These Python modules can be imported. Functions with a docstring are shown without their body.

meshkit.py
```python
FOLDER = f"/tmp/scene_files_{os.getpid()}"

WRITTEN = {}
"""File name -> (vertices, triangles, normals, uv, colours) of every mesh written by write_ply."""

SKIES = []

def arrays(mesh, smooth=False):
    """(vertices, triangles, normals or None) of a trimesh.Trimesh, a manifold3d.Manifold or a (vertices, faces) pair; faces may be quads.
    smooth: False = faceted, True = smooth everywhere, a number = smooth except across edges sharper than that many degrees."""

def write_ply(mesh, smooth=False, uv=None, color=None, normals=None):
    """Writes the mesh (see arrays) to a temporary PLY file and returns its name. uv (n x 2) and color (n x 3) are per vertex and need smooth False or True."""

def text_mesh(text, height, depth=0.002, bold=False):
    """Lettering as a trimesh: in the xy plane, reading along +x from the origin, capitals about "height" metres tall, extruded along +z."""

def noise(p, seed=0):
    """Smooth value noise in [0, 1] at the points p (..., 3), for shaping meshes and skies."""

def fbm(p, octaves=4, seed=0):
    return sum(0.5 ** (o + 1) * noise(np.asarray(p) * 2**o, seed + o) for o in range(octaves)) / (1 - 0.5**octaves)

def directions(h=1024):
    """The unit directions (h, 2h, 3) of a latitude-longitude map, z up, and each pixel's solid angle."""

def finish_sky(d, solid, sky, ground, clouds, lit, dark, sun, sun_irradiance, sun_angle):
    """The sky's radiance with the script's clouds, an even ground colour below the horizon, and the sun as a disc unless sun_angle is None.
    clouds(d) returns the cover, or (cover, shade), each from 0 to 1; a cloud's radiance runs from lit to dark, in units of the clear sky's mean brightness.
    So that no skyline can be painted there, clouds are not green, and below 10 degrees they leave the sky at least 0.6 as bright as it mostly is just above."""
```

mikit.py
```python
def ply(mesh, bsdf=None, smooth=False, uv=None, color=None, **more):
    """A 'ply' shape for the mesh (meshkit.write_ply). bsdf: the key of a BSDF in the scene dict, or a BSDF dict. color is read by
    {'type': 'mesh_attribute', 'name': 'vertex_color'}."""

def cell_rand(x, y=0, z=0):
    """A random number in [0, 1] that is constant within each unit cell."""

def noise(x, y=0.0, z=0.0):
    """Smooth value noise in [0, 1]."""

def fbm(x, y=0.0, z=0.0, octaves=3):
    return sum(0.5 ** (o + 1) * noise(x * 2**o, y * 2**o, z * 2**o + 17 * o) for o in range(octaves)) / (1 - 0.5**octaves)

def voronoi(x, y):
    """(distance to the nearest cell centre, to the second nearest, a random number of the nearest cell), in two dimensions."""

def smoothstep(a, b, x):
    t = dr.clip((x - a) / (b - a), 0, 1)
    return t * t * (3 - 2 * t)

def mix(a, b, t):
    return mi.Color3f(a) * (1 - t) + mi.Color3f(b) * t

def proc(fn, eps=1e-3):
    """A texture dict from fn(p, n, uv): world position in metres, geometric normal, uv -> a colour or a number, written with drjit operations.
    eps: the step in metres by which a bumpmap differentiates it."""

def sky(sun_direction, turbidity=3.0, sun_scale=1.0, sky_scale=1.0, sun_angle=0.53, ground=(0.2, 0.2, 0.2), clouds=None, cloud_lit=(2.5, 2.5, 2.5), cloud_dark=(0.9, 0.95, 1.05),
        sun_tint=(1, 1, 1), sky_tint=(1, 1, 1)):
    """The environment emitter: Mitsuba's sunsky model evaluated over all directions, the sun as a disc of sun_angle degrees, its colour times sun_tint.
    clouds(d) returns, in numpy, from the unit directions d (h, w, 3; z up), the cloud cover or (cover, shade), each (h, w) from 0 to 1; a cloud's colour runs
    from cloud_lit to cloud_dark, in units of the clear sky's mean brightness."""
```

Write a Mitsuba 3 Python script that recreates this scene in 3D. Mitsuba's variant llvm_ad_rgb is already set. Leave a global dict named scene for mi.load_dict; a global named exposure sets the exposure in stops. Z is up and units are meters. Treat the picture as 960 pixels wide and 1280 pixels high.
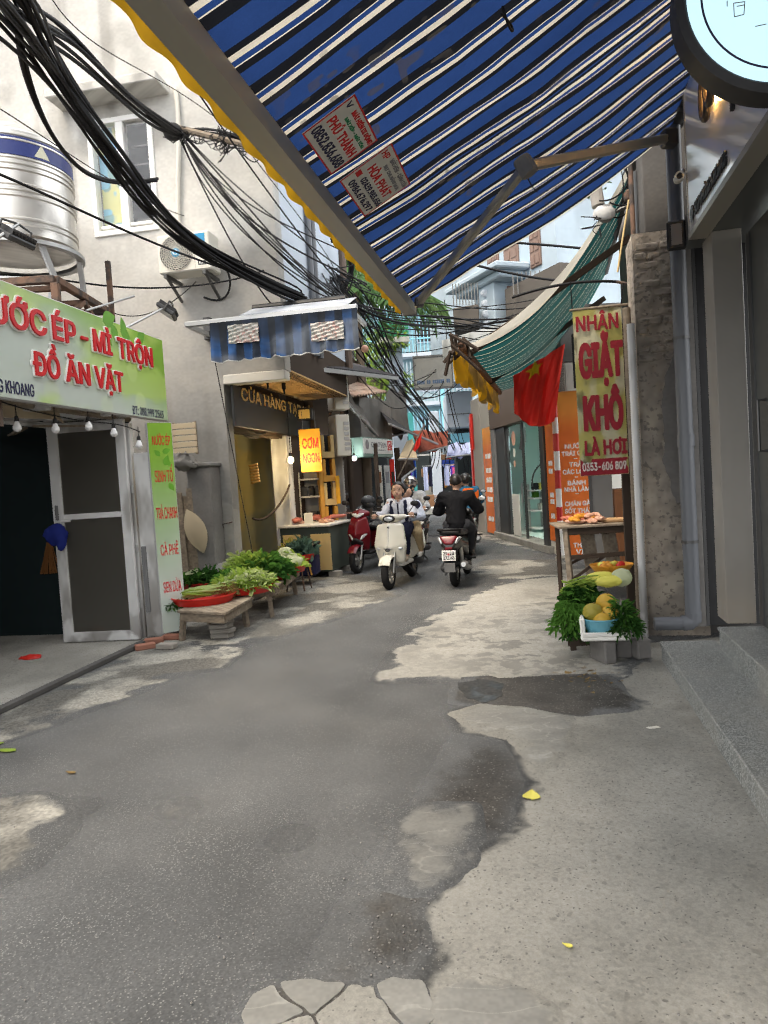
import math, random
import numpy as np, trimesh, manifold3d as m3, mitsuba as mi, drjit as dr
import mikit, meshkit
from mikit import noise, fbm, voronoi, cell_rand, smoothstep, mix, proc
from shapely.geometry import Polygon, Point, box as sbox
from shapely import affinity, union_all

random.seed(7)
rng = np.random.default_rng(11)
T4 = mi.ScalarTransform4f
scene, labels = {}, {}

# ------------------------------------------------------------------ camera, sky, exposure
F, CH, PITCH, ROLL = 900.0, 1.6, math.atan(43 / 900), 0.063
_f = np.array([0, math.cos(PITCH), -math.sin(PITCH)])
_r0, _u0 = np.array([1.0, 0, 0]), np.array([0, math.sin(PITCH), math.cos(PITCH)])
_R = math.cos(ROLL) * _r0 - math.sin(ROLL) * _u0
_U = math.sin(ROLL) * _r0 + math.cos(ROLL) * _u0
CAM = np.array([0, 0, CH])
scene['camera'] = {'type': 'perspective', 'fov': math.degrees(2 * math.atan(480 / F)), 'fov_axis': 'x',
                   'near_clip': 0.05, 'far_clip': 400.0,
                   'to_world': T4().look_at(origin=CAM.tolist(), target=(CAM + _f).tolist(), up=_U.tolist())}
scene['daylight'] = mikit.sky([-0.35, -0.45, 0.85], turbidity=3, sun_scale=0.16, sun_angle=24, ground=(0.16, 0.155, 0.145),
                              clouds=lambda d: (np.ones(d.shape[:2]), 0.15 + 0.5 * meshkit.fbm(d * np.array([2.2, 2.2, 4.0]), 4)),
                              cloud_lit=(2.3, 2.3, 2.3), cloud_dark=(1.5, 1.54, 1.6))
exposure = 3.95


def ray(x, y):
    return _f * F + (x - 480) * _R + (640 - y) * _U


def G(x, y, z=0.0):                       # a point of the place at height z, seen in the photograph at (x, y)
    d = ray(x, y)
    return CAM + d * ((z - CH) / d[2])


def Y(x, y, yy):                          # the same at the distance yy down the street
    d = ray(x, y)
    return CAM + d * (yy / d[1])


# ------------------------------------------------------------------ entries of the scene
used = {}


def numbered(name):
    n = used.get(name, 0)
    used[name] = n + 1
    return name if n == 0 else f'{name}_{n:03d}'


def thing(name, label, cat, group=None, kind=None):
    key = numbered(name)
    labels[key] = {'label': label}
    if cat: labels[key]['category'] = cat
    if group: labels[key]['group'] = group
    if kind: labels[key]['kind'] = kind
    return key


def add(name, mesh, bsdf, parent=None, label=None, cat=None, group=None, kind=None, smooth=False, uv=None, **more):
    key = numbered(name if parent is None else parent + '__' + name)
    if isinstance(mesh, MB): mesh = mesh.mesh()
    if isinstance(bsdf, str): bsdf = 'mat_' + bsdf
    scene[key] = mikit.ply(mesh, bsdf, smooth=smooth, uv=uv, **more)
    if label or kind:
        labels[key] = {}
        if label: labels[key]['label'] = label
        if cat: labels[key]['category'] = cat
        if group: labels[key]['group'] = group
        if kind: labels[key]['kind'] = kind
    return key


def structure(name, mesh, bsdf, label=None, **k):
    return add(name, mesh, bsdf, label=label, kind='structure', **k)


# ------------------------------------------------------------------ mesh building
def unit(v):
    v = np.asarray(v, float)
    return v / (np.linalg.norm(v) + 1e-12)


def v3(*a):
    return np.array(a, float)


CUBE_F = [(0, 2, 3), (0, 3, 1), (4, 5, 7), (4, 7, 6), (0, 1, 5), (0, 5, 4), (2, 6, 7), (2, 7, 3), (0, 4, 6), (0, 6, 2), (1, 3, 7), (1, 7, 5)]


def _chamfer_topology():
    pts = []
    for ax in range(3):
        for s in np.ndindex(2, 2, 2):
            q = np.array([2.0 * k - 1 for k in s])
            w = q * 0.8
            w[ax] = q[ax]
            pts.append(w)
    pts = np.array(pts)
    h = trimesh.convex.convex_hull(pts)
    idx = [int(np.argmin(np.linalg.norm(pts - v, axis=1))) for v in h.vertices]
    return pts, np.array([[idx[i] for i in f] for f in h.faces])


CH_P, CH_F = _chamfer_topology()


class MB:
    def __init__(self):
        self.v, self.f, self.n = [], [], 0

    def add(self, v, f):
        v = np.asarray(v, float)
        f = np.asarray(f, int)
        if f.shape[1] == 4: f = np.vstack([f[:, [0, 1, 2]], f[:, [0, 2, 3]]])
        self.v.append(v)
        self.f.append(f + self.n)
        self.n += len(v)
        return self

    def join(self, m):
        if isinstance(m, MB): m = m.mesh()
        return self.add(m.vertices, m.faces)

    def box(self, o, a, b, c, bevel=0.0):          # corner o, edges a, b, c
        o, a, b, c = (np.asarray(q, float) for q in (o, a, b, c))
        if np.dot(np.cross(a, b), c) < 0: a, o = -a, o + a
        if bevel <= 0:
            v = [o + i * a + j * b + k * c for k in (0, 1) for j in (0, 1) for i in (0, 1)]
            return self.add(v, CUBE_F)
        ctr = o + (a + b + c) / 2
        L = np.array([np.linalg.norm(q) for q in (a, b, c)])
        bv = min(bevel, L.min() * 0.4)
        E = np.array([unit(a), unit(b), unit(c)])
        sg = np.sign(CH_P)
        inner = np.abs(CH_P) < 0.9
        loc = sg * (L / 2 - bv * inner)
        return self.add(ctr + loc @ E, CH_F)

    def bar(self, p, q, w, h, up=(0, 0, 1), bevel=0.0):  # a square bar from p to q
        p, q = np.asarray(p, float), np.asarray(q, float)
        d = unit(q - p)
        s = np.cross(d, up)
        if np.linalg.norm(s) < 1e-6: s = np.cross(d, (1, 0, 0))
        s = unit(s)
        t = np.cross(s, d)
        return self.box(p - s * w / 2 - t * h / 2, q - p, s * w, t * h, bevel)

    def tube(self, pts, r, sides=8, cap=True):
        p = np.asarray(pts, float)
        r = np.broadcast_to(np.asarray(r, float), (len(p),))
        t = np.gradient(p, axis=0)
        t /= np.linalg.norm(t, axis=1, keepdims=True) + 1e-12
        a = np.zeros_like(p)
        ref = np.array([0, 0, 1.0]) if abs(t[0][2]) < 0.9 else np.array([1.0, 0, 0])
        prev = unit(np.cross(t[0], ref))
        for i in range(len(p)):
            prev = unit(prev - t[i] * np.dot(prev, t[i]))
            a[i] = prev
        b = np.cross(t, a)
        g = np.arange(sides) * 2 * np.pi / sides
        v = p[:, None] + r[:, None, None] * (np.cos(g)[None, :, None] * a[:, None] + np.sin(g)[None, :, None] * b[:, None])
        n = len(p)
        f = [(i * sides + j, i * sides + (j + 1) % sides, (i + 1) * sides + (j + 1) % sides, (i + 1) * sides + j) for i in range(n - 1) for j in range(sides)]
        V = v.reshape(-1, 3)
        F_ = np.array(f)
        F_ = np.vstack([F_[:, [0, 1, 2]], F_[:, [0, 2, 3]]])
        if cap:
            V = np.vstack([V, p[0], p[-1]])
            c0, c1 = n * sides, n * sides + 1
            e = [(c0, (j + 1) % sides, j) for j in range(sides)] + [(c1, (n - 1) * sides + j, (n - 1) * sides + (j + 1) % sides) for j in range(sides)]
            F_ = np.vstack([F_, e])
        return self.add(V, F_)

    def lathe(self, prof, o, axis=(0, 0, 1), sides=24, sx=1.0):   # prof: (radius, height)
        o, ax = np.asarray(o, float), unit(axis)
        a = unit(np.cross(ax, (0, 1, 0) if abs(ax[1]) < 0.9 else (1, 0, 0)))
        b = np.cross(ax, a)
        g = np.arange(sides) * 2 * np.pi / sides
        V = np.array([o + ax * h + rr * (np.cos(q) * a * sx + np.sin(q) * b) for rr, h in prof for q in g])
        n = len(prof)
        f = [(i * sides + j, i * sides + (j + 1) % sides, (i + 1) * sides + (j + 1) % sides, (i + 1) * sides + j) for i in range(n - 1) for j in range(sides)]
        return self.add(V, f)

    def grid(self, P):                               # P: (n, m, 3)
        n, m = P.shape[:2]
        f = [(i * m + j, i * m + j + 1, (i + 1) * m + j + 1, (i + 1) * m + j) for i in range(n - 1) for j in range(m - 1)]
        return self.add(P.reshape(-1, 3), f)

    def ell(self, c, r, axes=None, sub=2):
        s = ICO[sub]
        v = s.vertices * np.asarray(r)
        if axes is not None: v = v @ np.asarray(axes)
        return self.add(v + np.asarray(c), s.faces)

    def mesh(self):
        return trimesh.Trimesh(np.vstack(self.v), np.vstack(self.f), process=False)


ICO = {k: trimesh.creation.icosphere(subdivisions=k) for k in (1, 2, 3)}


def poly_prism(poly, h):
    gs = getattr(poly, 'geoms', [poly])
    return trimesh.util.concatenate([trimesh.creation.extrude_polygon(g, h, engine='earcut') for g in gs if g.area > 1e-9])


_tp = {}


def text_poly(text, bold=True):
    """the lettering as a shapely polygon, capitals 1 high"""
    if (text, bold) not in _tp:
        m = meshkit.text_mesh(text, 1.0, 0.02, bold=bold)
        v, f = np.asarray(m.vertices), np.asarray(m.faces)
        import shapely
        top = shapely.polygons(v[f[(v[f][..., 2] > 0.019).all(1)]][..., :2])
        _tp[text, bold] = shapely.coverage_union_all(top[shapely.area(top) > 1e-8]).buffer(0.003, quad_segs=2).buffer(-0.003, quad_segs=2)
    return _tp[text, bold]


class Frame:
    """an upright plane: origin o, u along U (level), v = height, d along the normal N (towards who reads it)"""

    def __init__(self, o, U):
        self.o = np.array([o[0], o[1], 0.0])
        self.U = unit([U[0], U[1], 0])
        self.Z = v3(0, 0, 1)
        self.N = v3(self.U[1], -self.U[0], 0)

    def P(self, u, v, d=0.0):
        return self.o + self.U * u + self.Z * v + self.N * d

    def px(self, x, y, d=0.0):
        r = ray(x, y)
        k = ((self.o + self.N * d - CAM) @ self.N) / (r @ self.N)
        q = CAM + r * k
        return float((q - self.o) @ self.U), float(q[2])

    def box(self, mb, u0, u1, v0, v1, d0, d1, bevel=0.0):
        return mb.box(self.P(u0, v0, d0), self.U * (u1 - u0), self.Z * (v1 - v0), self.N * (d1 - d0), bevel)

    def flat(self, mesh, u=0, v=0, d=0.0, tilt=0.0):
        """a mesh of the xy plane set upright on this plane"""
        m = mesh.copy()
        q = np.asarray(m.vertices)
        c, s = math.cos(tilt), math.sin(tilt)
        x, y = c * q[:, 0] - s * q[:, 1], s * q[:, 0] + c * q[:, 1]
        m.vertices = self.o + np.outer(x + u, self.U) + np.outer(y + v, self.Z) + np.outer(q[:, 2] + d, self.N)
        return m

    def text(self, s, u0, u1, vb, cap, d, depth=0.003, grow=0.0, tilt=0.0, bold=True):
        """lettering from u0 to u1 on the base line vb, capitals cap high"""
        p = text_poly(s, bold)
        a, b, c, e = p.bounds
        sx = (u1 - u0) / (c - a)
        p = affinity.affine_transform(p, [sx, 0, 0, cap, u0 - a * sx, vb])
        if grow: p = p.buffer(grow, join_style=1)
        p = p.simplify(min(abs(sx), abs(cap)) * 0.012)
        if tilt: p = affinity.rotate(p, math.degrees(tilt), origin=(u0, vb))
        return self.flat(poly_prism(p, depth), 0, 0, d)

    def sheet(self, u0, u1, v0, v1, d, nu=2, nv=2, fn=None):
        """(mesh, uv) of a sheet; uv.x in metres, uv.y from 0 to 1; fn(s, t) moves it along the normal"""
        s, t = np.meshgrid(np.linspace(0, 1, nu), np.linspace(0, 1, nv), indexing='ij')
        off = d + (fn(s, t) if fn is not None else 0 * s)
        P = self.o + (u0 + (u1 - u0) * s)[..., None] * self.U + (v0 + (v1 - v0) * t)[..., None] * self.Z + off[..., None] * self.N
        return MB().grid(P).mesh(), np.c_[(s * (u1 - u0)).ravel(), t.ravel()]

    def box1(self, name, u0, u1, v0, v1, d0, d1, mat, parent=None, bevel=0.0, **k):
        return add(name, self.box(MB(), u0, u1, v0, v1, d0, d1, bevel), mat, parent, **k)


class Plane3(Frame):
    """a plane in any position: origin, u and v axes; d along their cross product"""

    def __init__(self, o, U, V):
        self.o, self.U, self.Z = np.asarray(o, float), unit(U), unit(V)
        self.N = np.cross(self.U, self.Z)

    def px(self, x, y, d=0.0):
        r = ray(x, y)
        k = ((self.o + self.N * d - CAM) @ self.N) / (r @ self.N)
        q = CAM + r * k - self.o
        return float(q @ self.U), float(q @ self.Z)


def spline(pts, n=24):
    from scipy.interpolate import PchipInterpolator, CubicSpline
    p = np.asarray(pts, float)
    t = np.concatenate([[0], np.cumsum(np.linalg.norm(np.diff(p, axis=0), axis=1))])
    return CubicSpline(t, p)(np.linspace(0, t[-1], n)) if len(p) > 2 else np.linspace(p[0], p[1], n)


def sag(p, q, drop, n=14):
    p, q = np.asarray(p, float), np.asarray(q, float)
    t = np.linspace(0, 1, n)[:, None]
    r = p * (1 - t) + q * t
    r[:, 2] -= drop * 4 * (t * (1 - t))[:, 0]
    return r


def hull_union(chains, length=0.03, smooth=6, seg=14):
    """rounded bodies: every chain is a list of (point, radius), neighbours hulled and all joined"""
    parts = []
    for ch in chains:
        for (p, r), (q, s) in zip(ch[:-1], ch[1:]):
            a = m3.Manifold.sphere(r, seg).translate(tuple(map(float, p)))
            b = m3.Manifold.sphere(s, seg).translate(tuple(map(float, q)))
            parts.append(m3.Manifold.batch_hull([a, b]))
    u = m3.Manifold.batch_boolean(parts, m3.OpType.Add).refine_to_length(length)
    m = u.to_mesh()
    t = trimesh.Trimesh(np.array(m.vert_properties[:, :3]), np.array(m.tri_verts), process=True)
    if smooth: trimesh.smoothing.filter_taubin(t, lamb=0.5, nu=0.52, iterations=smooth)
    return t


def hull(pts, seg=12, length=0.05, smooth=2):
    """one rounded convex body round the spheres (x, y, z, r)"""
    u = m3.Manifold.batch_hull([m3.Manifold.sphere(r, seg).translate((float(x), float(y), float(z))) for x, y, z, r in pts])
    m = u.refine_to_length(length).to_mesh()
    t = trimesh.Trimesh(np.array(m.vert_properties[:, :3]), np.array(m.tri_verts), process=True)
    if smooth: trimesh.smoothing.filter_taubin(t, lamb=0.5, nu=0.52, iterations=smooth)
    return t


def ground_sheet(px, z, jag=0.03, step=0.08, seed=0, scale=6.0):
    """a flat sheet on the ground with a worn, uneven outline through the points (x, y)"""
    P = np.array([q[:2] for q in px])
    out = []
    for a, b in zip(P, np.roll(P, -1, 0)):
        n = max(1, int(np.linalg.norm(b - a) / step))
        out += [a + (b - a) * k / n for k in range(n)]
    out = np.array(out)
    q = np.c_[out * scale, np.full(len(out), seed * 7.3)]
    off = np.c_[meshkit.fbm(q, 4, seed), meshkit.fbm(q + 31.7, 4, seed + 9)] - 0.5
    pl = Polygon(out + off * 2 * jag).buffer(0)
    m = poly_prism(pl, 0.003)
    m.apply_translation([0, 0, z - 0.003])
    return m


def blend_sheet(name, pts, z, mat_, label=None, seed=0, grow=0.16, step=0.09):
    """a sheet on the ground whose uv.x is the distance (m) from its rim: the material wears into the asphalt there"""
    from scipy.spatial import Delaunay
    pl = Polygon([tuple(q[:2]) for q in pts]).buffer(0).buffer(grow, quad_segs=3)
    ring = pl.exterior.segmentize(step)
    rim = np.array(ring.coords)[:-1]
    x0, y0, x1, y1 = pl.bounds
    r_ = np.random.default_rng(seed)
    gx, gy = np.meshgrid(np.arange(x0, x1, step), np.arange(y0, y1, step))
    g = np.c_[gx.ravel(), gy.ravel()] + r_.uniform(-.2, .2, (gx.size, 2)) * step
    from shapely import contains_xy, points, distance
    ins = contains_xy(pl.buffer(-step * .5), g[:, 0], g[:, 1])
    g = g[ins]
    V = np.vstack([rim, g])
    tri = Delaunay(V).simplices
    c = V[tri].mean(1)
    tri = tri[contains_xy(pl, c[:, 0], c[:, 1])]
    a = V[tri]
    flip = np.cross(a[:, 1] - a[:, 0], a[:, 2] - a[:, 0]) < 0
    tri[flip] = tri[flip][:, ::-1]
    dd = distance(points(V), pl.exterior)
    dd[:len(rim)] = 0
    m = trimesh.Trimesh(np.c_[V, 0.0004 + (z - 0.0004) * np.clip(dd / 0.05, 0, 1)], tri, process=False)
    return structure(name, m, mat_, label, uv=np.c_[dd, np.zeros(len(dd))], smooth=True)


# ------------------------------------------------------------------ materials
def lin(r, g, b, k=1.0):
    return [float(k * (((c / 255) / 12.92) if c < 11 else (((c / 255) + 0.055) / 1.055) ** 2.4)) for c in (r, g, b)]


def _tex(c):
    return proc(c) if callable(c) else {'type': 'rgb', 'value': [float(x) for x in c]}


def mat(name, col, rough=0.7, metal=0.0, spec=0.4, bump=None, scale=0.01, two=True, **k):
    b = {'type': 'principled', 'base_color': _tex(col), 'roughness': proc(rough) if callable(rough) else float(rough), 'metallic': float(metal), 'specular': float(spec), **k}
    if bump is not None: b = {'type': 'bumpmap', 'tex': proc(bump, eps=0.002), 'scale': float(scale), 'nested': b}
    scene['mat_' + name] = {'type': 'twosided', 'bsdf': b} if two else b
    return name


def thin(name, col, trans=0.6, rough=0.7):
    scene['mat_' + name] = {'type': 'principledthin', 'base_color': _tex(col), 'roughness': rough, 'diff_trans': float(trans), 'spec_trans': 0.0}


C3 = mi.Color3f


def asphalt(p, n, uv):
    a, b, w = voronoi(p.x * 115, p.y * 115)
    big = fbm(p.x * 0.5, p.y * 0.5, 3.0)
    wear = fbm(p.x * 2.5, p.y * 2.5, 9.0)
    grain = noise(p.x * 160, p.y * 160)
    t = smoothstep(0.70, 0.95, w) * smoothstep(0.50, 0.22, a)
    base = mix(C3(0.105, 0.107, 0.107), C3(0.076, 0.078, 0.079), smoothstep(0.35, 0.65, big))
    base = base * (0.75 + 0.5 * wear) * (0.8 + 0.4 * grain)
    dust = smoothstep(0.52, 0.8, fbm(p.x * 0.9 + 5, p.y * 0.9, 4.0, 4))
    base = mix(base, C3(0.145, 0.142, 0.133), dust * 0.28)
    oil = smoothstep(0.62, 0.85, fbm(p.x * 1.3 + 11, p.y * 0.8, 6.0, 4))
    base = mix(base, C3(0.052, 0.052, 0.052), oil * 0.45)
    rx = p.x * 0.985 - p.y * 0.17
    track = smoothstep(0.30, 0.0, dr.abs(rx + 1.15)) + smoothstep(0.30, 0.0, dr.abs(rx + 0.15))
    base = base * (1 - 0.14 * track)
    return mix(base, C3(0.30, 0.30, 0.285), t * (0.2 + 0.8 * noise(p.x * 5, p.y * 5)) * 0.6)


def asphalt_bump(p, n, uv):
    a, b, w = voronoi(p.x * 70, p.y * 70)
    return noise(p.x * 130, p.y * 130) * 0.6 + w * smoothstep(0.5, 0.1, a) * 0.6


def wet_asphalt(p, n, uv):
    a, b, w = voronoi(p.x * 70, p.y * 70)
    t = smoothstep(0.84, 0.95, w) * smoothstep(0.42, 0.26, a)
    m = fbm(p.x * 3, p.y * 3, 1.0)
    base = mix(C3(0.034, 0.031, 0.027), C3(0.06, 0.055, 0.048), smoothstep(0.35, 0.65, m)) * (0.7 + 0.6 * noise(p.x * 120, p.y * 120))
    return mix(base, C3(0.17, 0.165, 0.15), t * 0.7)


def concrete(p, n, uv):
    m = fbm(p.x * 0.9, p.y * 0.9, 5.0)
    s = fbm(p.x * 5, p.y * 5, 2.0, 4)
    g = noise(p.x * 85, p.y * 85) * 0.55 + noise(p.x * 230, p.y * 230) * 0.45
    c = mix(C3(0.205, 0.199, 0.178), C3(0.285, 0.276, 0.248), smoothstep(0.3, 0.7, m)) * (0.82 + 0.36 * s) * (0.80 + 0.40 * g)
    wx, wy = p.x + 0.03 * noise(p.x * 21, p.y * 21), p.y + 0.03 * noise(p.x * 19, p.y * 23, 4.0)
    d1, d2, cr = voronoi(wx * 17, wy * 17)
    pit = smoothstep(0.24, 0.12, d1) * smoothstep(0.62, 0.8, cr) * smoothstep(0.35, 0.65, noise(p.x * 2.2, p.y * 2.2, 8.0))
    d3, d4, cr2 = voronoi(wx * 60, wy * 60)
    pit = dr.maximum(pit * 0.5, smoothstep(0.3, 0.15, d3) * smoothstep(0.80, 0.92, cr2))
    st = smoothstep(0.60, 0.78, fbm(p.x * 1.6 + 3, p.y * 1.1, 7.0, 4))
    c = mix(c, C3(0.125, 0.115, 0.098), st * 0.55)
    return mix(c, C3(0.09, 0.085, 0.075), pit * 0.65)


def concrete_bump(p, n, uv):
    return noise(p.x * 60, p.y * 60) + 0.6 * noise(p.x * 160, p.y * 160) + 2.5 * fbm(p.x * 6, p.y * 6)


def worn_concrete(p, n, uv):
    c = concrete(p, n, uv)
    rx, ry = p.x * 0.8 + p.y * 0.6, p.y * 0.8 - p.x * 0.6
    w = fbm(rx * 9 + 1.5 * noise(p.x * 7, p.y * 7), ry * 8, 3.0, 4)
    edge = smoothstep(0.35, 0.70, fbm(p.x * 0.9, p.y * 0.7, 2.0))
    f = fbm(rx * 38, ry * 30, 7.0, 3)
    pat = smoothstep(0.47, 0.60, w * 0.7 + f * 0.3) * edge
    c = mix(c, C3(0.335, 0.325, 0.295), 0.40) * (0.80 + 0.4 * f)
    return mix(c, C3(0.125, 0.122, 0.114), pat * (0.45 + 0.45 * f))


def skim(p, n, uv):
    s = fbm(p.x * 3, p.y * 9, 2.0, 4)
    ridge = smoothstep(0.47, 0.5, fbm(p.x * 4, p.y * 11, 6.0)) * smoothstep(0.53, 0.5, fbm(p.x * 4, p.y * 11, 6.0))
    return C3(0.232, 0.228, 0.210) * (0.70 + 0.48 * s + 0.22 * ridge) * (0.85 + 0.3 * fbm(p.x * 1.7, p.y * 1.7, 9.0)) * (0.92 + 0.16 * noise(p.x * 90, p.y * 90))


def dirt(p, n, uv):
    m = fbm(p.x * 2.2, p.y * 2.2, 5.0, 4)
    c = mix(C3(0.115, 0.111, 0.10), C3(0.265, 0.256, 0.228), smoothstep(0.38, 0.62, m))
    return c * (0.75 + 0.5 * noise(p.x * 70, p.y * 70))


def plaster(p, n, uv):
    h = p.x * 0.9 + p.y
    m = fbm(h * 0.8, p.z * 0.8, 1.0, 4)
    big = fbm(h * 0.35 + 9, p.z * 0.3, 6.0)
    run = fbm(h * 4.0, p.z * 0.35, 2.0, 4)
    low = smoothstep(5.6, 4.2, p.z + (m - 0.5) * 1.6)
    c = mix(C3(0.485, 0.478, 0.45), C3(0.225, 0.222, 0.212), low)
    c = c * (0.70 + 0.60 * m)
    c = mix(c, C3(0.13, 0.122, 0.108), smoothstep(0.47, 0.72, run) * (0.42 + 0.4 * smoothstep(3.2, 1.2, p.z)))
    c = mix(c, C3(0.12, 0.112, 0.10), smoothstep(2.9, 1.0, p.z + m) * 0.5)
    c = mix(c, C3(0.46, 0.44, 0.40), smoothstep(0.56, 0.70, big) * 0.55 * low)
    c = mix(c, C3(0.20, 0.19, 0.17), smoothstep(0.58, 0.75, fbm(h * 1.4, p.z * 1.1, 11.0, 4)) * 0.5)
    c = mix(c, C3(0.36, 0.345, 0.31), smoothstep(0.57, 0.64, fbm(h * 2.6, p.z * 2.6, 21.0, 4)) * 0.35 * low)
    return c * (0.94 + 0.12 * noise(h * 40, p.z * 40))


def plaster_bump(p, n, uv):
    h = p.x + p.y
    return fbm(h * 7, p.z * 7, 1.0, 4) * 2 + noise(h * 45, p.z * 45) * 0.3


def mortar(p, n, uv):
    h = p.x + 0.3 * p.y
    m = fbm(h * 3, p.z * 2.2, 4.0, 4)
    fine = fbm(h * 14, p.z * 14, 2.0)
    c = mix(C3(0.32, 0.275, 0.225), C3(0.235, 0.21, 0.18), smoothstep(0.4, 0.62, m)) * (0.72 + 0.56 * fine)
    c = mix(c, C3(0.40, 0.36, 0.29), smoothstep(0.6, 0.75, fbm(h * 5 + 4, p.z * 4, 8.0)) * 0.6)
    drip = smoothstep(0.5, 0.75, fbm(h * 7, p.z * 0.7, 13.0, 4))
    c = mix(c, C3(0.10, 0.09, 0.08), drip * 0.55)
    return mix(c, C3(0.10, 0.09, 0.078), smoothstep(0.60, 0.72, fbm(h * 34, p.z * 34, 5.0, 3)) * 0.6)


def mortar_bump(p, n, uv):
    h = p.x + 0.3 * p.y
    return 2.2 * fbm(h * 9, p.z * 9, 2.0, 4) + noise(h * 60, p.z * 60) * 0.4


def cement(p, n, uv):
    h = p.x + p.y
    return C3(0.165, 0.157, 0.148) * (0.65 + 0.7 * fbm(h * 2.5, p.z * 2.5, 3.0, 4)) * (0.93 + 0.14 * noise(h * 60, p.z * 60))


def terrazzo(p, n, uv):
    a, b, w = voronoi((p.x + p.z * 0.7) * 150, (p.y + p.z * 0.7) * 150)
    c = mix(C3(0.11, 0.12, 0.12), C3(0.31, 0.325, 0.32), smoothstep(0.2, 0.9, w))
    c = mix(c, C3(0.42, 0.43, 0.41), smoothstep(0.88, 0.95, w))
    dust = fbm(p.x * 2, p.y * 2, 1.0, 4)
    return mix(c, C3(0.27, 0.262, 0.235), 0.25 + 0.45 * smoothstep(0.42, 0.7, dust))


def marble(p, n, uv):
    h = p.x + p.y
    m = fbm(h * 3, p.z * 1.6, 2.0, 4)
    d = smoothstep(0.9, 0.33, p.z) * fbm(h * 6, p.z * 5, 3.0)
    return mix(C3(0.275, 0.258, 0.23) * (0.82 + 0.36 * m), C3(0.28, 0.22, 0.15), d * 0.8)


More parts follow.
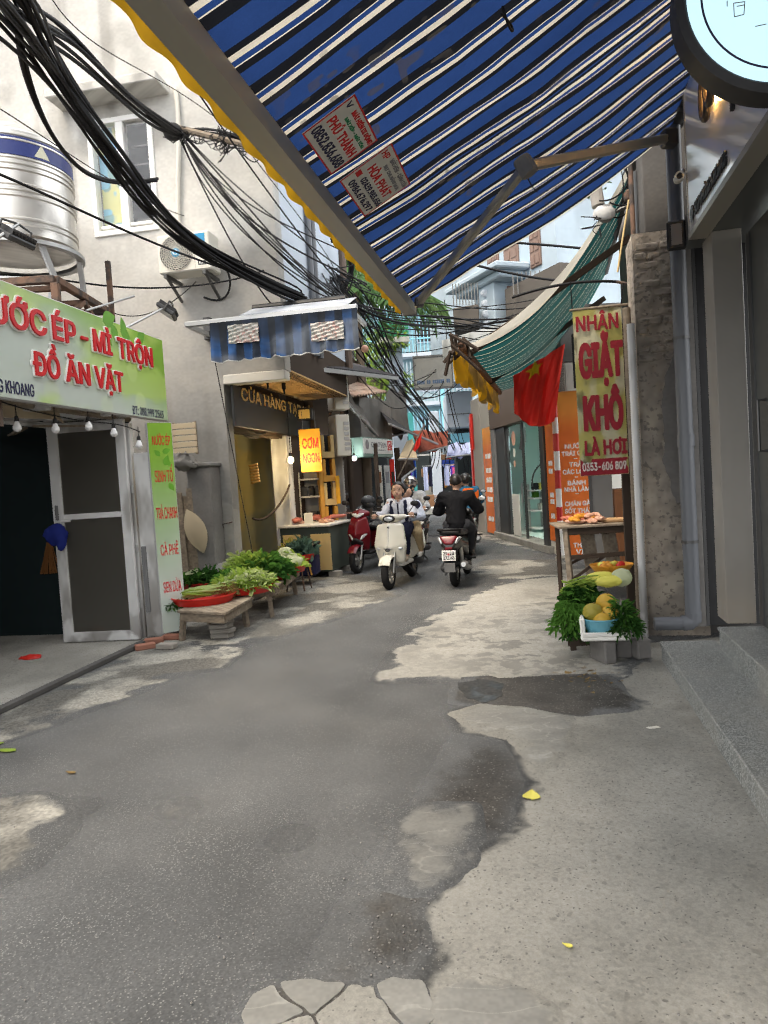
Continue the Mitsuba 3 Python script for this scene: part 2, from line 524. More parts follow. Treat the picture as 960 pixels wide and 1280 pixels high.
def awning_cloth(p, n, uv):
    # woven stripes across the width; past the seam the roll of cloth is sewn on the other way round
    u = uv.x
    w = u - 4.48
    x = dr.select(w > 0, w * 0.84, -w - 0.03)
    x = dr.select(u < 2.72, u - 2.72 + 0.131 + 2.97, x)
    x = x / 0.297
    x = (x - dr.floor(x)) * 0.297
    cream, navy, blk = C3(0.52, 0.485, 0.41), C3(0.017, 0.043, 0.148), C3(0.009, 0.010, 0.013)
    band = lambda a, b: dr.select((x > a) & (x < b), 1.0, 0.0)
    c = C3(navy)
    c = mix(c, blk, band(0.0, 0.022))
    c = mix(c, cream, band(0.022, 0.054))
    c = mix(c, cream, band(0.084, 0.091))
    c = mix(c, blk, band(0.091, 0.155))
    c = mix(c, blk, band(0.284, 0.297))
    dirt_ = fbm(uv.x * 2, uv.y * 1.2, 1.0, 4)
    weave = 0.93 + 0.14 * noise(uv.x * 300, uv.y * 300)
    c = c * (0.70 + 0.46 * dirt_) * weave
    spot = smoothstep(0.72, 0.8, noise(uv.x * 26, uv.y * 19)) * smoothstep(0.55, 0.8, noise(uv.x * 3, uv.y * 3))
    return mix(c, C3(0.05, 0.045, 0.04), spot * 0.6)


def green_cloth(p, n, uv):
    x = uv.x / 0.30
    x = x - dr.floor(x)
    c = C3(0.013, 0.080, 0.082)
    c = mix(c, C3(0.006, 0.035, 0.04), dr.select((x > 0.22) & (x < 0.36), 1.0, 0.0))
    c = mix(c, C3(0.55, 0.52, 0.42), dr.select((x > 0.10) & (x < 0.215), 1.0, 0.0))
    c = mix(c, C3(0.72, 0.69, 0.60), dr.select(uv.x < 0.40, 1.0, 0.0))
    return c * (0.66 + 0.6 * fbm(uv.x * 3, uv.y * 2, 1.0, 4))


def blue_cloth(p, n, uv):
    x = uv.x / 0.21
    f = x - dr.floor(x)
    c = mix(C3(0.045, 0.105, 0.26), C3(0.035, 0.045, 0.065), smoothstep(0.5, 0.6, f))
    d = fbm(uv.x * 3, uv.y * 5, 1.0, 4)
    c = c * (0.6 + 0.8 * d)
    c = mix(c, C3(0.16, 0.18, 0.21), smoothstep(0.45, 0.65, fbm(uv.x * 1.7 + 3, uv.y * 2, 4.0, 4)) * 0.65)
    c = mix(c, C3(0.03, 0.034, 0.04), smoothstep(0.40, 0.62, fbm(uv.x * 1.5, uv.y * 1.2, 6.0, 4)) * 0.85)
    return mix(c, C3(0.02, 0.022, 0.026), smoothstep(0.35, 0.0, uv.y) * smoothstep(0.3, 0.6, fbm(uv.x * 6, uv.y * 2, 9.0)) * 0.8)


def green_print(p, n, uv):
    # printed sheet: leaf green above, pale towards the foot, with soft round lights
    a = fbm(uv.x * 0.9 + 2, uv.y * 1.3, 1.0)
    pale = smoothstep(0.95, 0.25, uv.y * 0.65 + (a - 0.5) * 0.35 + dr.select(uv.x > 1.0, (uv.x - 2.3) * 0.24, uv.y * 0.3))
    c = mix(C3(0.215, 0.41, 0.04), C3(0.50, 0.56, 0.50), pale)
    c = mix(c, C3(0.43, 0.60, 0.13), smoothstep(0.5, 0.68, fbm(uv.x * 1.5, uv.y * 2.6, 4.0)) * 0.7)
    d1, d2, w = voronoi(uv.x * 2.3, uv.y * 2.3)
    return mix(c, C3(0.62, 0.74, 0.36), smoothstep(0.30, 0.20, d1) * smoothstep(0.6, 0.8, w) * 0.35)


def orange_print(p, n, uv):
    return mix(C3(0.72, 0.165, 0.028), C3(0.80, 0.33, 0.06), smoothstep(0.75, 0.95, uv.y)) * (0.9 + 0.2 * fbm(uv.x * 4, uv.y * 4))


def banner_cloth(p, n, uv):
    m = fbm(uv.x * 3, uv.y * 5, 1.0, 4)
    c = mix(C3(0.46, 0.43, 0.145), C3(0.54, 0.52, 0.36), smoothstep(0.36, 0.6, m))
    g = smoothstep(0.58, 0.74, fbm(uv.x * 5 + 8, uv.y * 7, 3.0, 4)) * (0.3 + 0.7 * smoothstep(0.5, 0.03, uv.x))
    return mix(c, C3(0.09, 0.085, 0.05), g * 0.8)


def wood_old(p, n, uv):
    h = p.x + p.y * 0.7
    s = fbm(h * 9, p.z * 9, (p.y - p.x) * 1.2, 4)
    return mix(C3(0.155, 0.12, 0.085), C3(0.30, 0.255, 0.20), s) * (0.75 + 0.5 * noise(h * 50, p.z * 50, 2.0))


def rusted(p, n, uv):
    m = fbm(p.x * 9, p.y * 9, p.z * 9, 4)
    return mix(C3(0.06, 0.05, 0.045), C3(0.16, 0.095, 0.065), smoothstep(0.38, 0.62, m))


def painted_old(p, n, uv):
    h = p.x + p.y
    m = fbm(h * 4, p.z * 1.4, 2.0, 4)
    c = mix(C3(0.60, 0.60, 0.59), C3(0.35, 0.34, 0.32), smoothstep(0.5, 0.72, m))
    return mix(c, C3(0.14, 0.125, 0.11), smoothstep(0.8, 0.0, p.z) * smoothstep(0.35, 0.6, fbm(h * 7, p.z * 5, 7.0)) * 0.7)


def far_paint(p, n, uv):
    h = p.x + p.y
    m = fbm(h * 1.2, p.z * 0.7, 3.0, 4)
    c = mix(C3(0.28, 0.44, 0.49), C3(0.38, 0.48, 0.50), m)
    return c * (0.8 + 0.4 * fbm(h * 3, p.z * 0.8, 5.0))


def house_blue(p, n, uv):
    h = p.x + p.y
    return C3(0.35, 0.43, 0.495) * (0.72 + 0.56 * fbm(h * 1.3, p.z * 0.9, 2.0, 4))


def yellow_wall(p, n, uv):
    h = p.x + p.y
    m = fbm(h * 2.5, p.z * 1.5, 2.0, 4)
    return mix(C3(0.55, 0.47, 0.20), C3(0.40, 0.40, 0.27), smoothstep(0.38, 0.62, m))


def steel_tank(p, n, uv):
    h = fbm(p.x * 9 - p.y * 9, p.z * 0.9, 2.0, 4)
    return C3(0.60, 0.585, 0.55) * (0.72 + 0.5 * h)


def tank_rough(p, n, uv):
    return 0.22 + 0.22 * fbm(p.x * 8, p.z * 3, 2.0)


def tiles(p, n, uv):
    return mix(C3(0.32, 0.17, 0.12), C3(0.36, 0.32, 0.27), fbm(p.x * 4, p.y * 4, p.z * 4, 3)) * (0.8 + 0.4 * noise(p.x * 20, p.y * 20))


def worn_into(top, under, lo=0.05, hi=0.16, amp=0.22, sc=5.0, k=1.0):
    def fn(p, n, uv):
        nz = fbm(p.x * sc + 0.4 * noise(p.x * 23, p.y * 23), p.y * sc, 3.0, 4) - 0.5
        rim = dr.clip(uv.x * 14, 0, 1)
        t = smoothstep(lo, hi, uv.x + nz * amp * 2 * rim) * rim
        return mix(under(p, n, uv) * (1 - (1 - k) * rim), top(p, n, uv), t)
    return fn


mat('asphalt', asphalt, 0.82, spec=0.35, bump=asphalt_bump, scale=0.0035)
mat('wet_asphalt', wet_asphalt, lambda p, n, uv: 0.30 + 0.45 * fbm(p.x * 4, p.y * 4, 2.0), spec=0.5, bump=asphalt_bump, scale=0.003)
mat('puddle', lambda p, n, uv: C3(0.03, 0.028, 0.025) * (0.7 + 0.6 * noise(p.x * 60, p.y * 60)), lambda p, n, uv: 0.08 + 0.35 * smoothstep(0.45, 0.62, fbm(p.x * 9, p.y * 9, 2.0)), spec=0.5)
mat('b_concrete', worn_into(concrete, asphalt, lo=.04, hi=.10, amp=.10, sc=7.0, k=0.62), 0.9, spec=0.25, bump=concrete_bump, scale=0.0028)
mat('b_worn', worn_into(worn_concrete, asphalt, amp=0.3), 0.9, spec=0.25, bump=concrete_bump, scale=0.003)
mat('b_dirt', worn_into(dirt, asphalt, amp=0.34, hi=0.22), 0.95, spec=0.15, bump=concrete_bump, scale=0.004)
mat('b_skim', worn_into(skim, concrete, lo=.04, hi=.09, amp=.16, sc=9.0), 0.85, spec=0.25, bump=concrete_bump, scale=0.0018)
mat('b_scar', worn_into(lambda p, n, uv: skim(p, n, uv) * 0.84, asphalt, lo=.04, hi=.15, amp=.14, sc=9.0), 0.85, spec=0.25, bump=concrete_bump, scale=0.004)
mat('b_damp', worn_into(wet_asphalt, asphalt, lo=.02, hi=.12, amp=.22), lambda p, n, uv: 0.35 + 0.45 * fbm(p.x * 4, p.y * 4, 2.0), spec=0.5, bump=asphalt_bump, scale=0.004)
mat('b_wet', worn_into(wet_asphalt, asphalt, amp=0.2, hi=0.28), lambda p, n, uv: 0.40 + 0.45 * fbm(p.x * 4, p.y * 4, 2.0), spec=0.5, bump=asphalt_bump, scale=0.004)
mat('concrete', concrete, 0.9, spec=0.25, bump=concrete_bump, scale=0.0028)
mat('worn_concrete', worn_concrete, 0.9, spec=0.25, bump=concrete_bump, scale=0.003)
mat('skim', skim, 0.85, spec=0.25)
mat('dirt', dirt, 0.95, spec=0.15, bump=concrete_bump, scale=0.004)
mat('plaster', plaster, 0.9, spec=0.2, bump=plaster_bump, scale=0.005)
mat('mortar', mortar, 0.95, spec=0.15, bump=mortar_bump, scale=0.012)
mat('cement', cement, 0.9, spec=0.2, bump=plaster_bump, scale=0.004)
mat('cement_dark', lambda p, n, uv: cement(p, n, uv) * 0.5, 0.9, spec=0.2)
mat('terrazzo', terrazzo, lambda p, n, uv: 0.32 + 0.3 * fbm(p.x * 3, p.y * 3, 1.0), spec=0.45)
mat('marble', marble, 0.35, spec=0.45)
mat('wood_old', wood_old, 0.85, spec=0.2)
mat('rusted', rusted, 0.75, spec=0.3)
mat('painted_old', painted_old, 0.55, spec=0.4)
mat('far_paint', far_paint, 0.85)
mat('house_blue', house_blue, 0.85)
mat('yellow_wall', yellow_wall, 0.85)
mat('steel_tank', steel_tank, tank_rough, metal=0.85)
mat('tiles', tiles, 0.85)
thin('awning_cloth', awning_cloth, 0.85, 0.8)
thin('green_cloth', green_cloth, 0.75, 0.8)
thin('blue_cloth', blue_cloth, 0.3, 0.8)
mat('green_print', green_print, 0.4, spec=0.35)
mat('orange_print', orange_print, 0.4, spec=0.35)
thin('banner_cloth', banner_cloth, 0.5, 0.8)
thin('valance_yellow', lambda p, n, uv: mix(C3(0.62, 0.36, 0.02), C3(0.40, 0.22, 0.02), fbm(p.x * 5, p.y * 5, p.z * 5, 3)), 0.7, 0.85)
thin('valance_old', lambda p, n, uv: mix(C3(0.62, 0.33, 0.02), C3(0.26, 0.16, 0.05), smoothstep(0.35, 0.62, fbm(p.x * 4, p.y * 4, p.z * 3, 4))), 0.6, 0.85)

for nm, c, r, m_, s in [
    ('black', (0.012, 0.012, 0.013), 0.5, 0, 0.4), ('cable', (0.010, 0.010, 0.011), 0.65, 0, 0.25), ('rubber', (0.016, 0.016, 0.016), 0.85, 0, 0.2),
    ('dark_grey', (0.045, 0.046, 0.048), 0.5, 0, 0.4), ('mid_grey', (0.16, 0.16, 0.16), 0.6, 0, 0.4), ('light_grey', (0.42, 0.42, 0.41), 0.6, 0, 0.4),
    ('white_plastic', (0.72, 0.72, 0.70), 0.4, 0, 0.5), ('white_paint', (0.74, 0.73, 0.70), 0.55, 0, 0.4), ('off_white', (0.58, 0.56, 0.50), 0.6, 0, 0.4),
    ('cream_paint', (0.68, 0.65, 0.55), 0.16, 0, 0.5), ('red_paint', (0.13, 0.006, 0.012), 0.22, 0, 0.5), ('black_paint', (0.022, 0.020, 0.018), 0.2, 0, 0.5),
    ('red_plastic', (0.52, 0.022, 0.014), 0.4, 0, 0.5), ('red_letter', (0.55, 0.012, 0.016), 0.45, 0, 0.4), ('dark_red_letter', (0.27, 0.022, 0.032), 0.7, 0, 0.2),
    ('navy_letter', (0.012, 0.014, 0.055), 0.5, 0, 0.4), ('gold_letter', (0.62, 0.42, 0.12), 0.4, 0.3, 0.5), ('white_letter', (0.80, 0.79, 0.76), 0.5, 0, 0.4), ('green_letter', (0.02, 0.22, 0.09), 0.5, 0, 0.4),
    ('chrome', (0.75, 0.75, 0.74), 0.18, 1, 0.5), ('aluminium', (0.50, 0.49, 0.46), 0.38, 0.8, 0.5), ('bar_metal', (0.36, 0.34, 0.29), 0.45, 0.5, 0.5), ('galvanized', (0.44, 0.45, 0.45), 0.42, 0.7, 0.5), ('steel_dark', (0.10, 0.10, 0.10), 0.4, 0.7, 0.5),
    ('pipe_grey', (0.115, 0.122, 0.135), 0.4, 0, 0.5), ('sign_gloss', (0.58, 0.57, 0.55), 0.10, 0, 0.6), ('door_metal', (0.10, 0.105, 0.10), 0.35, 0.4, 0.5), ('brown_metal', (0.12, 0.085, 0.065), 0.55, 0.2, 0.4),
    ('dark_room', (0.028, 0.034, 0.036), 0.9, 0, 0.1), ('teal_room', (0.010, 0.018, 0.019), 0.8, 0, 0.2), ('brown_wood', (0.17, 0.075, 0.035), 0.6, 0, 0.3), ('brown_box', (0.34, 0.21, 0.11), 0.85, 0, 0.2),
    ('plank_warm', (0.46, 0.29, 0.12), 0.55, 0, 0.3), ('panel_wood', (0.50, 0.37, 0.17), 0.6, 0, 0.3), ('counter_green', (0.055, 0.068, 0.055), 0.6, 0, 0.3), ('crate_yellow', (0.52, 0.27, 0.05), 0.6, 0, 0.3),
    ('meat', (0.46, 0.13, 0.085), 0.35, 0, 0.5), ('meat_pale', (0.58, 0.33, 0.23), 0.4, 0, 0.5), ('yellow_sign', (0.66, 0.33, 0.02), 0.45, 0, 0.4), ('blue_sign', (0.02, 0.05, 0.26), 0.4, 0, 0.4), ('red_cloth', (0.62, 0.02, 0.022), 0.8, 0, 0.2),
    ('tank_blue', (0.022, 0.036, 0.16), 0.4, 0, 0.4), ('star_yellow', (0.80, 0.60, 0.03), 0.7, 0, 0.2), ('house_window', (0.20, 0.135, 0.11), 0.7, 0, 0.3), ('balcony_dark', (0.10, 0.09, 0.08), 0.8, 0, 0.2),
    ('shop_wall', (0.52, 0.66, 0.62), 0.7, 0, 0.3), ('cyan_paint', (0.22, 0.50, 0.62), 0.7, 0, 0.3), ('brick_red', (0.28, 0.13, 0.09), 0.9, 0, 0.2), ('brick_grey', (0.27, 0.25, 0.22), 0.95, 0, 0.2),
    ('pole_concrete', (0.29, 0.275, 0.25), 0.9, 0, 0.2), ('bulb_glass', (0.80, 0.80, 0.80), 0.2, 0, 0.5), ('bowl_blue', (0.14, 0.38, 0.47), 0.35, 0, 0.5), ('pomelo', (0.50, 0.31, 0.035), 0.55, 0, 0.4), ('pomelo_green', (0.30, 0.25, 0.035), 0.55, 0, 0.4),
    ('foam', (0.72, 0.71, 0.66), 0.8, 0, 0.2), ('squash', (0.62, 0.58, 0.10), 0.5, 0, 0.4), ('orange_tray', (0.62, 0.27, 0.03), 0.5, 0, 0.4), ('blue_cap', (0.012, 0.022, 0.16), 0.8, 0, 0.2), ('broom_green', (0.02, 0.16, 0.06), 0.5, 0, 0.4), ('broom_straw', (0.24, 0.11, 0.04), 0.9, 0, 0.1),
    ('skin', (0.48, 0.29, 0.20), 0.55, 0, 0.4), ('hair', (0.014, 0.011, 0.010), 0.4, 0, 0.5), ('lip', (0.35, 0.10, 0.09), 0.5, 0, 0.4), ('shirt_white', (0.62, 0.63, 0.68), 0.85, 0, 0.2), ('shirt_pale', (0.50, 0.55, 0.66), 0.85, 0, 0.2), ('navy_cloth', (0.016, 0.018, 0.040), 0.9, 0, 0.2), ('black_cloth', (0.010, 0.010, 0.012), 0.85, 0, 0.2),
    ('charcoal_cloth', (0.040, 0.041, 0.046), 0.9, 0, 0.2), ('beige_cloth', (0.40, 0.30, 0.17), 0.9, 0, 0.2), ('grey_cloth', (0.36, 0.37, 0.38), 0.9, 0, 0.2), ('blue_cloth2', (0.03, 0.12, 0.22), 0.85, 0, 0.2), ('orange_cloth', (0.72, 0.14, 0.02), 0.85, 0, 0.2), ('sandal', (0.55, 0.45, 0.34), 0.7, 0, 0.3),
    ('dark_brown', (0.050, 0.036, 0.027), 0.8, 0, 0.2), ('tarp_grey', (0.20, 0.19, 0.175), 0.9, 0, 0.2), ('tarp_beige', (0.46, 0.38, 0.26), 0.85, 0, 0.2), ('dark_tin', (0.055, 0.052, 0.055), 0.6, 0.2, 0.3), ('red_awning', (0.40, 0.115, 0.075), 0.8, 0, 0.2),
    ('pale_blue_wall', (0.42, 0.47, 0.53), 0.8, 0, 0.2), ('magenta_cloth', (0.72, 0.12, 0.30), 0.8, 0, 0.2), ('violet_cloth', (0.10, 0.05, 0.42), 0.8, 0, 0.2), ('lilac_cloth', (0.45, 0.50, 0.72), 0.8, 0, 0.2), ('teal_paint', (0.05, 0.27, 0.27), 0.7, 0, 0.3), ('wood_shelf', (0.24, 0.13, 0.07), 0.8, 0, 0.2),
    ('bark', (0.16, 0.13, 0.10), 0.95, 0, 0.1), ('leaf_fallen', (0.62, 0.56, 0.12), 0.7, 0, 0.3), ('ac_white', (0.62, 0.60, 0.53), 0.5, 0, 0.4), ('ac_blue', (0.02, 0.24, 0.46), 0.4, 0, 0.4), ('paper', (0.60, 0.58, 0.52), 0.75, 0, 0.2), ('lens_red', (0.16, 0.005, 0.010), 0.2, 0, 0.5), ('lens_clear', (0.55, 0.57, 0.58), 0.1, 0.3, 0.7),
    ('slate_sign', (0.022, 0.024, 0.024), 0.5, 0, 0.4), ('canteen_white', (0.58, 0.60, 0.57), 0.5, 0, 0.4), ('canteen_green', (0.16, 0.25, 0.22), 0.5, 0, 0.4), ('letter_grey', (0.22, 0.22, 0.23), 0.5, 0, 0.4), ('bronze', (0.08, 0.06, 0.045), 0.4, 0.5, 0.4)]:
    mat(nm, c, r, m_, s)

for nm, c, t in [('leaf_dark', (0.030, 0.085, 0.018), 0.5), ('leaf_mid', (0.085, 0.20, 0.035), 0.7), ('leaf_lime', (0.30, 0.42, 0.075), 0.8), ('leaf_pale', (0.42, 0.50, 0.20), 0.7), ('leaf_white', (0.60, 0.64, 0.42), 0.7), ('leaf_yellow', (0.40, 0.36, 0.07), 0.6), ('leaf_blue', (0.10, 0.17, 0.13), 0.5), ('leaf_brown', (0.22, 0.15, 0.06), 0.5),
                 ('tree_dark', (0.045, 0.090, 0.030), 0.8), ('tree_light', (0.095, 0.155, 0.06), 0.9), ('palm_leaf', (0.12, 0.22, 0.09), 0.9), ('clear_bag', (0.55, 0.53, 0.52), 1.2)]:
    thin(nm, c, t)
scene['mat_hazy_glass'] = {'type': 'principledthin', 'base_color': {'type': 'rgb', 'value': [.36, .34, .29]}, 'spec_trans': 0.80, 'roughness': 0.04, 'diff_trans': 0.3, 'eta': 1.5}
scene['mat_glass'] = {'type': 'thindielectric', 'int_ior': 1.5}
scene['mat_dark_glass'] = {'type': 'twosided', 'bsdf': {'type': 'principled', 'base_color': {'type': 'rgb', 'value': [0.02, 0.024, 0.026]}, 'roughness': 0.06, 'specular': 0.6}}

# ------------------------------------------------------------------ ground
def gp(*pts):
    return [G(x, y) for x, y in pts]


structure('road', MB().grid(np.array([[[x, y, 0.0] for y in (-12, 60)] for x in (-30, 30)])).mesh(), 'asphalt', 'narrow worn asphalt lane running between the shops')
RIGHT_EDGE = [v3(1.2, -3, 0), v3(6, -3, 0), v3(6, 7, 0), v3(2.25, 6.3, 0)]
blend_sheet('pavement', gp((560, 890), (600, 880), (660, 884), (720, 893), (800, 888), (768, 852), (800, 830)) + RIGHT_EDGE[::-1][:1] + [v3(3.2, 6.3, 0), v3(3.2, -2, 0), v3(-0.3, -2, 0), v3(-0.35, 1.2, 0)]
          + gp((500, 1400), (470, 1290), (520, 1235), (545, 1190), (530, 1140), (560, 1112), (590, 1062), (640, 1040), (662, 975), (645, 945), (632, 925), (578, 915)), 0.008, 'b_concrete', 'grey worn concrete beside the granite steps', seed=3, grow=.05)
blend_sheet('pavement_patch', gp((486, 848), (505, 818), (522, 790), (570, 758), (632, 730), (690, 722), (735, 728), (760, 760), (770, 800), (772, 845), (700, 850), (640, 853), (560, 848)), 0.010, 'b_worn', 'pale worn concrete patch in front of the vegetable crates', seed=5)
blend_sheet('wet_patch', gp((570, 846), (660, 846), (765, 842), (806, 888), (730, 898), (660, 890), (600, 884), (566, 878)), 0.0125, 'b_damp', 'dark damp asphalt strip', seed=8, grow=.04)
structure('puddle', ground_sheet(gp((572, 856), (600, 851), (628, 856), (630, 872), (608, 880), (582, 876)), 0.0145, 0.05, seed=12, step=0.03, scale=9), 'puddle', 'shallow dark puddle')
blend_sheet('broken_asphalt', gp((578, 918), (632, 927), (646, 945), (662, 975), (640, 1040), (590, 1066), (560, 1112), (528, 1140), (545, 1190), (520, 1235), (400, 1232), (440, 1140), (500, 1050), (545, 985)), 0.0035, 'b_wet', 'dark crumbling asphalt along the edge of the concrete', seed=13, grow=.08)
blend_sheet('skim_patch', gp((562, 892), (600, 881), (660, 885), (716, 898), (718, 930), (690, 968), (656, 950), (636, 925), (585, 912)), 0.0155, 'b_skim', 'smooth grey mortar tongue over the pavement', seed=15, grow=.03, step=.05)
blend_sheet('skim_patch', gp((508, 1018), (545, 1010), (586, 1010), (590, 1050), (585, 1080), (548, 1106), (520, 1112), (484, 1103), (505, 1070)), 0.0135, 'b_scar', 'scratched mortar patch beside the dark asphalt', seed=17, grow=.08, step=.05)
blend_sheet('skim_patch', gp((560, 1222), (600, 1216), (660, 1238), (700, 1262), (720, 1330), (560, 1330), (530, 1262)), 0.0145, 'b_skim', 'smooth mortar patch at the bottom edge', seed=19, grow=.03, step=.05)
# the cracked slab at the foot of the picture, piece by piece
slab_region = Polygon([tuple(q[:2]) for q in gp((292, 1290), (322, 1237), (400, 1226), (452, 1237), (488, 1226), (530, 1226), (545, 1262), (560, 1330), (430, 1400), (270, 1400))])
blend_sheet('cracked_slab', gp((290, 1290), (320, 1235), (400, 1224), (470, 1233), (535, 1222), (560, 1262), (570, 1340), (430, 1400), (270, 1400)), 0.009, 'b_damp', 'broken concrete slab with dark joints', seed=23, grow=.03, step=.06)
from scipy.spatial import Voronoi
sx0, sy0, sx1, sy1 = slab_region.bounds
seeds = np.c_[rng.uniform(sx0 - 0.1, sx1 + 0.1, 30), rng.uniform(sy0 - 0.1, sy1 + 0.1, 30)]
vor = Voronoi(seeds)
for i, reg in enumerate(vor.point_region):
    R_ = vor.regions[reg]
    if -1 in R_ or not R_: continue
    pc = Polygon(vor.vertices[R_]).intersection(slab_region).buffer(-0.008)
    if pc.is_empty or pc.area < 0.004 or pc.geom_type != 'Polygon': continue
    q_ = np.array(pc.exterior.segmentize(.03).coords)
    q_ = q_ + (np.c_[meshkit.fbm(np.c_[q_ * 14, 0 * q_[:, :1]], 3, 3), meshkit.fbm(np.c_[q_ * 14, 0 * q_[:, :1]], 3, 7)] - .5) * .05
    pc = Polygon(q_).buffer(0).buffer(-0.008).buffer(0.010, quad_segs=2)
    if pc.is_empty or pc.geom_type != 'Polygon': continue
    m = poly_prism(pc, 0.012)
    m.apply_translation([0, 0, 0.0005 + 0.002 * (i % 3)])
    add('slab_fragment', m, ('skim', 'concrete')[i % 3 == 1], 'cracked_slab')
blend_sheet('kerb_dirt', gp((-60, 935), (0, 892), (60, 868), (150, 824), (196, 806), (300, 812), (268, 835), (210, 846), (150, 872), (95, 890), (60, 905), (0, 925)), 0.0055, 'b_dirt', 'pale dusty strip along the shop threshold', seed=27, grow=.12)
blend_sheet('kerb_dirt', gp((-40, 1010), (30, 1000), (66, 1010), (70, 1040), (20, 1085), (-40, 1110)), 0.0065, 'b_dirt', 'pale worn strip at the left edge of the lane', seed=29, grow=.12)
blend_sheet('kerb_dirt', gp((180, 812), (330, 800), (420, 772), (500, 742), (470, 722), (420, 716), (330, 738), (215, 790)), 0.006, 'b_dirt', 'dusty ground under the vegetable benches', seed=31, grow=.12)
blend_sheet('kerb_dirt', gp((590, 720), (610, 700), (700, 700), (745, 716), (735, 727), (690, 721), (640, 724)), 0.005, 'b_dirt', 'concrete apron of the orange shop', seed=33, grow=.12)
blend_sheet('kerb_dirt', [v3(1.2, 19, 0), v3(2.2, 17, 0), v3(3.0, 13.6, 0), v3(3.6, 11.6, 0), v3(5, 12, 0), v3(5, 20, 0)], 0.007, 'b_dirt', 'concrete strip before the glass door', seed=35, grow=.12)
for q in [(98, 1010), (45, 1062), (222, 1010), (365, 1047)]:
    p = G(*q)
    blend_sheet('mortar_splash', [p + v3(0.03 * math.cos(a), 0.035 * math.sin(a), 0) for a in np.linspace(0, 6.28, 9)[:-1]], 0.003, 'b_dirt', seed=q[0], grow=.10, step=.04)
structure('threshold', ground_sheet([v3(-8.5, 5.0, 0), G(-90, 935) + v3(-.05, 0, 0), G(0, 893) + v3(-.05, 0, 0), G(193, 801) + v3(-.05, 0, 0), v3(-2.6, 8.4, 0), v3(-8.5, 9.2, 0)], 0.02, 0.004, seed=37), 'concrete', 'bare concrete floor of the juice shop')
# litter
def leaf_mesh(p, L, W, ang, lift=0.02):
    n = 9
    t = np.linspace(0, 1, n)
    w = W * np.sin(np.pi * t ** 0.6) * 0.5 + 0.0008
    z = 0.006 + .5 * lift * (t - 0.4) ** 2
    P = np.stack([np.stack([-w, t * L, z + 0.005], -1), np.stack([0 * w, t * L, z], -1), np.stack([w, t * L, z + 0.004], -1)], 1)
    c, s = math.cos(ang), math.sin(ang)
    P = np.stack([P[..., 0] * c - P[..., 1] * s, P[..., 0] * s + P[..., 1] * c, P[..., 2]], -1)
    return MB().grid(P + p)


add('fallen_leaf', leaf_mesh(G(664, 1004) + v3(0, 0, .008), 0.105, 0.085, -0.25), 'leaf_fallen', label='large yellow heart shaped leaf lying on the concrete', cat='leaf')
add('fallen_leaf', leaf_mesh(G(716, 1190) + v3(0, 0, .008), 0.035, 0.022, 1.0), 'leaf_fallen', label='small torn yellow leaf near the bottom of the pavement', cat='leaf')
add('fallen_leaf', leaf_mesh(G(20, 940), 0.17, 0.06, 1.3), 'leaf_lime', label='green yellow leaf lying at the left edge of the asphalt', cat='leaf')
add('fallen_leaf', leaf_mesh(G(5, 930), 0.13, 0.05, 1.9), 'leaf_lime', label='narrow pale leaf touching the left edge of the asphalt', cat='leaf')
add('fallen_leaf', leaf_mesh(G(94, 968), 0.07, 0.03, 1.2), 'leaf_brown', label='small dry brown leaf on the asphalt', cat='leaf')
add('paper_scrap', MB().box(G(812, 913) + v3(0, 0, .007), v3(.07, .012, 0), v3(-.01, .03, 0), v3(0, 0, .003)), 'paper', label='white scrap of paper near the granite step', cat='litter')
mb = MB()
for k in range(70):
    c = G(735 + rng.normal(0, 16), 846 + rng.normal(0, 6)) + v3(0, 0, 0.012)
    mb.add(c + rng.normal(0, .02, (3, 3)) * [1, 1, .3], [(0, 1, 2)])
add('dead_leaf_litter', mb, 'leaf_brown', label='brown leaf rubbish gathered beside the concrete block', cat='litter', kind='stuff')
mb = MB()
for k in range(260):
    c = G(rng.uniform(430, 640), rng.uniform(960, 1230)) if k % 2 else G(rng.uniform(0, 960), rng.uniform(860, 1280))
    r_ = rng.uniform(.002, .0045)
    mb.ell(c + v3(0, 0, .008), (r_, r_ * 1.2, r_ * .7), sub=1)
add('loose_gravel', mb, 'cement', label='loose grit scattered over asphalt and concrete', cat='gravel', kind='stuff')

# ------------------------------------------------------------------ juice shop (left, near)
sL = unit(G(193, 801) - G(60, 865))
FS = Frame(G(60, 865), sL)
shop = thing('juice_shop', 'low ramshackle juice stall with open white door and dark inside', 'shop')
uR = FS.px(207, 480)[0]
rail = MB().bar(FS.P(-3.5, 0.03, -.02), FS.P(FS.px(193, 801)[0], 0.03, -.02), 0.07, 0.045, bevel=0.006)
add('door_track', rail, 'cement_dark', shop)
# walls, roof, floor of the stall
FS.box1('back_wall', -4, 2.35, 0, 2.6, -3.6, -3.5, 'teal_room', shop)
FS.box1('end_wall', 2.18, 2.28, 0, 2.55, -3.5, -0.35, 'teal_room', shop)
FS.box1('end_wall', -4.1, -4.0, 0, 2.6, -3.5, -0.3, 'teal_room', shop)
roof = MB()
s_, t_ = np.meshgrid(np.linspace(-4.2, 2.3, 200), np.linspace(0, 1, 3), indexing='ij')
P = FS.o + s_[..., None] * FS.U + (2.72 + 0.35 * t_ + 0.02 * np.sin(s_ * 2 * np.pi / 0.13))[..., None] * FS.Z + (-0.12 - 3.6 * t_)[..., None] * FS.N
roof.grid(P)
roof.grid(P + v3(0, 0, .006))
add('roof_sheet', roof, 'rusted', shop)
for k, (u, d0, d1, v) in enumerate([(1.55, -3.4, -.15, 2.52), (.55, -3.4, -.15, 2.50), (-.6, -3.4, -.15, 2.5), (-1.8, -3.4, -.15, 2.48)]):
    add('roof_beam', MB().bar(FS.P(u, v, d0), FS.P(u, v - .05, d1), .09, .12, bevel=.01), 'painted_old', shop)
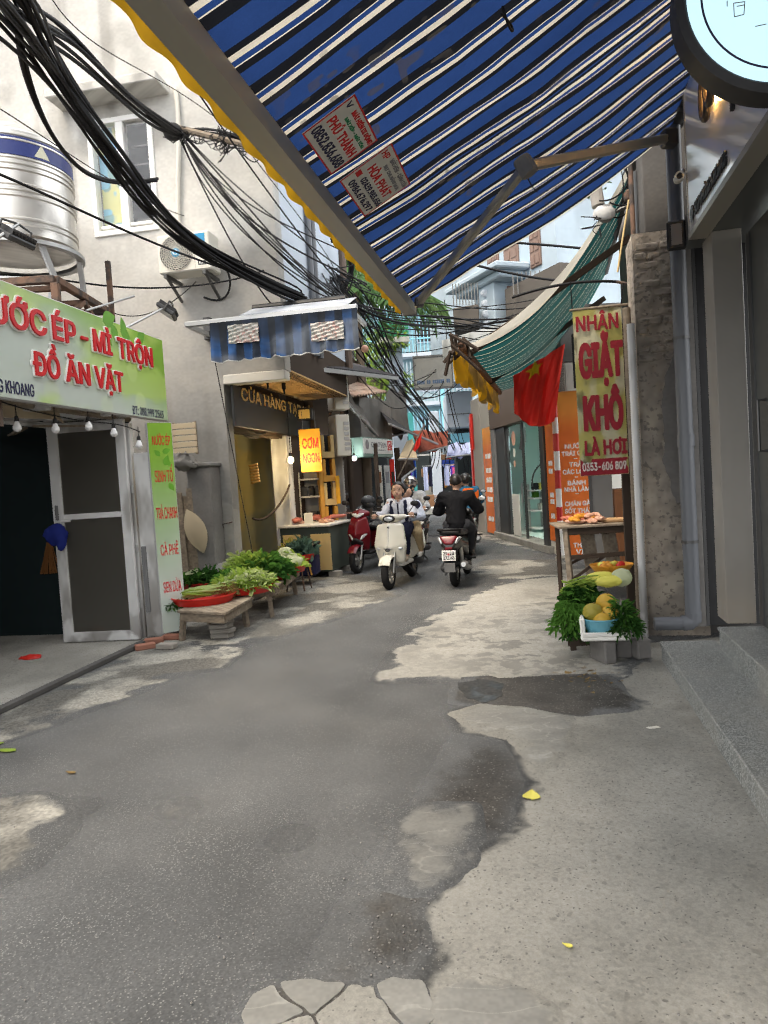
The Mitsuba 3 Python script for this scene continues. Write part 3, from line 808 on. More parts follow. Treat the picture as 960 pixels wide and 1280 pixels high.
for k, (d, v, m_) in enumerate([(-.25, 2.42, 'wood_old'), (-1.1, 2.40, 'painted_old'), (-2.2, 2.42, 'wood_old')]):
    add('roof_batten', MB().tube([FS.P(-4, v, d), FS.P(-1, v + .03, d - .06), FS.P(2.1, v, d)], .032, 8), m_, shop)
mb = MB()
for k in range(16):
    a = FS.P(rng.uniform(-1.4, 2.0), rng.uniform(2.30, 2.62), rng.uniform(-2.4, -.25))
    mb.bar(a, a + FS.U * rng.uniform(-.8, .8) + FS.N * rng.uniform(-1, .4) + v3(0, 0, rng.uniform(-.12, .1)), rng.uniform(.02, .07), .02)
add('roof_lumber', mb, 'wood_old', shop, kind='stuff')
tarp, _ = FS.sheet(-1.2, 1.2, 2.33, 2.62, -.55, 30, 6, lambda s, t: .09 * np.sin(s * 17 + t * 3) + .2 * (1 - t))
add('tarpaulin', tarp, 'tarp_beige', shop, smooth=True)
FS.box1('fascia', -2.4, -.12, 2.20, 2.42, -.13, -.10, 'brown_metal', shop)
# white gate post and board
FP1 = Frame(v3(-2.735, 7.80, 0), v3(1, -.03, 0))
add('post', FP1.box(MB(), -.02, .05, 0, 2.36, -.1, 0, .008), 'painted_old', shop)
add('side_board', FP1.box(MB(), .065, .255, 0.0, FP1.px(172, 566)[1], -.06, -.01, .006), 'painted_old', shop, label='white painted board with flaking paint at its foot')
for v in (.35, .95, 1.6):
    add('hinge', FP1.box(MB(), -.03, .05, v, v + .09, .002, .03, .006), 'light_grey', shop)
add('bolt_plate', FP1.box(MB(), .08, .13, .30, 1.02, -.008, .012, .004), 'mid_grey', shop)
# the open door
FD = Frame(v3(-3.56, 7.78, 0), v3(.89, -.09, 0))
door = shop + '__door'
labels[door] = {'label': 'white aluminium glazed door standing open'}
dw = 0.87
dtop = FD.px(100, 527)[1]
dm = FD.px(110, 645)[1]
fr = MB()
FD.box(fr, 0, .115, .03, dtop, -.02, .025, .006)
FD.box(fr, dw - .105, dw, .03, dtop, -.02, .025, .006)
FD.box(fr, .115, dw - .105, .03, .135, -.018, .023, .006)
FD.box(fr, .115, dw - .105, dm - .03, dm + .03, -.018, .023, .006)
FD.box(fr, .115, dw - .105, dtop - .11, dtop, -.018, .023, .006)
used[door + '__frame'] = 1
add('frame', fr, 'painted_old', door)
for v0, v1 in ((.135, dm - .03), (dm + .03, dtop - .11)):
    add('pane', MB().grid(np.array([[FD.P(u, v, 0) for v in (v0, v1)] for u in (.115, dw - .105)])), 'hazy_glass', door)
add('lock', FD.box(MB(), .03, .07, 1.36, 1.52, .026, .034, .003), 'mid_grey', door)
add('latch', FD.box(MB(), .085, .20, 1.335, 1.36, .026, .05, .004), 'white_plastic', door)
# the door frame above
add('lintel', FD.box(MB(), -.05, 1.0, dtop + .02, dtop + .15, -.12, -.02, .01), 'painted_old', shop)
cap_ = MB().ell(FD.P(.06, 1.21, .09), (.115, .075, .12))
cap_.ell(FD.P(.12, 1.15, .11), (.05, .05, .11)).ell(FD.P(.0, 1.22, .12), (.06, .05, .07))
m_ = cap_.mesh()
m_.vertices += (meshkit.noise(np.asarray(m_.vertices) * 28)[:, None] - .5) * .03
add('blue_bag', m_, 'blue_cap', label='dark blue cloth bag hanging on the handle of the white door', cat='bag', smooth=True)
# broom and red bag
br = Y(53, 600, 8.4)
bq = Y(62, 680, 8.3)
broom = thing('broom', 'straw broom with green handle hanging in the dark stall', 'broom')
add('handle', MB().tube([br, bq], .014, 8), 'broom_green', broom)
mb = MB()
for k in range(90):
    a = rng.uniform(0, 6.28)
    w = rng.uniform(0, 1) ** .5
    mb.tube([bq + v3(.02 * math.cos(a), .02 * math.sin(a), .05), bq + v3(.10 * w * math.cos(a), .05 * w * math.sin(a), -.2), bq + v3(.15 * w * math.cos(a), .06 * w * math.sin(a), -.34)], .005, 3)
add('bristles', mb, 'broom_straw', broom)
m_ = MB().ell(G(38, 822, .03), (.11, .055, .025), sub=3).mesh()
m_.vertices += (meshkit.noise(np.asarray(m_.vertices) * 30)[:, None] - .5) * v3(.03, .03, .03)
add('plastic_bag', m_, 'red_plastic', label='crumpled red plastic bag on the shop floor', cat='bag')
# inside: a low counter, a stool and a switch
add('switch_box', MB().box(Y(46, 612, 8.5), v3(.07, 0, 0), v3(0, .03, 0), v3(0, 0, .11)), 'off_white', shop)
cab = thing('drinks_cabinet', 'grey cabinet standing in the dark stall behind the door', 'cabinet')
add('body', MB().box(v3(-5.4, 8.0, .02), v3(.7, 0, 0), v3(0, .5, 0), v3(0, 0, .95), .02), 'mid_grey', cab)
add('top', MB().box(v3(-5.45, 7.96, .972), v3(.8, 0, 0), v3(0, .58, 0), v3(0, 0, .03), .01), 'light_grey', cab)
sh_ = thing('stall_shelf', 'shelf of jars and cups in the dark juice stall', 'shelf')
for k, v in enumerate((.9, 1.3, 1.7)):
    FS.box1('shelf_board', -.9, 1.7, v, v + .03, -3.49, -3.15, 'wood_shelf', sh_)
    for j in range(9):
        add('jar', MB().lathe([(.001, 0), (.055, 0), (.06, .1), (.05, .17), (.03, .19), (.001, .2)], FS.P(-.75 + j * .28 + .05 * (k % 2), v + .031, -3.3), sides=10), ('off_white', 'red_plastic', 'bowl_blue', 'orange_tray', 'mid_grey')[(j + 2 * k) % 5], sh_)
# loose bricks
for x, y, a, m_ in [(192, 806, .2, 'brick_red'), (214, 801, -.1, 'brick_red'), (183, 813, .5, 'brick_red'), (205, 813, -.3, 'brick_grey')]:
    c = G(x, y)
    u_ = v3(math.cos(a), math.sin(a), 0)
    add('loose_brick', MB().box(c + v3(0, 0, .006) - u_ * .1, u_ * .2, v3(-math.sin(a), math.cos(a), 0) * .1, v3(0, 0, .055), .008), m_, label='old brick lying at the end of the metal door track', cat='brick', group='bricks at the end of the door track')

# big green shop sign
sign = thing('shop_sign', 'long green sign board with raised red letters over the juice stall', 'sign')
v0, v1 = 2.405, 3.35
FS.box1('box', uR - 4.6, uR, v0, v1, -.07, -.002, 'light_grey', sign, bevel=.008)
m_, uv = FS.sheet(uR - 4.59, uR - .012, v0 + .012, v1 - .012, .002, 40, 12)
uv = np.c_[uv[:, 0], uv[:, 1]]
add('printed_face', m_, 'green_print', sign, uv=uv, smooth=True)
cap1 = FS.px(187, 436)[1] - FS.px(187, 458)[1]
vb1 = FS.px(187, 459)[1]
for wd, a, b in [('NƯỚC', None, 55), ('ÉP', 63, 92), ('-', 100, 108), ('MÌ', 114, 137), ('TRỘN', 145, 188)]:
    ub = FS.px(b, 400 + b * .27)[0]
    ua = FS.px(a, 400 + a * .27)[0] if a else ub - .93
    vb = vb1 + (cap1 * .02)
    if wd == '-': add('lettering', FS.box(MB(), ua, ub, vb + cap1 * .36, vb + cap1 * .52, .004, .03, .005), 'red_letter', sign); continue
    add('letter_edge', FS.text(wd, ua, ub, vb, cap1, .0035, .016, grow=.012), 'white_letter', sign)
    add('lettering', FS.text(wd, ua, ub, vb, cap1, .0205, .014), 'red_letter', sign, label='raised red letters ' + wd)
cap2 = FS.px(150, 466)[1] - FS.px(150, 489)[1]
vb2 = FS.px(150, 490)[1]
for wd, a, b in [('ĐỒ', 39, 72), ('ĂN', 80, 110), ('VẶT', 117, 152)]:
    ua, ub = FS.px(a, 455 + a * .23)[0], FS.px(b, 455 + b * .23)[0]
    add('letter_edge', FS.text(wd, ua, ub, vb2, cap2, .0035, .016, grow=.012), 'white_letter', sign)
    add('lettering', FS.text(wd, ua, ub, vb2, cap2, .0205, .014), 'red_letter', sign, label='raised red letters ' + wd)
vb3 = FS.px(42, 496)[1]
ub = FS.px(42, 490)[0]
du_ = ub - FS.px(0, 487)[0]
add('lettering', FS.text('507 PHÙNG KHOANG', ub - du_ * 2.05, ub, vb3, FS.px(20, 477)[1] - FS.px(20, 492)[1], .004, .002, grow=.002, bold=False), 'navy_letter', sign, label='small navy address line')
ua, ub = FS.px(165.5, 515)[0], FS.px(204, 520)[0]
add('lettering', FS.text('ĐT: 088.999.2565', ua, ub, FS.px(204, 523)[1], .085, .004, .002, grow=.0015, bold=False), 'navy_letter', sign, label='small navy telephone line')
# printed leaves on the sign
mat('print_leaf', (0.13, 0.34, 0.03), .4, 0, .35)
for x, y, a, L in [(128, 402, .4, .26), (150, 412, -.3, .2), (172, 428, .7, .2), (156, 418, 1.9, .18), (130, 418, -.6, .16), (176, 455, .2, .14), (140, 405, -1.2, .2)]:
    u, v = FS.px(x, y)
    t = np.linspace(0, 1, 8)
    w = .32 * L * np.sin(np.pi * t ** .8)
    q = np.r_[np.c_[t * L, w], np.c_[t[::-1] * L, -w[::-1]]]
    pl = affinity.rotate(Polygon(q).buffer(0), math.degrees(a), origin=(0, 0))
    add('printed_leaf', FS.flat(poly_prism(pl, .0012), u, v, .0022), 'print_leaf', sign)
# flood lamps over the sign
def floodlight(p, aim, label, wall):
    k = thing('floodlight', label, 'lamp')
    a = unit(aim)
    s = unit(np.cross(a, (0, 0, 1)))
    t = np.cross(s, a)
    add('housing', MB().box(p - s * .16 - t * .11, s * .32, t * .22, -a * .05, .012), 'dark_grey', k)
    fins = MB()
    for q in np.linspace(-.14, .14, 8): fins.box(p - a * .05 + s * q - t * .1, s * .01, t * .2, -a * .04)
    add('cooling_fins', fins, 'black', k)
    add('lens', MB().box(p - s * .14 - t * .09, s * .28, t * .18, a * .004), 'light_grey', k)
    add('bracket', MB().tube([p - s * .17, p - s * .18 - a * .12, p - a * .14, p + s * .18 - a * .12, p + s * .17], .010, 6), 'steel_dark', k)
    add('arm', MB().tube([p - a * .14, wall], .014, 8), 'galvanized', k)


floodlight(Y(207, 392, 8.35), FS.N * -.55 + v3(0, 0, -.8) + FS.U * -.2, 'black floodlight on a thin arm beyond the end of the green sign', FS.P(uR - .75, 3.345, -.03))
floodlight(Y(14, 300, 5.95), FS.N * -.5 + v3(0, 0, -.8), 'black floodlight on an arm above the left end of the green sign', FS.P(uR - 3.1, 3.345, -.03))
add('sign_stay', MB().tube([Y(108, 388, 7.3), Y(168, 370, 8.0)], .012, 6), 'galvanized', sign)
add('sign_stay', MB().bar(FS.P(uR - .18, 3.30, -.5), FS.P(uR - .18, FS.px(172, 346, -.5)[1], -.5), .05, .05), 'rusted', sign, label='rusty upright behind the sign')
# string of bulbs
cab_pts = [Y(-40, 480, 5.7), Y(10, 505, 6.1), Y(70, 520, 6.55), Y(111, 527, 6.95), Y(143, 530, 7.3), Y(175, 540, 7.6)]
add('lamp_cable', MB().tube(spline(cab_pts, 30), .006, 5), 'cable', label='thin black flex carrying the bulbs below the green sign', cat='cable')
ords = ['leftmost', 'second', 'middle', 'fourth', 'rightmost']
for k, (x, y, dd) in enumerate([(21.5, 535, 6.15), (69.5, 537, 6.55), (111, 534, 6.95), (142.5, 542, 7.3), (174, 557, 7.6)]):
    c = Y(x, y, dd)
    key = thing('light_bulb', f'white globe bulb, {ords[k]} of the five hanging below the green sign', 'light bulb', 'bulbs below the green sign')
    r_ = .036
    add('glass', MB().lathe([(.001, -r_), (r_ * .6, -r_ * .8), (r_ * .95, -r_ * .3), (r_, 0), (r_ * .9, r_ * .45), (r_ * .62, r_ * 1.1), (r_ * .42, r_ * 1.6)], c, sides=16), 'bulb_glass', key, smooth=True)
    add('socket', MB().lathe([(r_ * .5, r_ * 1.55), (r_ * .55, r_ * 1.7), (r_ * .5, r_ * 2.6), (.006, r_ * 2.9)], c, sides=10), 'black', key)
    add('flex', MB().tube([c + v3(0, 0, r_ * 2.8), c + v3(0, 0, .2)], .005, 5), 'cable', key)
# upright green banner board
bl, brr = v3(-2.475, 7.74, 0), G(236, 793)
FB = Frame(bl, brr - bl)
bw = FB.px(215, 540)[0]
bt = FB.px(200, 528)[1]
bb = thing('menu_board', 'tall narrow green menu board beside the white door', 'sign')
FB.box1('board', 0, bw, .06, bt, -.03, -.002, 'light_grey', bb)
m_, uv = FB.sheet(.006, bw - .006, .065, bt - .005, .0015, 6, 24)
uv[:, 1] = .06 + uv[:, 1] * 1.0
add('printed_face', m_, 'green_print', bb, uv=uv, smooth=True)
for wd, x0, x1, yb, yt in [('NƯỚC ÉP', 192, 212, 556, 545), ('SINH TỐ', 196.5, 216, 602, 588), ('TRÀ CHANH', 196.5, 224, 648, 634), ('CÀ PHÊ', 206, 224, 693, 680), ('SEN DỪA', 207.5, 229, 739, 726)]:
    um = bw * .53
    wdt = bw * (.72 if wd != 'TRÀ CHANH' else .84)
    vb = FB.px((x0 + x1) / 2, yb)[1]
    cp = FB.px((x0 + x1) / 2, yt)[1] - vb
    add('lettering', FB.text(wd, um - wdt / 2, um + wdt / 2, vb, cp, .0025, .0015, grow=.001, bold=False), 'red_letter', bb, label='red words ' + wd)
mb = MB()
for x, y, a, L in [(203, 566, .4, .1), (200, 570, 2.3, .09), (206, 582, 1.2, .12), (211, 604, -1.0, .1), (207, 575, -.9, .09)]:
    u, v = FB.px(x, y)
    t = np.linspace(0, 1, 8)
    w = .3 * L * np.sin(np.pi * t ** .8)
    pl = affinity.rotate(Polygon(np.r_[np.c_[t * L, w], np.c_[t[::-1] * L, -w[::-1]]]).buffer(0), math.degrees(a), origin=(0, 0))
    add('printed_leaf', FB.flat(poly_prism(pl, .0008), u, v, .0018), 'print_leaf', bb)

# water tank on its stand
tc = Y(12, 220, 7.6)
tx, ty = tc[0], tc[1]
tz0, tz1 = Y(20, 292, 7.0)[2], Y(30, 150, 7.0)[2]
R_ = .60
tank = thing('water_tank', 'ribbed stainless steel water tank with a blue band on a rusty stand', 'tank')
H_ = tz1 - tz0
prof = [(.001, 0), (R_ * .80, .0), (R_, .03)]
for a in (.12, .17, .38, .43, .48, .62, .67, .72, .88, .93):
    z = a * H_
    prof += [(R_, z - .018), (R_ + .014, z - .007), (R_ + .014, z + .007), (R_, z + .018)]
prof += [(R_, H_ - .03), (R_ * .97, H_), (R_ * .55, H_ + .16), (R_ * .3, H_ + .20), (.001, H_ + .21)]
prof[2:-5] = sorted(prof[2:-5], key=lambda q: q[1])
add('shell', MB().lathe(prof, (tx, ty, tz0), sides=56), 'steel_tank', tank, smooth=28)
add('blue_band', MB().lathe([(R_ + .001, .635 * H_ + .11), (R_ + .008, .635 * H_ + .112), (R_ + .008, .635 * H_ + .285), (R_ + .001, .635 * H_ + .29)], (tx, ty, tz0), sides=56), 'tank_blue', tank, smooth=40)
zt = .635 * H_ + .13
ang0 = math.atan2(-ty, -tx) + .52
tri = MB()
for da, db in ((-.13, 0), (0, .13)):
    pts = []
    for a, z in ((da, zt), (db, zt), (0, zt + .13)):
        pts.append((tx + (R_ + .011) * math.cos(ang0 + a), ty + (R_ + .011) * math.sin(ang0 + a), tz0 + z))
    tri.add(pts, [(0, 1, 2)])
mat('tank_mark', (.55, .54, .42), .5)
add('triangle_mark', tri, 'tank_mark', tank)
add('base_ring', MB().lathe([(R_ * .98, -.02), (R_ * 1.10, -.02), (R_ * 1.10, -.06), (R_ * .98, -.06)], (tx, ty, tz0), sides=48), 'galvanized', tank)
for k in range(6):
    a = k * math.pi / 3 + .3
    add('cradle_leg', MB().bar((tx + R_ * 1.0 * math.cos(a), ty + R_ * 1.0 * math.sin(a), tz0 - .03), (tx + R_ * 1.05 * math.cos(a + .2), ty + R_ * 1.05 * math.sin(a + .2), tz0 - .42), .05, .05), 'galvanized', tank)
add('cradle_ring', MB().lathe([(R_ * 1.0, -.40), (R_ * 1.10, -.40), (R_ * 1.10, -.44), (R_ * 1.0, -.44)], (tx, ty, tz0), sides=40), 'galvanized', tank)
stand = thing('tank_stand', 'rusty angle iron stand carrying the water tank', 'stand')
sz = tz0 - .47
hs = .66
cs = [(tx + a * hs, ty + b * hs) for a, b in ((-1, -1), (1, -1), (1, 1), (-1, 1))]
for i in range(4):
    p, q = cs[i], cs[(i + 1) % 4]
    add('rail', MB().bar((*p, sz), (*q, sz), .07, .07, bevel=.006), 'rusted', stand)
    add('leg', MB().bar((*p, 2.9), (*p, sz - .035), .07, .07, bevel=.006), 'rusted', stand)
    m0 = ((p[0] + q[0]) / 2, (p[1] + q[1]) / 2)
    for e in (p, q): add('brace', MB().bar((*e, sz - .42), (*m0, sz - .05), .045, .045), 'rusted', stand)
    add('tie', MB().bar((*p, sz - .42), (*q, sz - .42), .05, .05), 'rusted', stand)
for k in (-.3, .3):
    add('cross_beam', MB().bar((tx - hs, ty + k, sz + .02), (tx + hs, ty + k, sz + .02), .06, .05), 'rusted', stand)

# ------------------------------------------------------------------ leaves and heaps
def leaves(c, t, L, W, seed=0, fold=.18, droop=.2):
    r_ = np.random.default_rng(seed)
    c, t = np.asarray(c, float), np.asarray(t, float)
    n = len(c)
    t = t / (np.linalg.norm(t, axis=1, keepdims=True) + 1e-9)
    up = np.array([0, 0, 1.0]) + r_.normal(0, .5, (n, 3))
    s = np.cross(t, up)
    s /= np.linalg.norm(s, axis=1, keepdims=True) + 1e-9
    k = np.cross(s, t)
    L = (np.full(n, L) * r_.uniform(.6, 1.35, n))[:, None]
    W = (np.full(n, W) * r_.uniform(.7, 1.3, n))[:, None]
    V = np.stack([c, c + t * L * .35 - s * W / 2 + k * L * fold * .5, c + t * L * .8 - s * W * .42 + k * L * (fold * .5 - droop * .5), c + t * L * .55 - k * L * .02,
                  c + t * L * .35 + s * W / 2 + k * L * fold * .5, c + t * L * .8 + s * W * .42 + k * L * (fold * .5 - droop * .5), c + t * L - k * L * droop], 1)
    Fc = np.array([(0, 3, 1), (1, 3, 2), (2, 3, 6), (0, 4, 3), (4, 5, 3), (5, 6, 3)])
    return (V.reshape(-1, 3), (Fc[None] + 7 * np.arange(n)[:, None, None]).reshape(-1, 3))


def heap(ctr, R, H, n, L, W, seed, out=.8, up=.5, sq=(1, 1), **k):
    r_ = np.random.default_rng(seed)
    rr, a = np.sqrt(r_.uniform(0, 1, n)) * R, r_.uniform(0, 6.283, n)
    z = H * (1 - (rr / R) ** 2) * r_.uniform(.45, 1, n)
    c = np.c_[rr * np.cos(a) * sq[0], rr * np.sin(a) * sq[1], z] + ctr
    t = np.c_[np.cos(a) * out, np.sin(a) * out, np.full(n, up)] + r_.normal(0, .45, (n, 3))
    return leaves(c, t, L, W, seed + 1, **k)


def stalks(p, q, n, spread, rad, seed, sagz=.0):
    r_ = np.random.default_rng(seed)
    mb = MB()
    for _ in range(n):
        a = np.asarray(p) + r_.normal(0, spread, 3) * [1, 1, .6]
        b = np.asarray(q) + r_.normal(0, spread, 3) * [1, 1, .6]
        m = (a + b) / 2 + v3(0, 0, r_.uniform(-.01, .02) + sagz)
        mb.tube([a, m, b], [rad, rad * 1.1, rad * .6], 5)
    return mb


# ------------------------------------------------------------------ tall grey house
gU = v3(sL[1], -sL[0], 0)
GO = v3(-2.05, 9.78, 0)
FG = Frame(GO, gU)                 # the gable towards us
FH = Frame(GO, sL)                 # its street front
house = thing('grey_house', 'tall rendered grey and cream house whose upper floor juts over the lane', 'house')
uj = FG.px(340, 222)[0]            # the upper floor juts out this far
zs = FG.px(330, 464)[1]            # its underside
wx0, wz1 = FG.px(108, 150)
wx1, wz0 = FG.px(200, 287)
wz1 = FG.px(150, 146)[1]
wall = MB()
FG.box(wall, -8, 0, 0, zs, -.25, 0)
TOP = 11.0
FG.box(wall, -8, wx0, zs, TOP, -.25, 0)
FG.box(wall, wx1, uj, zs, TOP, -.25, 0)
FG.box(wall, wx0, wx1, zs, wz0, -.25, 0)
FG.box(wall, wx0, wx1, wz1, TOP, -.25, 0)
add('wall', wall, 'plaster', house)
FJ = Frame(FG.P(uj, 0, 0), sL)
add('street_wall', FJ.box(MB(), .252, 3.9, 3.75, TOP, -.2, -.004), 'pale_blue_wall', house)
add('eaves_board', FJ.box(MB(), .252, 3.9, zs, 3.745, -.2, -.006), 'dark_brown', house)
for u in (1.5, 1.75, 3.8):
    add('drain_pipe', MB().tube([FJ.P(u, zs + .4, .05), FJ.P(u, TOP, .05)], .045 if u < 3 else .07, 8), 'pipe_grey' if u < 3 else 'brown_metal', house)
# planked underside
n_pl = 9
for k in range(n_pl):
    d0 = -uj + 0.02
    w = uj / n_pl
    add('soffit_plank', MB().box(FJ.P(.26, zs, -uj + k * w + .004), FJ.U * 3.4, FJ.N * (w - .008), v3(0, 0, .03), .004), 'plank_warm', house)
add('soffit_beam', FG.box(MB(), 0.002, uj - .002, zs - .13, zs - .003, -.2, .012, .01), 'off_white', house)
# window of the gable
win = house + '__window'
labels[win] = {'label': 'white framed window with two tall panes'}
fr = MB()
um = (wx0 + wx1) / 2
for u0, u1 in ((wx0, wx0 + .07), (wx1 - .07, wx1)): FG.box(fr, u0, u1, wz0, wz1, -.10, .03, .006)
FG.box(fr, wx0 + .07, wx1 - .07, wz0, wz0 + .07, -.10, .028, .006)
FG.box(fr, wx0 + .07, wx1 - .07, wz1 - .07, wz1, -.10, .028, .006)
FG.box(fr, um - .055, um + .055, wz0 + .07, wz1 - .07, -.10, .026, .006)
FG.box(fr, wx0 + .10, um - .06, wz0 + .10, wz0 + .14, -.06, .01, .004)
FG.box(fr, um + .06, wx1 - .10, wz0 + .10, wz0 + .14, -.06, .01, .004)
add('frame', fr, 'white_plastic', win)
mat('lace_print', lambda p, n, uv: mix(mix(C3(.10, .22, .22), C3(.40, .40, .14), smoothstep(.4, .62, noise(p.x * 9, p.z * 7))), C3(.10, .30, .42), smoothstep(.58, .7, noise(p.x * 7 + 4, p.z * 8))), .3)
for a, b in ((wx0 + .07, um - .055), (um + .055, wx1 - .07)):
    add('pane', MB().grid(np.array([[FG.P(u, v, -.03) for v in (wz0 + .07, wz1 - .07)] for u in (a, b)])), 'glass', win)
add('curtain', FG.box(MB(), wx0 + .07, um - .055, wz0, wz1, -.16, -.13), 'lace_print', win, label='patterned green and yellow curtain')
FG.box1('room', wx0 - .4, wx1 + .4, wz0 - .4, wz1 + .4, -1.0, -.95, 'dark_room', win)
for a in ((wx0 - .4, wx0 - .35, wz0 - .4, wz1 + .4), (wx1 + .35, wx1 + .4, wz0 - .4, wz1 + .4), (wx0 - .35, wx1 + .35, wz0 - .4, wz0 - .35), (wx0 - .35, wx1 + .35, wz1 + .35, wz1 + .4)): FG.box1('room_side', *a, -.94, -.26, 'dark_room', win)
for k in range(5):
    v = wz0 + .22 + k * .25
    add('window_bar', FG.box(MB(), um + .055, wx1 - .07, v, v + .02, -.2, -.18), 'steel_dark', win)
lu0, lu1 = FG.px(76, 121)[0], FG.px(211, 106)[0]
lv = FG.px(150, 122)[1]
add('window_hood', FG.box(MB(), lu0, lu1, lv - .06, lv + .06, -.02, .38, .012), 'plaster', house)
hp = [FG.px(221, 112), FG.px(224, 140), FG.px(225, 200), FG.px(226, 290)]
add('hose', MB().tube(spline([FG.P(u, v, .05) for u, v in hp], 20), .03, 8), 'off_white', house, smooth=True)
# lower pier and old boards in front of the gable
pu0, pu1 = FG.px(247, 600)[0], FG.px(276, 600)[0]
pv = FG.px(262, 584)[1]
add('pier', FG.box(MB(), pu0, pu1, 0, pv, 0.002, .34, .02), 'cement', house)
add('pier_cap', FG.box(MB(), pu0 - .03, pu1 + .03, pv + .002, pv + .06, 0.002, .38, .015), 'plaster', house)
bk = thing('old_boards', 'weathered grey boards stood on end beside the green menu board', 'boards')
for k, x in enumerate((222, 229, 236, 242)):
    u = FG.px(x, 640, .3)[0]
    add('board', MB().box(FG.P(u - .04, 0, .30 + .02 * (k % 2)), FG.U * .085 + v3(0, 0, .002), v3(0, 0, 1.62 - .05 * (k % 3)) - FG.U * .03, FG.N * .022, .004), 'wood_old', bk)
c_ = FG.P(FG.px(231, 577, .42)[0], FG.px(231, 577, .42)[1], .42)
m_ = MB().ell(c_, (.19, .10, .10), sub=3).mesh()
m_.vertices += (np.stack([meshkit.fbm(np.asarray(m_.vertices) * 9, 4, q) for q in (1, 2, 3)], -1) - .5) * .26
add('cloth_bundle', m_, 'tarp_grey', label='crumpled grey cloth bundle on top of the old boards', cat='bundle', smooth=True)
crt = thing('wooden_crate', 'pale slatted crate stacked above the old boards', 'crate')
cu, cv = FG.px(218, 572, .3)
for k in range(5):
    add('slat', FG.box(MB(), cu - .02, cu + .34, cv + .045 + k * .082, cv + .115 + k * .082, .30, .315, .003), 'tarp_beige', crt)
for k in (0, 1):
    add('post', FG.box(MB(), cu + k * .3, cu + .03 + k * .3, cv + .03, cv + .46, .26, .298, .003), 'wood_old', crt)
# the pale palm sheath leaning on the pier
hu, hv = FG.px(244, 664, .42)
fan = []
t = np.linspace(0, 1, 14)
wv = .155 * np.sin(np.pi * t) ** .8
cz = np.c_[np.zeros(14), (t - .5) * .62]
L_ = np.stack([np.c_[cz[:, 0] - wv * .9, cz[:, 1], np.zeros(14)], np.c_[cz[:, 0], cz[:, 1], .05 * np.sin(np.pi * t)], np.c_[cz[:, 0] + wv, cz[:, 1], np.zeros(14)]], 1)
a_ = .32
L2 = np.stack([L_[..., 0] * math.cos(a_) - L_[..., 1] * math.sin(a_), L_[..., 0] * math.sin(a_) + L_[..., 1] * math.cos(a_), L_[..., 2]], -1)
P = FG.P(hu, hv, .42) + L2[..., 0:1] * FG.U + L2[..., 1:2] * FG.Z + L2[..., 2:3] * FG.N
mb = MB().grid(P)
mb.grid(P - FG.N * .008)
add('palm_sheath', mb, 'tarp_beige', label='pale pointed palm sheath leaning between boards and pier', cat='sheath', smooth=40)
add('meter_hook', MB().tube([FG.P(FG.px(280, 660)[0], FG.px(280, 660)[1], .01), FG.P(FG.px(281, 655)[0], FG.px(281, 655)[1], .07), FG.P(FG.px(293, 652)[0], FG.px(293, 652)[1], .07)], .008, 5), 'rusted', house)

# general store under the jutting floor
store_d = 1.5
u_end = FH.px(331, 620, -.7)[0]
for nm, args, m_ in [('shop_back_wall', (.2, u_end + .1, 0, 2.75, -store_d - .1, -store_d), 'counter_green'),
                     ('shop_side_wall', (u_end, u_end + .12, 0, 2.6, -store_d, -.12), 'yellow_wall'),
                     ('shop_ceiling', (.2, u_end + .1, 2.61, 2.68, -store_d, -.1), 'panel_wood'),
                     ('shop_floor', (.2, u_end + .1, .0, .14, -store_d, .12), 'concrete')]:
    FH.box1(nm, *args, m_, house)
pu = FH.px(366, 640, .05)[0]
sv_low = 2.41
add('shop_pillar', FH.box(MB(), pu - .14, pu + .16, 0, sv_low, -.22, .06, .012), 'painted_old', house)
FH.box1('front_wall', pu + .16, 4.4, 0, zs, -.25, 0, 'dark_brown', house)
FH.box1('shop_lintel', .262, pu - .14, 2.36, zs - .005, -.15, -.004, 'dark_brown', house)
ss = thing('store_sign', 'dark board with gilt letters under the planked soffit', 'sign')
u0 = .06
u1 = FH.px(398, 535, .1)[0]
sv0, sv1 = 2.42, 2.98
FH.box1('board', u0, u1, sv0, sv1, .065, .105, 'slate_sign', ss, bevel=.006)
la, lb = FH.px(301, 492, .1)[0], FH.px(394, 530, .1)[0]
lcap = FH.px(302, 484, .1)[1] - FH.px(302, 499, .1)[1]
lvb = FH.px(302, 500, .1)[1]
add('lettering', FH.text('CỬA HÀNG TẠP HÓA', la, lb, lvb, lcap, .107, .006, bold=False, grow=.004), 'gold_letter', ss, label='gilt letters naming a general store')
for k, (x, y) in enumerate([(318, 478), (332, 486)]):
    c = FH.P(.5 + .75 * k, zs - .1, .45)
    add('ceiling_fitting', MB().lathe([(.03, .1), (.03, .02), (.014, 0), (.012, -.07), (.001, -.075)], c, sides=10), 'black', house)
coil = MB()
for k in range(5):
    a = np.linspace(0, 6.283, 26)
    u, v = FH.px(312, 541, -.1)
    coil.tube([FH.P(u + .42 * math.cos(q) + .02 * k, v + .085 * math.sin(q) + .016 * k, -.06 + .015 * k) for q in a], .012, 5)
add('cable_coil', coil, 'cable', label='coil of black cable hanging above the store opening', cat='cable')
yb = MB()
hc = Y(318, 592, 10.9)
for k in range(7):
    yb.tube([hc + v3(.06 * math.cos(q) + .012 * (k - 3) * .2, .05 * math.sin(q), .13 - .043 * k + .012 * math.cos(q)) for q in np.linspace(0, 6.283, 14)], .015, 5)
add('hanging_rope_bundle', yb, 'crate_yellow', label='yellow bundle hanging in the store opening', cat='bundle')
add('brown_cable', MB().tube(spline([Y(316, 648, 10.9), Y(330, 648, 11.2), Y(345, 636, 11.5), Y(362, 606, 11.9)], 16), .018, 6), 'dark_brown', label='brown cable looping across the store opening', cat='cable', smooth=True)
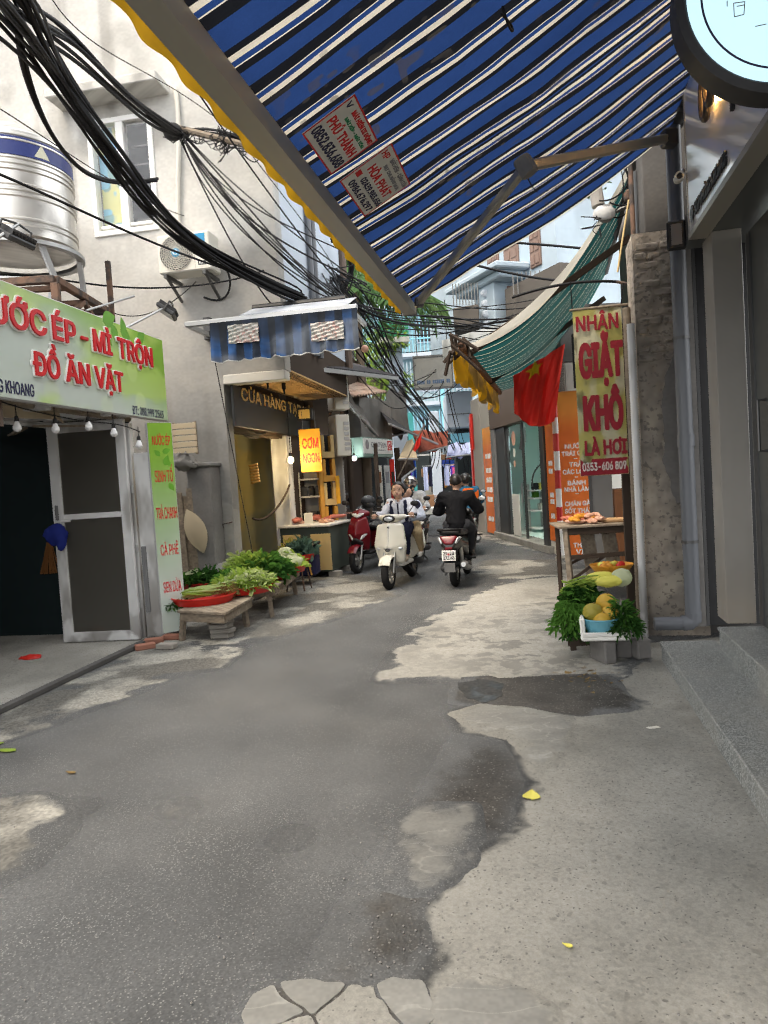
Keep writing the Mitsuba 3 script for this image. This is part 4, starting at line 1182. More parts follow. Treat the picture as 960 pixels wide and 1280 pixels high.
lt = thing('store_shelf', 'dark shelf unit at the back of the general store', 'shelf')
for k, v in enumerate((.55, 1.0, 1.45)): FH.box1('shelf_board', .35, u_end - .35, v, v + .03, -store_d + .01, -store_d + .35, 'dark_brown', lt)
for u in (.35, u_end - .38): FH.box1('upright', u, u + .03, .14, 1.95, -store_d + .012, -store_d + .33, 'dark_brown', lt)
for k in range(14):
    u = rng.uniform(.42, u_end - .5)
    v = (.585, 1.035, 1.485)[k % 3]
    add('goods_tin', MB().lathe([(.001, 0), (.045, 0), (.045, .16), (.03, .18), (.001, .18)], FH.P(.42 + (k // 3) * .2, v, -store_d + .2), sides=10), ('navy_letter', 'red_plastic', 'crate_yellow', 'light_grey')[k % 4], label='small tin on the dark store shelf', cat='tin', group='tins on the store shelf')
# bulbs that are lit
def lit_bulb(p, r_, rad, label, drop=.25):
    k = thing('lit_bulb', label, 'light bulb')
    add('glass', MB().ell(p, (r_, r_, r_ * 1.15), sub=2), 'bulb_glass', k, emitter={'type': 'area', 'radiance': {'type': 'rgb', 'value': rad}})
    add('socket', MB().lathe([(r_ * .6, r_ * 1.1), (r_ * .6, r_ * 2.4), (.008, r_ * 2.6)], p, sides=10), 'black', k)
    add('flex', MB().tube([p + v3(0, 0, r_ * 2.4), p + v3(0, 0, drop)], .006, 5), 'cable', k)


lit_bulb(Y(363.5, 575, 11.45), .045, [34, 25, 12], 'glowing warm bulb hanging before the store pillar', .9)
lit_bulb(Y(443, 573, 14.2), .04, [30, 30, 28], 'glowing white bulb under the eaves beside the pale hanging signboard')
# rice sign
q = Y(373, 537, 12.0), Y(402, 590, 12.0)
FC0 = Frame(q[0], v3(.99, -.1, 0))
cs_ = thing('rice_sign', 'yellow hanging sign with two red words beside the store pillar', 'sign')
cu1 = FC0.px(401, 560)[0]
cv0, cv1 = FC0.px(388, 590)[1], FC0.px(388, 536)[1]
FC0.box1('panel', 0, cu1, cv0, cv1, -.02, 0, 'yellow_sign', cs_, bevel=.004)
for wd, yy, hh in (('CƠM', 560, 12), ('NGON', 578, 11)):
    vb = FC0.px(388, yy)[1]
    add('lettering', FC0.text(wd, cu1 * .14, cu1 * .9, vb, FC0.px(388, yy - hh)[1] - vb, .002, .003), 'red_letter', cs_)
for x in (.2, .8): add('hanger', MB().tube([FC0.P(cu1 * x, cv1, -.01), FC0.P(cu1 * x, cv1 + .3, -.01)], .005, 5), 'steel_dark', cs_)
FL_ = Frame(Y(371, 520, 12.2), v3(.99, -.1, 0))
bl_ = thing('lantern_box', 'small dark framed yellow lamp box above the yellow sign', 'lamp')
lv_ = Y(380, 518, 12.2)[2]
FL_.box1('case', .0, .26, lv_ - .1, lv_ + .11, -.14, 0, 'black', bl_, bevel=.01)
FL_.box1('face', .035, .225, lv_ - .07, lv_ + .08, .001, .006, 'gold_letter', bl_)

# striped blue awning on the gable
aw = thing('blue_awning', 'faded blue striped awning with scalloped flap fixed to the grey house', 'awning')
ad = .75
za = FG.px(340, 394, ad)[1]
a0, a1 = FG.px(229, 393, ad)[0], FG.px(447, 394, ad)[0]
v_l = FG.px(262, 400, ad)[0]
add('front_bar', FG.box(MB(), a0, a1, za - .035, za + .035, ad - .06, ad, .012), 'galvanized', aw)
ar = FG.px(316, 380, .12)[0]
zr = FG.px(400, 377, .12)[1]
add('roller', MB().tube([FG.P(ar, zr, .12), FG.P(FG.px(432, 374, .12)[0], zr, .12)], .05, 10), 'black', aw)
m_ = MB().grid(np.array([[FG.P(ar + (a1 - .12 - ar) * s, za + .036 + (zr - za - .03) * t, ad - .03 - (ad - .15) * t) for t in (0, .5, 1)] for s in np.linspace(0, 1, 12)]))
uvs = np.array([[(a1 - a0) * s, t] for s in np.linspace(0, 1, 12) for t in (0, .5, 1)])
mat('awning_top', lambda p, n, uv: C3(.26, .28, .31) * (.5 + .9 * fbm(p.x * 4, p.y * 4, 2.0, 4)), .7)
add('canopy_sheet', m_, 'awning_top', aw)
ns, nt = 90, 12
s, t = np.meshgrid(np.linspace(0, 1, ns), np.linspace(0, 1, nt), indexing='ij')
zb = .47 + .025 * np.abs(np.sin(s * math.pi * 9))
P = FG.o + (v_l + (a1 - v_l) * s)[..., None] * FG.U + (za - .02 - t * zb)[..., None] * FG.Z + (ad + .012 + .03 * t * np.sin(s * 40 + t * 2) + .02 * t * np.sin(s * 90))[..., None] * FG.N
add('valance', MB().grid(P), 'blue_cloth', aw, uv=np.c_[(s * (a1 - v_l)).ravel(), t.ravel()], smooth=True)
P2 = P[:, -1]
add('valance_hem', MB().tube(P2, .008, 4), 'light_grey', aw)
mat('crumpled_print', lambda p, n, uv: mix(C3(.42, .40, .37), mix(C3(.40, .14, .12), C3(.13, .21, .20), smoothstep(.45, .55, noise(p.x * 4, p.z * 5))), smoothstep(.56, .62, fbm(p.x * 48, p.z * 40, 1.0)) * .5), .6)
for x0, y0, x1, y1 in [(288, 404, 324, 431), (391, 401, 430, 428)]:
    ua, va = FG.px(x0, y1, ad)
    ub, vb = FG.px(x1, y0, ad)
    m_, uv = FG.sheet(ua, ub, va, vb, ad + .05, 26, 20, lambda s, t: .012 * np.sin(s * 23 + t * 9) + .009 * np.sin(t * 31 - s * 12))
    add('advert_sticker', m_, 'crumpled_print', aw, smooth=True, label='crumpled white advert sheet stuck on the flap')
add('wall_bracket', FG.box(MB(), a0 - .02, a0 + .08, za - .08, za + .22, .002, .12, .01), 'steel_dark', aw)
add('arm', MB().bar(FG.P(a0 + .05, za - .02, .1), FG.P(a0 + .05, za - .02, ad - .05), .05, .05), 'galvanized', aw)
add('arm', MB().bar(FG.P(a1 - .1, za - .02, -.2), FG.P(a1 - .1, za - .02, ad - .05), .05, .05), 'galvanized', aw)
add('pull_cord', MB().tube(spline([FG.P(a0 + .22, za - .05, .5), FG.P(FG.px(290, 560, .15)[0], FG.px(290, 560, .15)[1], .15), FG.P(FG.px(322, 740, .3)[0], .5, .3)], 14), .006, 5), 'cable', aw)
# dark tin canopies further along
for x0, y0, x1, y1, d0, d1, nm in [(374, 448, 512, 470, 10.6, 14.6, 'long dark tin canopy behind the blue awning')]:
    c = thing('tin_canopy', nm, 'canopy')
    A_, B_ = Y(374, 455, 10.9), Y(497, 470, 15.5)
    w_ = v3(-1.5, .25, .55)
    ss_, tt_ = np.meshgrid(np.linspace(0, 1, 90), np.linspace(0, 1, 3), indexing='ij')
    P = A_ + ss_[..., None] * (B_ - A_) + tt_[..., None] * w_ + (.02 * np.sin(ss_ * 230))[..., None] * v3(0, 0, 1)
    mb = MB().grid(P)
    mb.grid(P + v3(0, 0, .006))
    add('tin_sheet', mb, 'dark_tin', c)
    add('front_rail', MB().bar(A_ - v3(0, 0, .05), B_ - v3(0, 0, .05), .05, .07), 'galvanized', c)
    for k in (.05, .5, .95): add('rafter', MB().bar(A_ + k * (B_ - A_) - v3(0, 0, .06), A_ + k * (B_ - A_) + w_ - v3(0, 0, .06), .05, .06), 'rusted', c)
lt_ball = Y(456, 436, 9.5)
add('pink_ball', MB().ell(lt_ball, (.05, .05, .05)), 'meat_pale', label='small pink ball hanging at the corner of the blue awning', cat='ball', smooth=True)

# air conditioner
ac = thing('air_conditioner', 'white outdoor air conditioner unit on brackets on the grey house', 'air conditioner')
u0, vb = FG.px(199, 343, .46)
u1 = FG.px(264, 335, .46)[0]
vt = FG.px(230, 291, .46)[1]
FG.box1('case', u0, u1, vb, vt, .14, .46, 'ac_white', ac, bevel=.015)
fc_u, fc_v, fr_ = u0 + (u1 - u0) * .36, (vb + vt) / 2, (vt - vb) * .46
add('fan_recess', MB().lathe([(.001, .004), (fr_, .004), (fr_, -.002)], FG.P(fc_u, fc_v, .46), FG.N, 32), 'dark_grey', ac)
gr = MB()
for k in range(9):
    gr.tube([FG.P(fc_u + fr_ * (k + 1) / 9 * math.cos(q), fc_v + fr_ * (k + 1) / 9 * math.sin(q), .475) for q in np.linspace(0, 6.283, 33)], .0035, 4, cap=False)
for k in range(30):
    a = k / 30 * 6.283
    gr.tube([FG.P(fc_u + fr_ * rr * math.cos(a + 1.1 * rr), fc_v + fr_ * rr * math.sin(a + 1.1 * rr), .479) for rr in np.linspace(.15, 1, 7)], .0035, 4)
add('fan_grille', gr, 'ac_white', ac)
add('hub', MB().lathe([(.001, .03), (fr_ * .24, .028), (fr_ * .24, 0)], FG.P(fc_u, fc_v, .46), FG.N, 20), 'ac_blue', ac)
add('hub_emblem', MB().tube([FG.P(fc_u + fr_ * .13 * math.cos(q), fc_v + fr_ * .13 * math.sin(q), .492) for q in np.linspace(.5, 5.6, 14)], .008, 5), 'white_letter', ac)
FG.box1('sticker', u1 - .2, u1 - .06, vt - .15, vt - .03, .461, .464, 'ac_blue', ac)
FG.box1('sticker', u1 - .17, u1 - .06, vb + .06, vb + .11, .461, .464, 'dark_grey', ac)
add('lettering', FG.text('R32', u1 - .155, u1 - .075, vb + .073, .025, .465, .001), 'white_letter', ac)
add('panel_seam', FG.box(MB(), u0 + (u1 - u0) * .7, u0 + (u1 - u0) * .705, vb + .02, vt - .02, .459, .4625), 'mid_grey', ac)
for u in (u0 + .08, u1 - .1):
    add('bracket', MB().bar(FG.P(u, vb - .03, 0), FG.P(u, vb - .03, .46), .04, .05), 'steel_dark', ac)
    add('bracket', MB().bar(FG.P(u, vb - .26, .01), FG.P(u, vb - .04, .4), .03, .03), 'steel_dark', ac)
add('refrigerant_pipe', MB().tube(spline([FG.P(u1 - .02, vb + .15, .3), FG.P(u1 + .12, vb + .05, .3), FG.P(u1 + .08, vb - .2, .1), FG.P(u1 - .3, vb - .24, .06)], 14), .014, 6), 'black', ac)
# low shop step
a_, b_ = v3(-1.86, 9.95, 0), v3(-1.35, 12.7, 0)
FT = Frame(a_, b_ - a_)
structure('shop_step', FT.box(MB(), 0, 2.75, 0, .13, -.9, .02, .02), 'cement', 'low cement step before the general store')

# ------------------------------------------------------------------ vegetable benches
def bench(name, label, P0, Uv, Dv, z, legs, mat_='wood_old'):
    k = thing(name, label, 'bench')
    W, D = float(np.linalg.norm(Uv)), float(np.linalg.norm(Dv))
    Uv, Nn = unit(Uv), unit(Dv)
    n = 5
    for i in range(n):
        add('plank', MB().box(P0 + Nn * (D / n * i + .004) + v3(0, 0, z - .03), Uv * W, Nn * (D / n - .008), v3(0, 0, .03), .005), mat_, k)
    add('apron', MB().box(P0 + Nn * .03 + Uv * .03 + v3(0, 0, z - .12), Uv * (W - .06), Nn * .025, v3(0, 0, .088), .003), mat_, k)
    add('apron', MB().box(P0 + Nn * (D - .05) + Uv * .03 + v3(0, 0, z - .12), Uv * (W - .06), Nn * .025, v3(0, 0, .088), .003), mat_, k)
    add('apron', MB().box(P0 + Nn * .06 + Uv * (W - .05) + v3(0, 0, z - .12), Uv * .025, Nn * (D - .12), v3(0, 0, .088), .003), mat_, k)
    for (i, j) in legs:
        q = P0 + Uv * (W - .12 if i else .06) + Nn * (D - .12 if j else .06)
        add('leg', MB().bar(q - Uv * (.05 if not i else -.03), q + v3(0, 0, z - .035), .055, .055, bevel=.005), mat_, k)
    return k


bz = .34
FLAT = v3(1, 1, 0)
b0, b1, b2 = G(221, 763, bz) * FLAT, G(281, 766, bz) * FLAT, G(318, 745, bz) * FLAT
bench('vegetable_bench', 'low worn wooden bench under the nearest vegetable trays', b0, b1 - b0, b2 - b1, bz, [(0, 0), (1, 1), (0, 1)])
for k, (dz, dx, w_) in enumerate([(0, 0, .2), (.052, .02, .22), (.104, -.01, .2), (.158, .03, .19), (.205, .035, .12)]):
    c = G(275, 800) + v3(-.02 + dx * .5, .04, dz + .004)
    a = .1 * (k % 3) - .1
    u_ = v3(math.cos(a), math.sin(a) - .12, 0)
    add('support_brick', MB().box(c - u_ * w_ / 2, u_ * w_, v3(.05, .11, 0), v3(0, 0, .048), .008), 'brick_grey', label='grey brick of the small pile propping the bench', cat='brick', group='bricks stacked under the bench')
tp = G(345, 724, .0)
c0_, c1_, c2_ = G(300, 736, .39) * FLAT, G(346, 732, .39) * FLAT, G(377, 708, .39) * FLAT
bench('vegetable_table', 'second low bench under the farther vegetable trays', c0_, c1_ - c0_, c2_ - c1_, .39, [(0, 0), (1, 1), (0, 1), (1, 0)])
st = thing('metal_stool', 'low metal legged stand under the farthest vegetable tray', 'stool')
sc_ = G(372, 703, .42)
add('top', MB().lathe([(.001, -.03), (.19, -.03), (.19, -.05), (.001, -.05)], sc_, sides=20), 'wood_old', st)
for k in range(4):
    a = k * 1.571 + .5
    add('leg', MB().tube([sc_ + v3(.13 * math.cos(a), .13 * math.sin(a), -.05), v3(sc_[0] + .2 * math.cos(a), sc_[1] + .2 * math.sin(a), .0)], .012, 6), 'rusted', st)


def tray(p, R_, label, tilt=(0, 0), h=.085):
    prof = [(.001, 0), (R_ * .80, 0), (R_ * .86, .012), (R_ * .97, h * .85), (R_ * 1.0, h), (R_ * 1.035, h), (R_ * 1.035, h - .012), (R_ * .99, h - .02), (R_ * .89, -.004), (.001, -.006)]
    mb = MB().lathe(prof, (0, 0, 0), sides=40)
    m = mb.mesh()
    q = np.asarray(m.vertices).copy()
    q[:, 2] += q[:, 0] * tilt[0] + q[:, 1] * tilt[1]
    m.vertices = q + p
    return add('red_tray', m, 'red_plastic', label=label, cat='tray', smooth=35)


def vtray(x, y, z): return G(x, y, z)


T1, T2, T3, T4_, T5, T6 = G(255, 752, .345), G(305, 741, .36), G(246, 735, .36), G(328, 724, .40), G(353, 713, .40), G(374, 699, .42)
tray(T1, .35, 'round red tray of celery and herbs on the near end of the bench')
tray(T2 + v3(0, .1, 0), .33, 'round red tray of pale cabbage greens at the bench corner')
tray(T3 + v3(.08, .25, -.02), .36, 'round red tray of dark herbs behind the nearest tray')
tray(T4_ + v3(0, .1, -.03), .34, 'round red tray under the tallest heap of leafy greens')
tray(T5 + v3(0, .1, -.03), .33, 'round red tray holding pale cabbages')
tray(T6, .25, 'small red tray of blue green leaves farthest along the benches')


def produce(name, label, cat, meshes):
    k = thing(name, label, cat)
    for nm, m, mt in meshes: add(nm, m if not isinstance(m, tuple) else MB().add(*m), mt, k)
    return k


produce('herb_bunch', 'feathery dark green herbs hanging over the left rim of the nearest tray', 'herbs', [('sprigs', heap(T1 + v3(-.34, -.02, -.02), .15, .12, 420, .07, .018, 3, out=.6, up=-.5, sq=(.8, 1)), 'leaf_mid'), ('dark_sprigs', heap(T1 + v3(-.30, -.06, .0), .14, .10, 260, .06, .018, 4, out=.6, up=-.2), 'leaf_dark')])
cel = stalks(T1 + v3(-.22, -.03, .09), T1 + v3(.22, .02, .14), 26, .045, .012, 5)
produce('celery_bunch', 'pale green celery stalks with roots lying across the nearest tray', 'celery', [('stalks', cel, 'leaf_pale'), ('green_stalks', stalks(T1 + v3(-.25, -.08, .08), T1 + v3(.1, -.02, .11), 14, .05, .009, 6), 'leaf_lime'), ('roots', heap(T1 + v3(.26, .02, .08), .09, .10, 160, .07, .006, 7, out=1, up=.2), 'leaf_brown')])
produce('dark_greens', 'bunch of dark green herbs with white stems on the tray behind', 'greens', [('leaf', heap(T3 + v3(.05, .22, .04), .30, .13, 460, .095, .04, 8, out=.7, up=.5), 'leaf_dark'), ('mid_leaf', heap(T3 + v3(-.1, .12, .05), .2, .12, 160, .09, .04, 9), 'leaf_mid'), ('stem', stalks(T3 + v3(-.25, .05, .1), T3 + v3(.0, .2, .2), 14, .05, .007, 10), 'leaf_white')])
m_ = MB().ell(T3 + v3(.30, .45, .17), (.17, .14, .09), sub=3).mesh()
m_.vertices += (meshkit.fbm(np.asarray(m_.vertices) * 14)[:, None] - .5) * .09
add('plastic_bag', m_, 'clear_bag', label='clear plastic bag lying on the dark herbs', cat='bag')
produce('cabbage_greens', 'pale cabbage leaves with crisp white stems heaped at the bench corner', 'greens', [('leaf', heap(T2 + v3(.0, .08, .05), .29, .13, 300, .13, .08, 12, out=.7, up=.6), 'leaf_lime'), ('pale_leaf', heap(T2 + v3(.04, .06, .06), .28, .14, 280, .12, .07, 13, out=.7, up=.6), 'leaf_pale'), ('dark_leaf', heap(T2 + v3(-.2, .14, .08), .17, .16, 200, .09, .05, 14), 'leaf_mid'), ('stem', stalks(T2 + v3(-.2, -.02, .12), T2 + v3(.1, -.05, .2), 16, .06, .010, 15), 'leaf_white')])
produce('leafy_greens', 'tall heap of mid green leafy vegetables in the middle of the benches', 'greens', [('leaf', heap(T4_ + v3(.0, .1, .05), .34, .23, 560, .13, .06, 17, out=.7, up=.4), 'leaf_mid'), ('light_leaf', heap(T4_ + v3(-.14, .1, .08), .30, .22, 420, .12, .06, 18, out=.6, up=.6), 'leaf_lime'), ('dark_leaf', heap(T4_ + v3(.12, .0, .05), .26, .17, 240, .12, .06, 19, out=.8, up=.2), 'leaf_dark'), ('yellow_leaf', heap(T4_ + v3(-.32, .25, .08), .2, .24, 140, .12, .06, 20), 'leaf_pale')])
for k, (dx, dy, dz, r_) in enumerate([(-.06, -.02, .11, .125), (.12, .08, .11, .12), (.02, .16, .21, .115), (.2, -.08, .10, .10)]):
    c = T5 + v3(dx, dy + .1, dz)
    g = thing('cabbage', 'pale round cabbage in the tray beyond the tall greens', 'cabbage', 'cabbages in one red tray')
    m_ = MB().ell(c, (r_, r_, r_ * .85), sub=3).mesh()
    m_.vertices += (meshkit.fbm(np.asarray(m_.vertices) * 16, 3, k)[:, None] - .5) * .035
    add('head', m_, 'leaf_white', g, smooth=True)
    add('outer_leaf', MB().add(*heap(c - v3(0, 0, r_ * .7), r_ * 1.0, r_ * .6, 40, .12, .10, 30 + k, out=1, up=.5)), 'leaf_lime', g)
produce('blue_greens', 'blue green kale leaves in the farthest small tray', 'greens', [('leaf', heap(T6 + v3(.04, 0, .05), .2, .2, 220, .15, .08, 40, out=.5, up=.9), 'leaf_blue'), ('brown_leaf', heap(T6 + v3(-.14, .05, .05), .15, .2, 120, .12, .03, 41, out=.4, up=1), 'leaf_yellow')])
bx = thing('storage_box', 'dark plastic box with a yellow handle behind the farther vegetable trays', 'box')
bp = v3(-1.62, 11.2, .14)
add('body', MB().box(bp, v3(.5, -.06, 0), v3(.05, .4, 0), v3(0, 0, .46), .03), 'navy_letter', bx)
add('lid', MB().box(bp + v3(-.02, -.02, .463), v3(.54, -.065, 0), v3(.055, .44, 0), v3(0, 0, .05), .02), 'black', bx)
add('handle', MB().bar(bp + v3(.44, -.08, .02), bp + v3(.36, -.08, .44), .06, .02), 'crate_yellow', bx)

# ------------------------------------------------------------------ meat counter
ct = thing('meat_counter', 'dark green counter with pale wood panels and a white top', 'counter')
cA, cB = G(354, 723), G(415, 722)
cU = unit(cB - cA)
FCt = Frame(cB, cU)
cw = float(np.linalg.norm(cB - cA))
ch = FCt.px(415, 655)[1]
cDv = unit(v3(.30, 1, 0))
body = MB().box(cA + v3(0, 0, .1), cB - cA, cDv * .95, v3(0, 0, ch - .14), .008)
add('body', body, 'counter_green', ct)
for k, (x0, x1) in enumerate(((355, 377), (389.5, 414.5))):
    ua, ub = FCt.px(x0, 690)[0], FCt.px(x1, 690)[0]
    va, vb = FCt.px(405, 713)[1], FCt.px(405, 667)[1]
    add('panel', FCt.box(MB(), ua, ub, max(va, .13), vb, .002, .012, .003), 'panel_wood', ct)
tp_ = MB().box(cA + v3(-.03, -.06, ch - .038), (cB - cA) * 1.07, cDv * 1.05, v3(0, 0, .045), .012)
add('top', tp_, 'off_white', ct)
for u, d in ((0.04, -.05), (-.9, -.05), (-.05, -.75), (-.5, -.05)):
    add('foot', MB().box(FCt.P(u - .12, 0, d), FCt.U * .2, FCt.N * -.15, v3(0, 0, .098), .006), 'brick_grey', ct)
for k in range(15):
    c = cA + (cB - cA) * rng.uniform(.2, .98) + cDv * rng.uniform(.08, .85) + v3(0, 0, ch + .03 + .03 * (k % 3))
    a = rng.uniform(0, 3.1)
    sx_, sy_ = rng.uniform(.09, .16), rng.uniform(.045, .08)
    m_ = MB().ell((0, 0, 0), (sx_, sy_, .035), sub=3).mesh()
    q = np.asarray(m_.vertices)
    q = q + (meshkit.fbm(q * 17 + k * 3, 3)[:, None] - .5) * .05
    m_.vertices = np.c_[q[:, 0] * math.cos(a) - q[:, 1] * math.sin(a), q[:, 0] * math.sin(a) + q[:, 1] * math.cos(a), q[:, 2]] + c
    add('meat_cut', m_, ('meat', 'meat_pale')[k % 3 == 0], label='raw cut of meat on the white counter top', cat='meat', group='meat on the dark green counter', smooth=True)
FPp = Frame(Y(380, 645, 12.2), v3(1, -.1, 0))
FPp.box1('price_card', 0, .15, FPp.px(386, 655)[1], FPp.px(386, 641)[1], 0, .008, 'paper', label='white card standing on the meat counter', cat='card')
gc = thing('glass_case', 'white framed glass food case behind the meat counter', 'display case')
FGc = Frame(Y(375, 640, 12.9), v3(.99, -.12, 0))
g1 = FGc.px(402, 620)[0]
gv0, gv1 = FGc.px(388, 655)[1], FGc.px(388, 590)[1]
for u in (0, g1 - .03): FGc.box1('post', u, u + .03, gv0, gv1, -.03, 0, 'off_white', gc)
for y in (600, 622, 654):
    v = FGc.px(388, y)[1]
    FGc.box1('shelf', 0.03, g1 - .03, v, v + .03, -.32, -.001, 'off_white', gc)
FGc.box1('back', 0, g1, gv0, gv1, -.36, -.34, 'mid_grey', gc)
add('pane', MB().grid(np.array([[FGc.P(u, v, .004) for v in (gv0, gv1)] for u in (0, g1)])), 'glass', gc)
for k in range(6):
    add('pot', MB().lathe([(.001, 0), (.06, 0), (.07, .13), (.05, .17), (.001, .18)], FGc.P(.07 + .13 * (k % 3), FGc.px(388, 654 if k < 3 else 622)[1] + .03, -.16), sides=12), ('black', 'dark_grey')[k % 2], gc)
# stack of yellow crates beside the case
ck = thing('crate_rack', 'stack of yellow slotted crates standing beside the glass case', 'crates')
FK = Frame(Y(402, 640, 12.75), v3(.97, .22, 0))
k0, k1 = 0, FK.px(423, 640)[0]
zk = [FK.px(410, y)[1] for y in (678, 655, 640, 627, 604, 594, 566, 545)]
add('post', FK.box(MB(), 0, .07, 0, FK.px(403, 540)[1], -.3, 0, .005), 'crate_yellow', ck)
vv = 0.75
hh = .42
for k in range(4):
    v = vv + k * hh
    cr = MB()
    FK.box(cr, .075, k1, v, v + .11, -.35, -.005, .006)
    FK.box(cr, .075, .13, v + .11, v + hh - .02, -.35, -.005, .006)
    FK.box(cr, k1 - .06, k1, v + .11, v + hh - .02, -.35, -.005, .006)
    add('crate', cr, ('crate_yellow', 'panel_wood')[k % 2], ck)
FK.box1('recess', .1, k1 - .03, .7, vv + 4 * hh, -.34, -.30, 'black', ck)
add('yellow_batten', FK.box(MB(), k1 - .02, k1 + .05, FK.px(418, 630)[1], FK.px(418, 595)[1], .002, .04, .004), 'yellow_sign', ck)

# ------------------------------------------------------------------ right shop (near)
sR = v3(math.sin(math.radians(12.4)), math.cos(math.radians(12.4)), 0)
pR = v3(sR[1], -sR[0], 0)
oR = v3(2.12, 5.64, 0)
FR = Frame(oR, -sR)                 # along the shop front, towards us; d towards the lane
rs = thing('corner_shop', 'dark modern shop front with granite steps and glossy white sign', 'shop')
# the steps
FR.box1('step_riser', -.04, 8, 0, .128, -.40, -.012, 'terrazzo', rs)
FR.box1('step_tread', -.045, 8, .129, .16, -.42, 0, 'terrazzo', rs, bevel=.006)
FR.box1('step_riser', .24, 8, .161, .30, -1.0, -.385, 'terrazzo', rs)
FR.box1('step_tread', .235, 8, .301, .332, -1.0, -.372, 'terrazzo', rs, bevel=.006)
# door recess
gm = G(909, 780, .333)
FM = Frame(gm, pR)
mw = FM.px(946, 780)[0]
FM.box1('marble_jamb', 0, mw, .333, 3.26, -.30, 0, 'marble', rs, bevel=.006)
dq = FM.P(mw, 0, 0)
FDr = Frame(dq, -sR)
FDr.box1('door_panel', .002, 1.02, .333, 3.2, -.06, -.02, 'door_metal', rs, bevel=.004)
FDr.box1('door_panel', 1.03, 2.05, .333, 3.2, -.06, -.02, 'door_metal', rs, bevel=.004)
FDr.box1('door_wall', 2.06, 6.5, .333, 3.2, -.2, -.02, 'door_metal', rs)
for u in (.10, 1.0):
    FDr.box1('door_rail', u - .04, u + .04, .35, 3.18, -.0195, -.008, 'steel_dark', rs)
hu = FDr.px(955, 535, -.0)[0]
hb = MB().tube([FDr.P(hu, 1.62, -.02), FDr.P(hu, 1.62, .035), FDr.P(hu, 1.97, .035), FDr.P(hu, 1.97, -.02)], .012, 8)
add('door_handle', hb, 'steel_dark', rs)
FR.box1('sign_soffit', -.25, 7, 3.255, 3.30, -1.1, -.34, 'door_metal', rs)
FR.box1('upper_wall', -.4, 7, 3.302, 9.0, -1.4, -.46, 'cement', rs)
# strips between pipe and jamb
fq = Y(861, 640, 6.05)
FQ = Frame(fq, pR)
q1 = FQ.px(878, 640)[0]
FQ.box1('shutter_guide', .0, .03, .17, 3.7, -.1, 0, 'mid_grey', rs)
FQ.box1('shutter_panel', .034, q1, .17, 3.6, -.08, -.02, 'cement', rs)
FQ.box1('shutter_gap', q1 + .002, q1 + .5, .17, 3.5, -.5, -.06, 'black', rs)
FQ.box1('shutter_guide', q1 + .005, q1 + .03, .17, 3.5, -.058, -.03, 'steel_dark', rs)
# glossy sign
sg = thing('white_shop_sign', 'glossy white sign board with dark letters over the shop door', 'sign')
su0 = FR.px(862, 294, -.33)[0]
sv0 = FR.px(880, 272, -.33)[1]
FR.box1('board', su0, 6.5, sv0 + .045, 4.5, -.455, -.33, 'sign_gloss', sg, bevel=.004)
FR.box1('bottom_trim', su0, 6.5, sv0, sv0 + .042, -.455, -.326, 'bar_metal', sg)
FR.box1('left_trim', su0 - .022, su0 - .001, sv0, 4.5, -.455, -.326, 'bar_metal', sg)
ta, tb = FR.px(870, 256, -.33), FR.px(906, 197, -.33)
sv = FR.px(878, 252, -.33)[1]
add('lettering', FR.text('507 PHÙNG KHOANG', ta[0], tb[0] + .06, sv - .02, .085, -.3285, .012, bold=False, grow=.002), 'black', sg, label='dark address letters along the foot of the sign')
pin = MB().lathe([(.001, .012), (.05, .012), (.052, 0)], FR.P(ta[0] - .10, sv + .03, -.329), FR.N, 18)
pin.add([FR.P(ta[0] - .145, sv + .01, -.318), FR.P(ta[0] - .055, sv + .01, -.318), FR.P(ta[0] - .10, sv - .07, -.318)], [(0, 1, 2)])
add('pin_mark', pin, 'black', sg)
na, nb = FR.px(917, 133, -.33), FR.px(948, 95, -.33)
add('lettering', FR.text('N', na[0], na[0] + .16, FR.px(920, 133, -.33)[1], .17, -.3285, .02), 'black', sg)
# gilt halo letter beside the round sign
hl = FR.px(890, 121, -.33)
ring = MB().tube([FR.P(hl[0] + .075 * math.cos(q), hl[1] + .125 * math.sin(q), -.285) for q in np.linspace(.5, 5.8, 26)], .024, 8)
add('halo_letter', ring, 'bronze', sg, label='bronze letter with warm light behind it')
for du, dv in ((.10, -.02), (.22, .0)):
    add('halo_lamp', MB().ell(FR.P(hl[0] + du, hl[1] + dv, -.305), (.03, .022, .055)), 'gold_letter', sg, emitter={'type': 'area', 'radiance': {'type': 'rgb', 'value': [5.5, 3.2, 1.0]}})
add('halo_letter', MB().tube([FR.P(hl[0] + .16 + .07 * math.cos(q), hl[1] + .02 + .125 * math.sin(q), -.275) for q in np.linspace(.5, 5.8, 26)], .024, 8), 'bronze', sg)
# round lit sign
rc = Y(982, -12, 2.45)
rd = thing('round_light_sign', 'round lit blade sign with thick black rim over the shop door', 'sign')
R_ = .352
ax = -sR
ctr = rc
add('rim', MB().lathe([(R_ * .90, .05), (R_ * .92, .056), (R_, .053), (R_, -.05), (R_ * .92, -.056), (R_ * .90, -.05)], ctr, ax, 64), 'black', rd, smooth=30)
add('face', MB().lathe([(R_ * .905, .044), (.0005, .044)], ctr, ax, 64), 'bowl_blue', rd, emitter={'type': 'area', 'radiance': {'type': 'rgb', 'value': [.042, .059, .066]}})
add('face', MB().lathe([(.0005, -.044), (R_ * .905, -.044)], ctr, ax, 64), 'bowl_blue', rd, emitter={'type': 'area', 'radiance': {'type': 'rgb', 'value': [.042, .059, .066]}})
add('ring_line', MB().lathe([(R_ * .775, .046), (R_ * .755, .046)], ctr, ax, 64), 'navy_letter', rd)
eR, eZ = pR, v3(0, 0, 1)
Pl = lambda a, b, d=.046: ctr + eR * a + eZ * b + ax * d
sqm = MB()
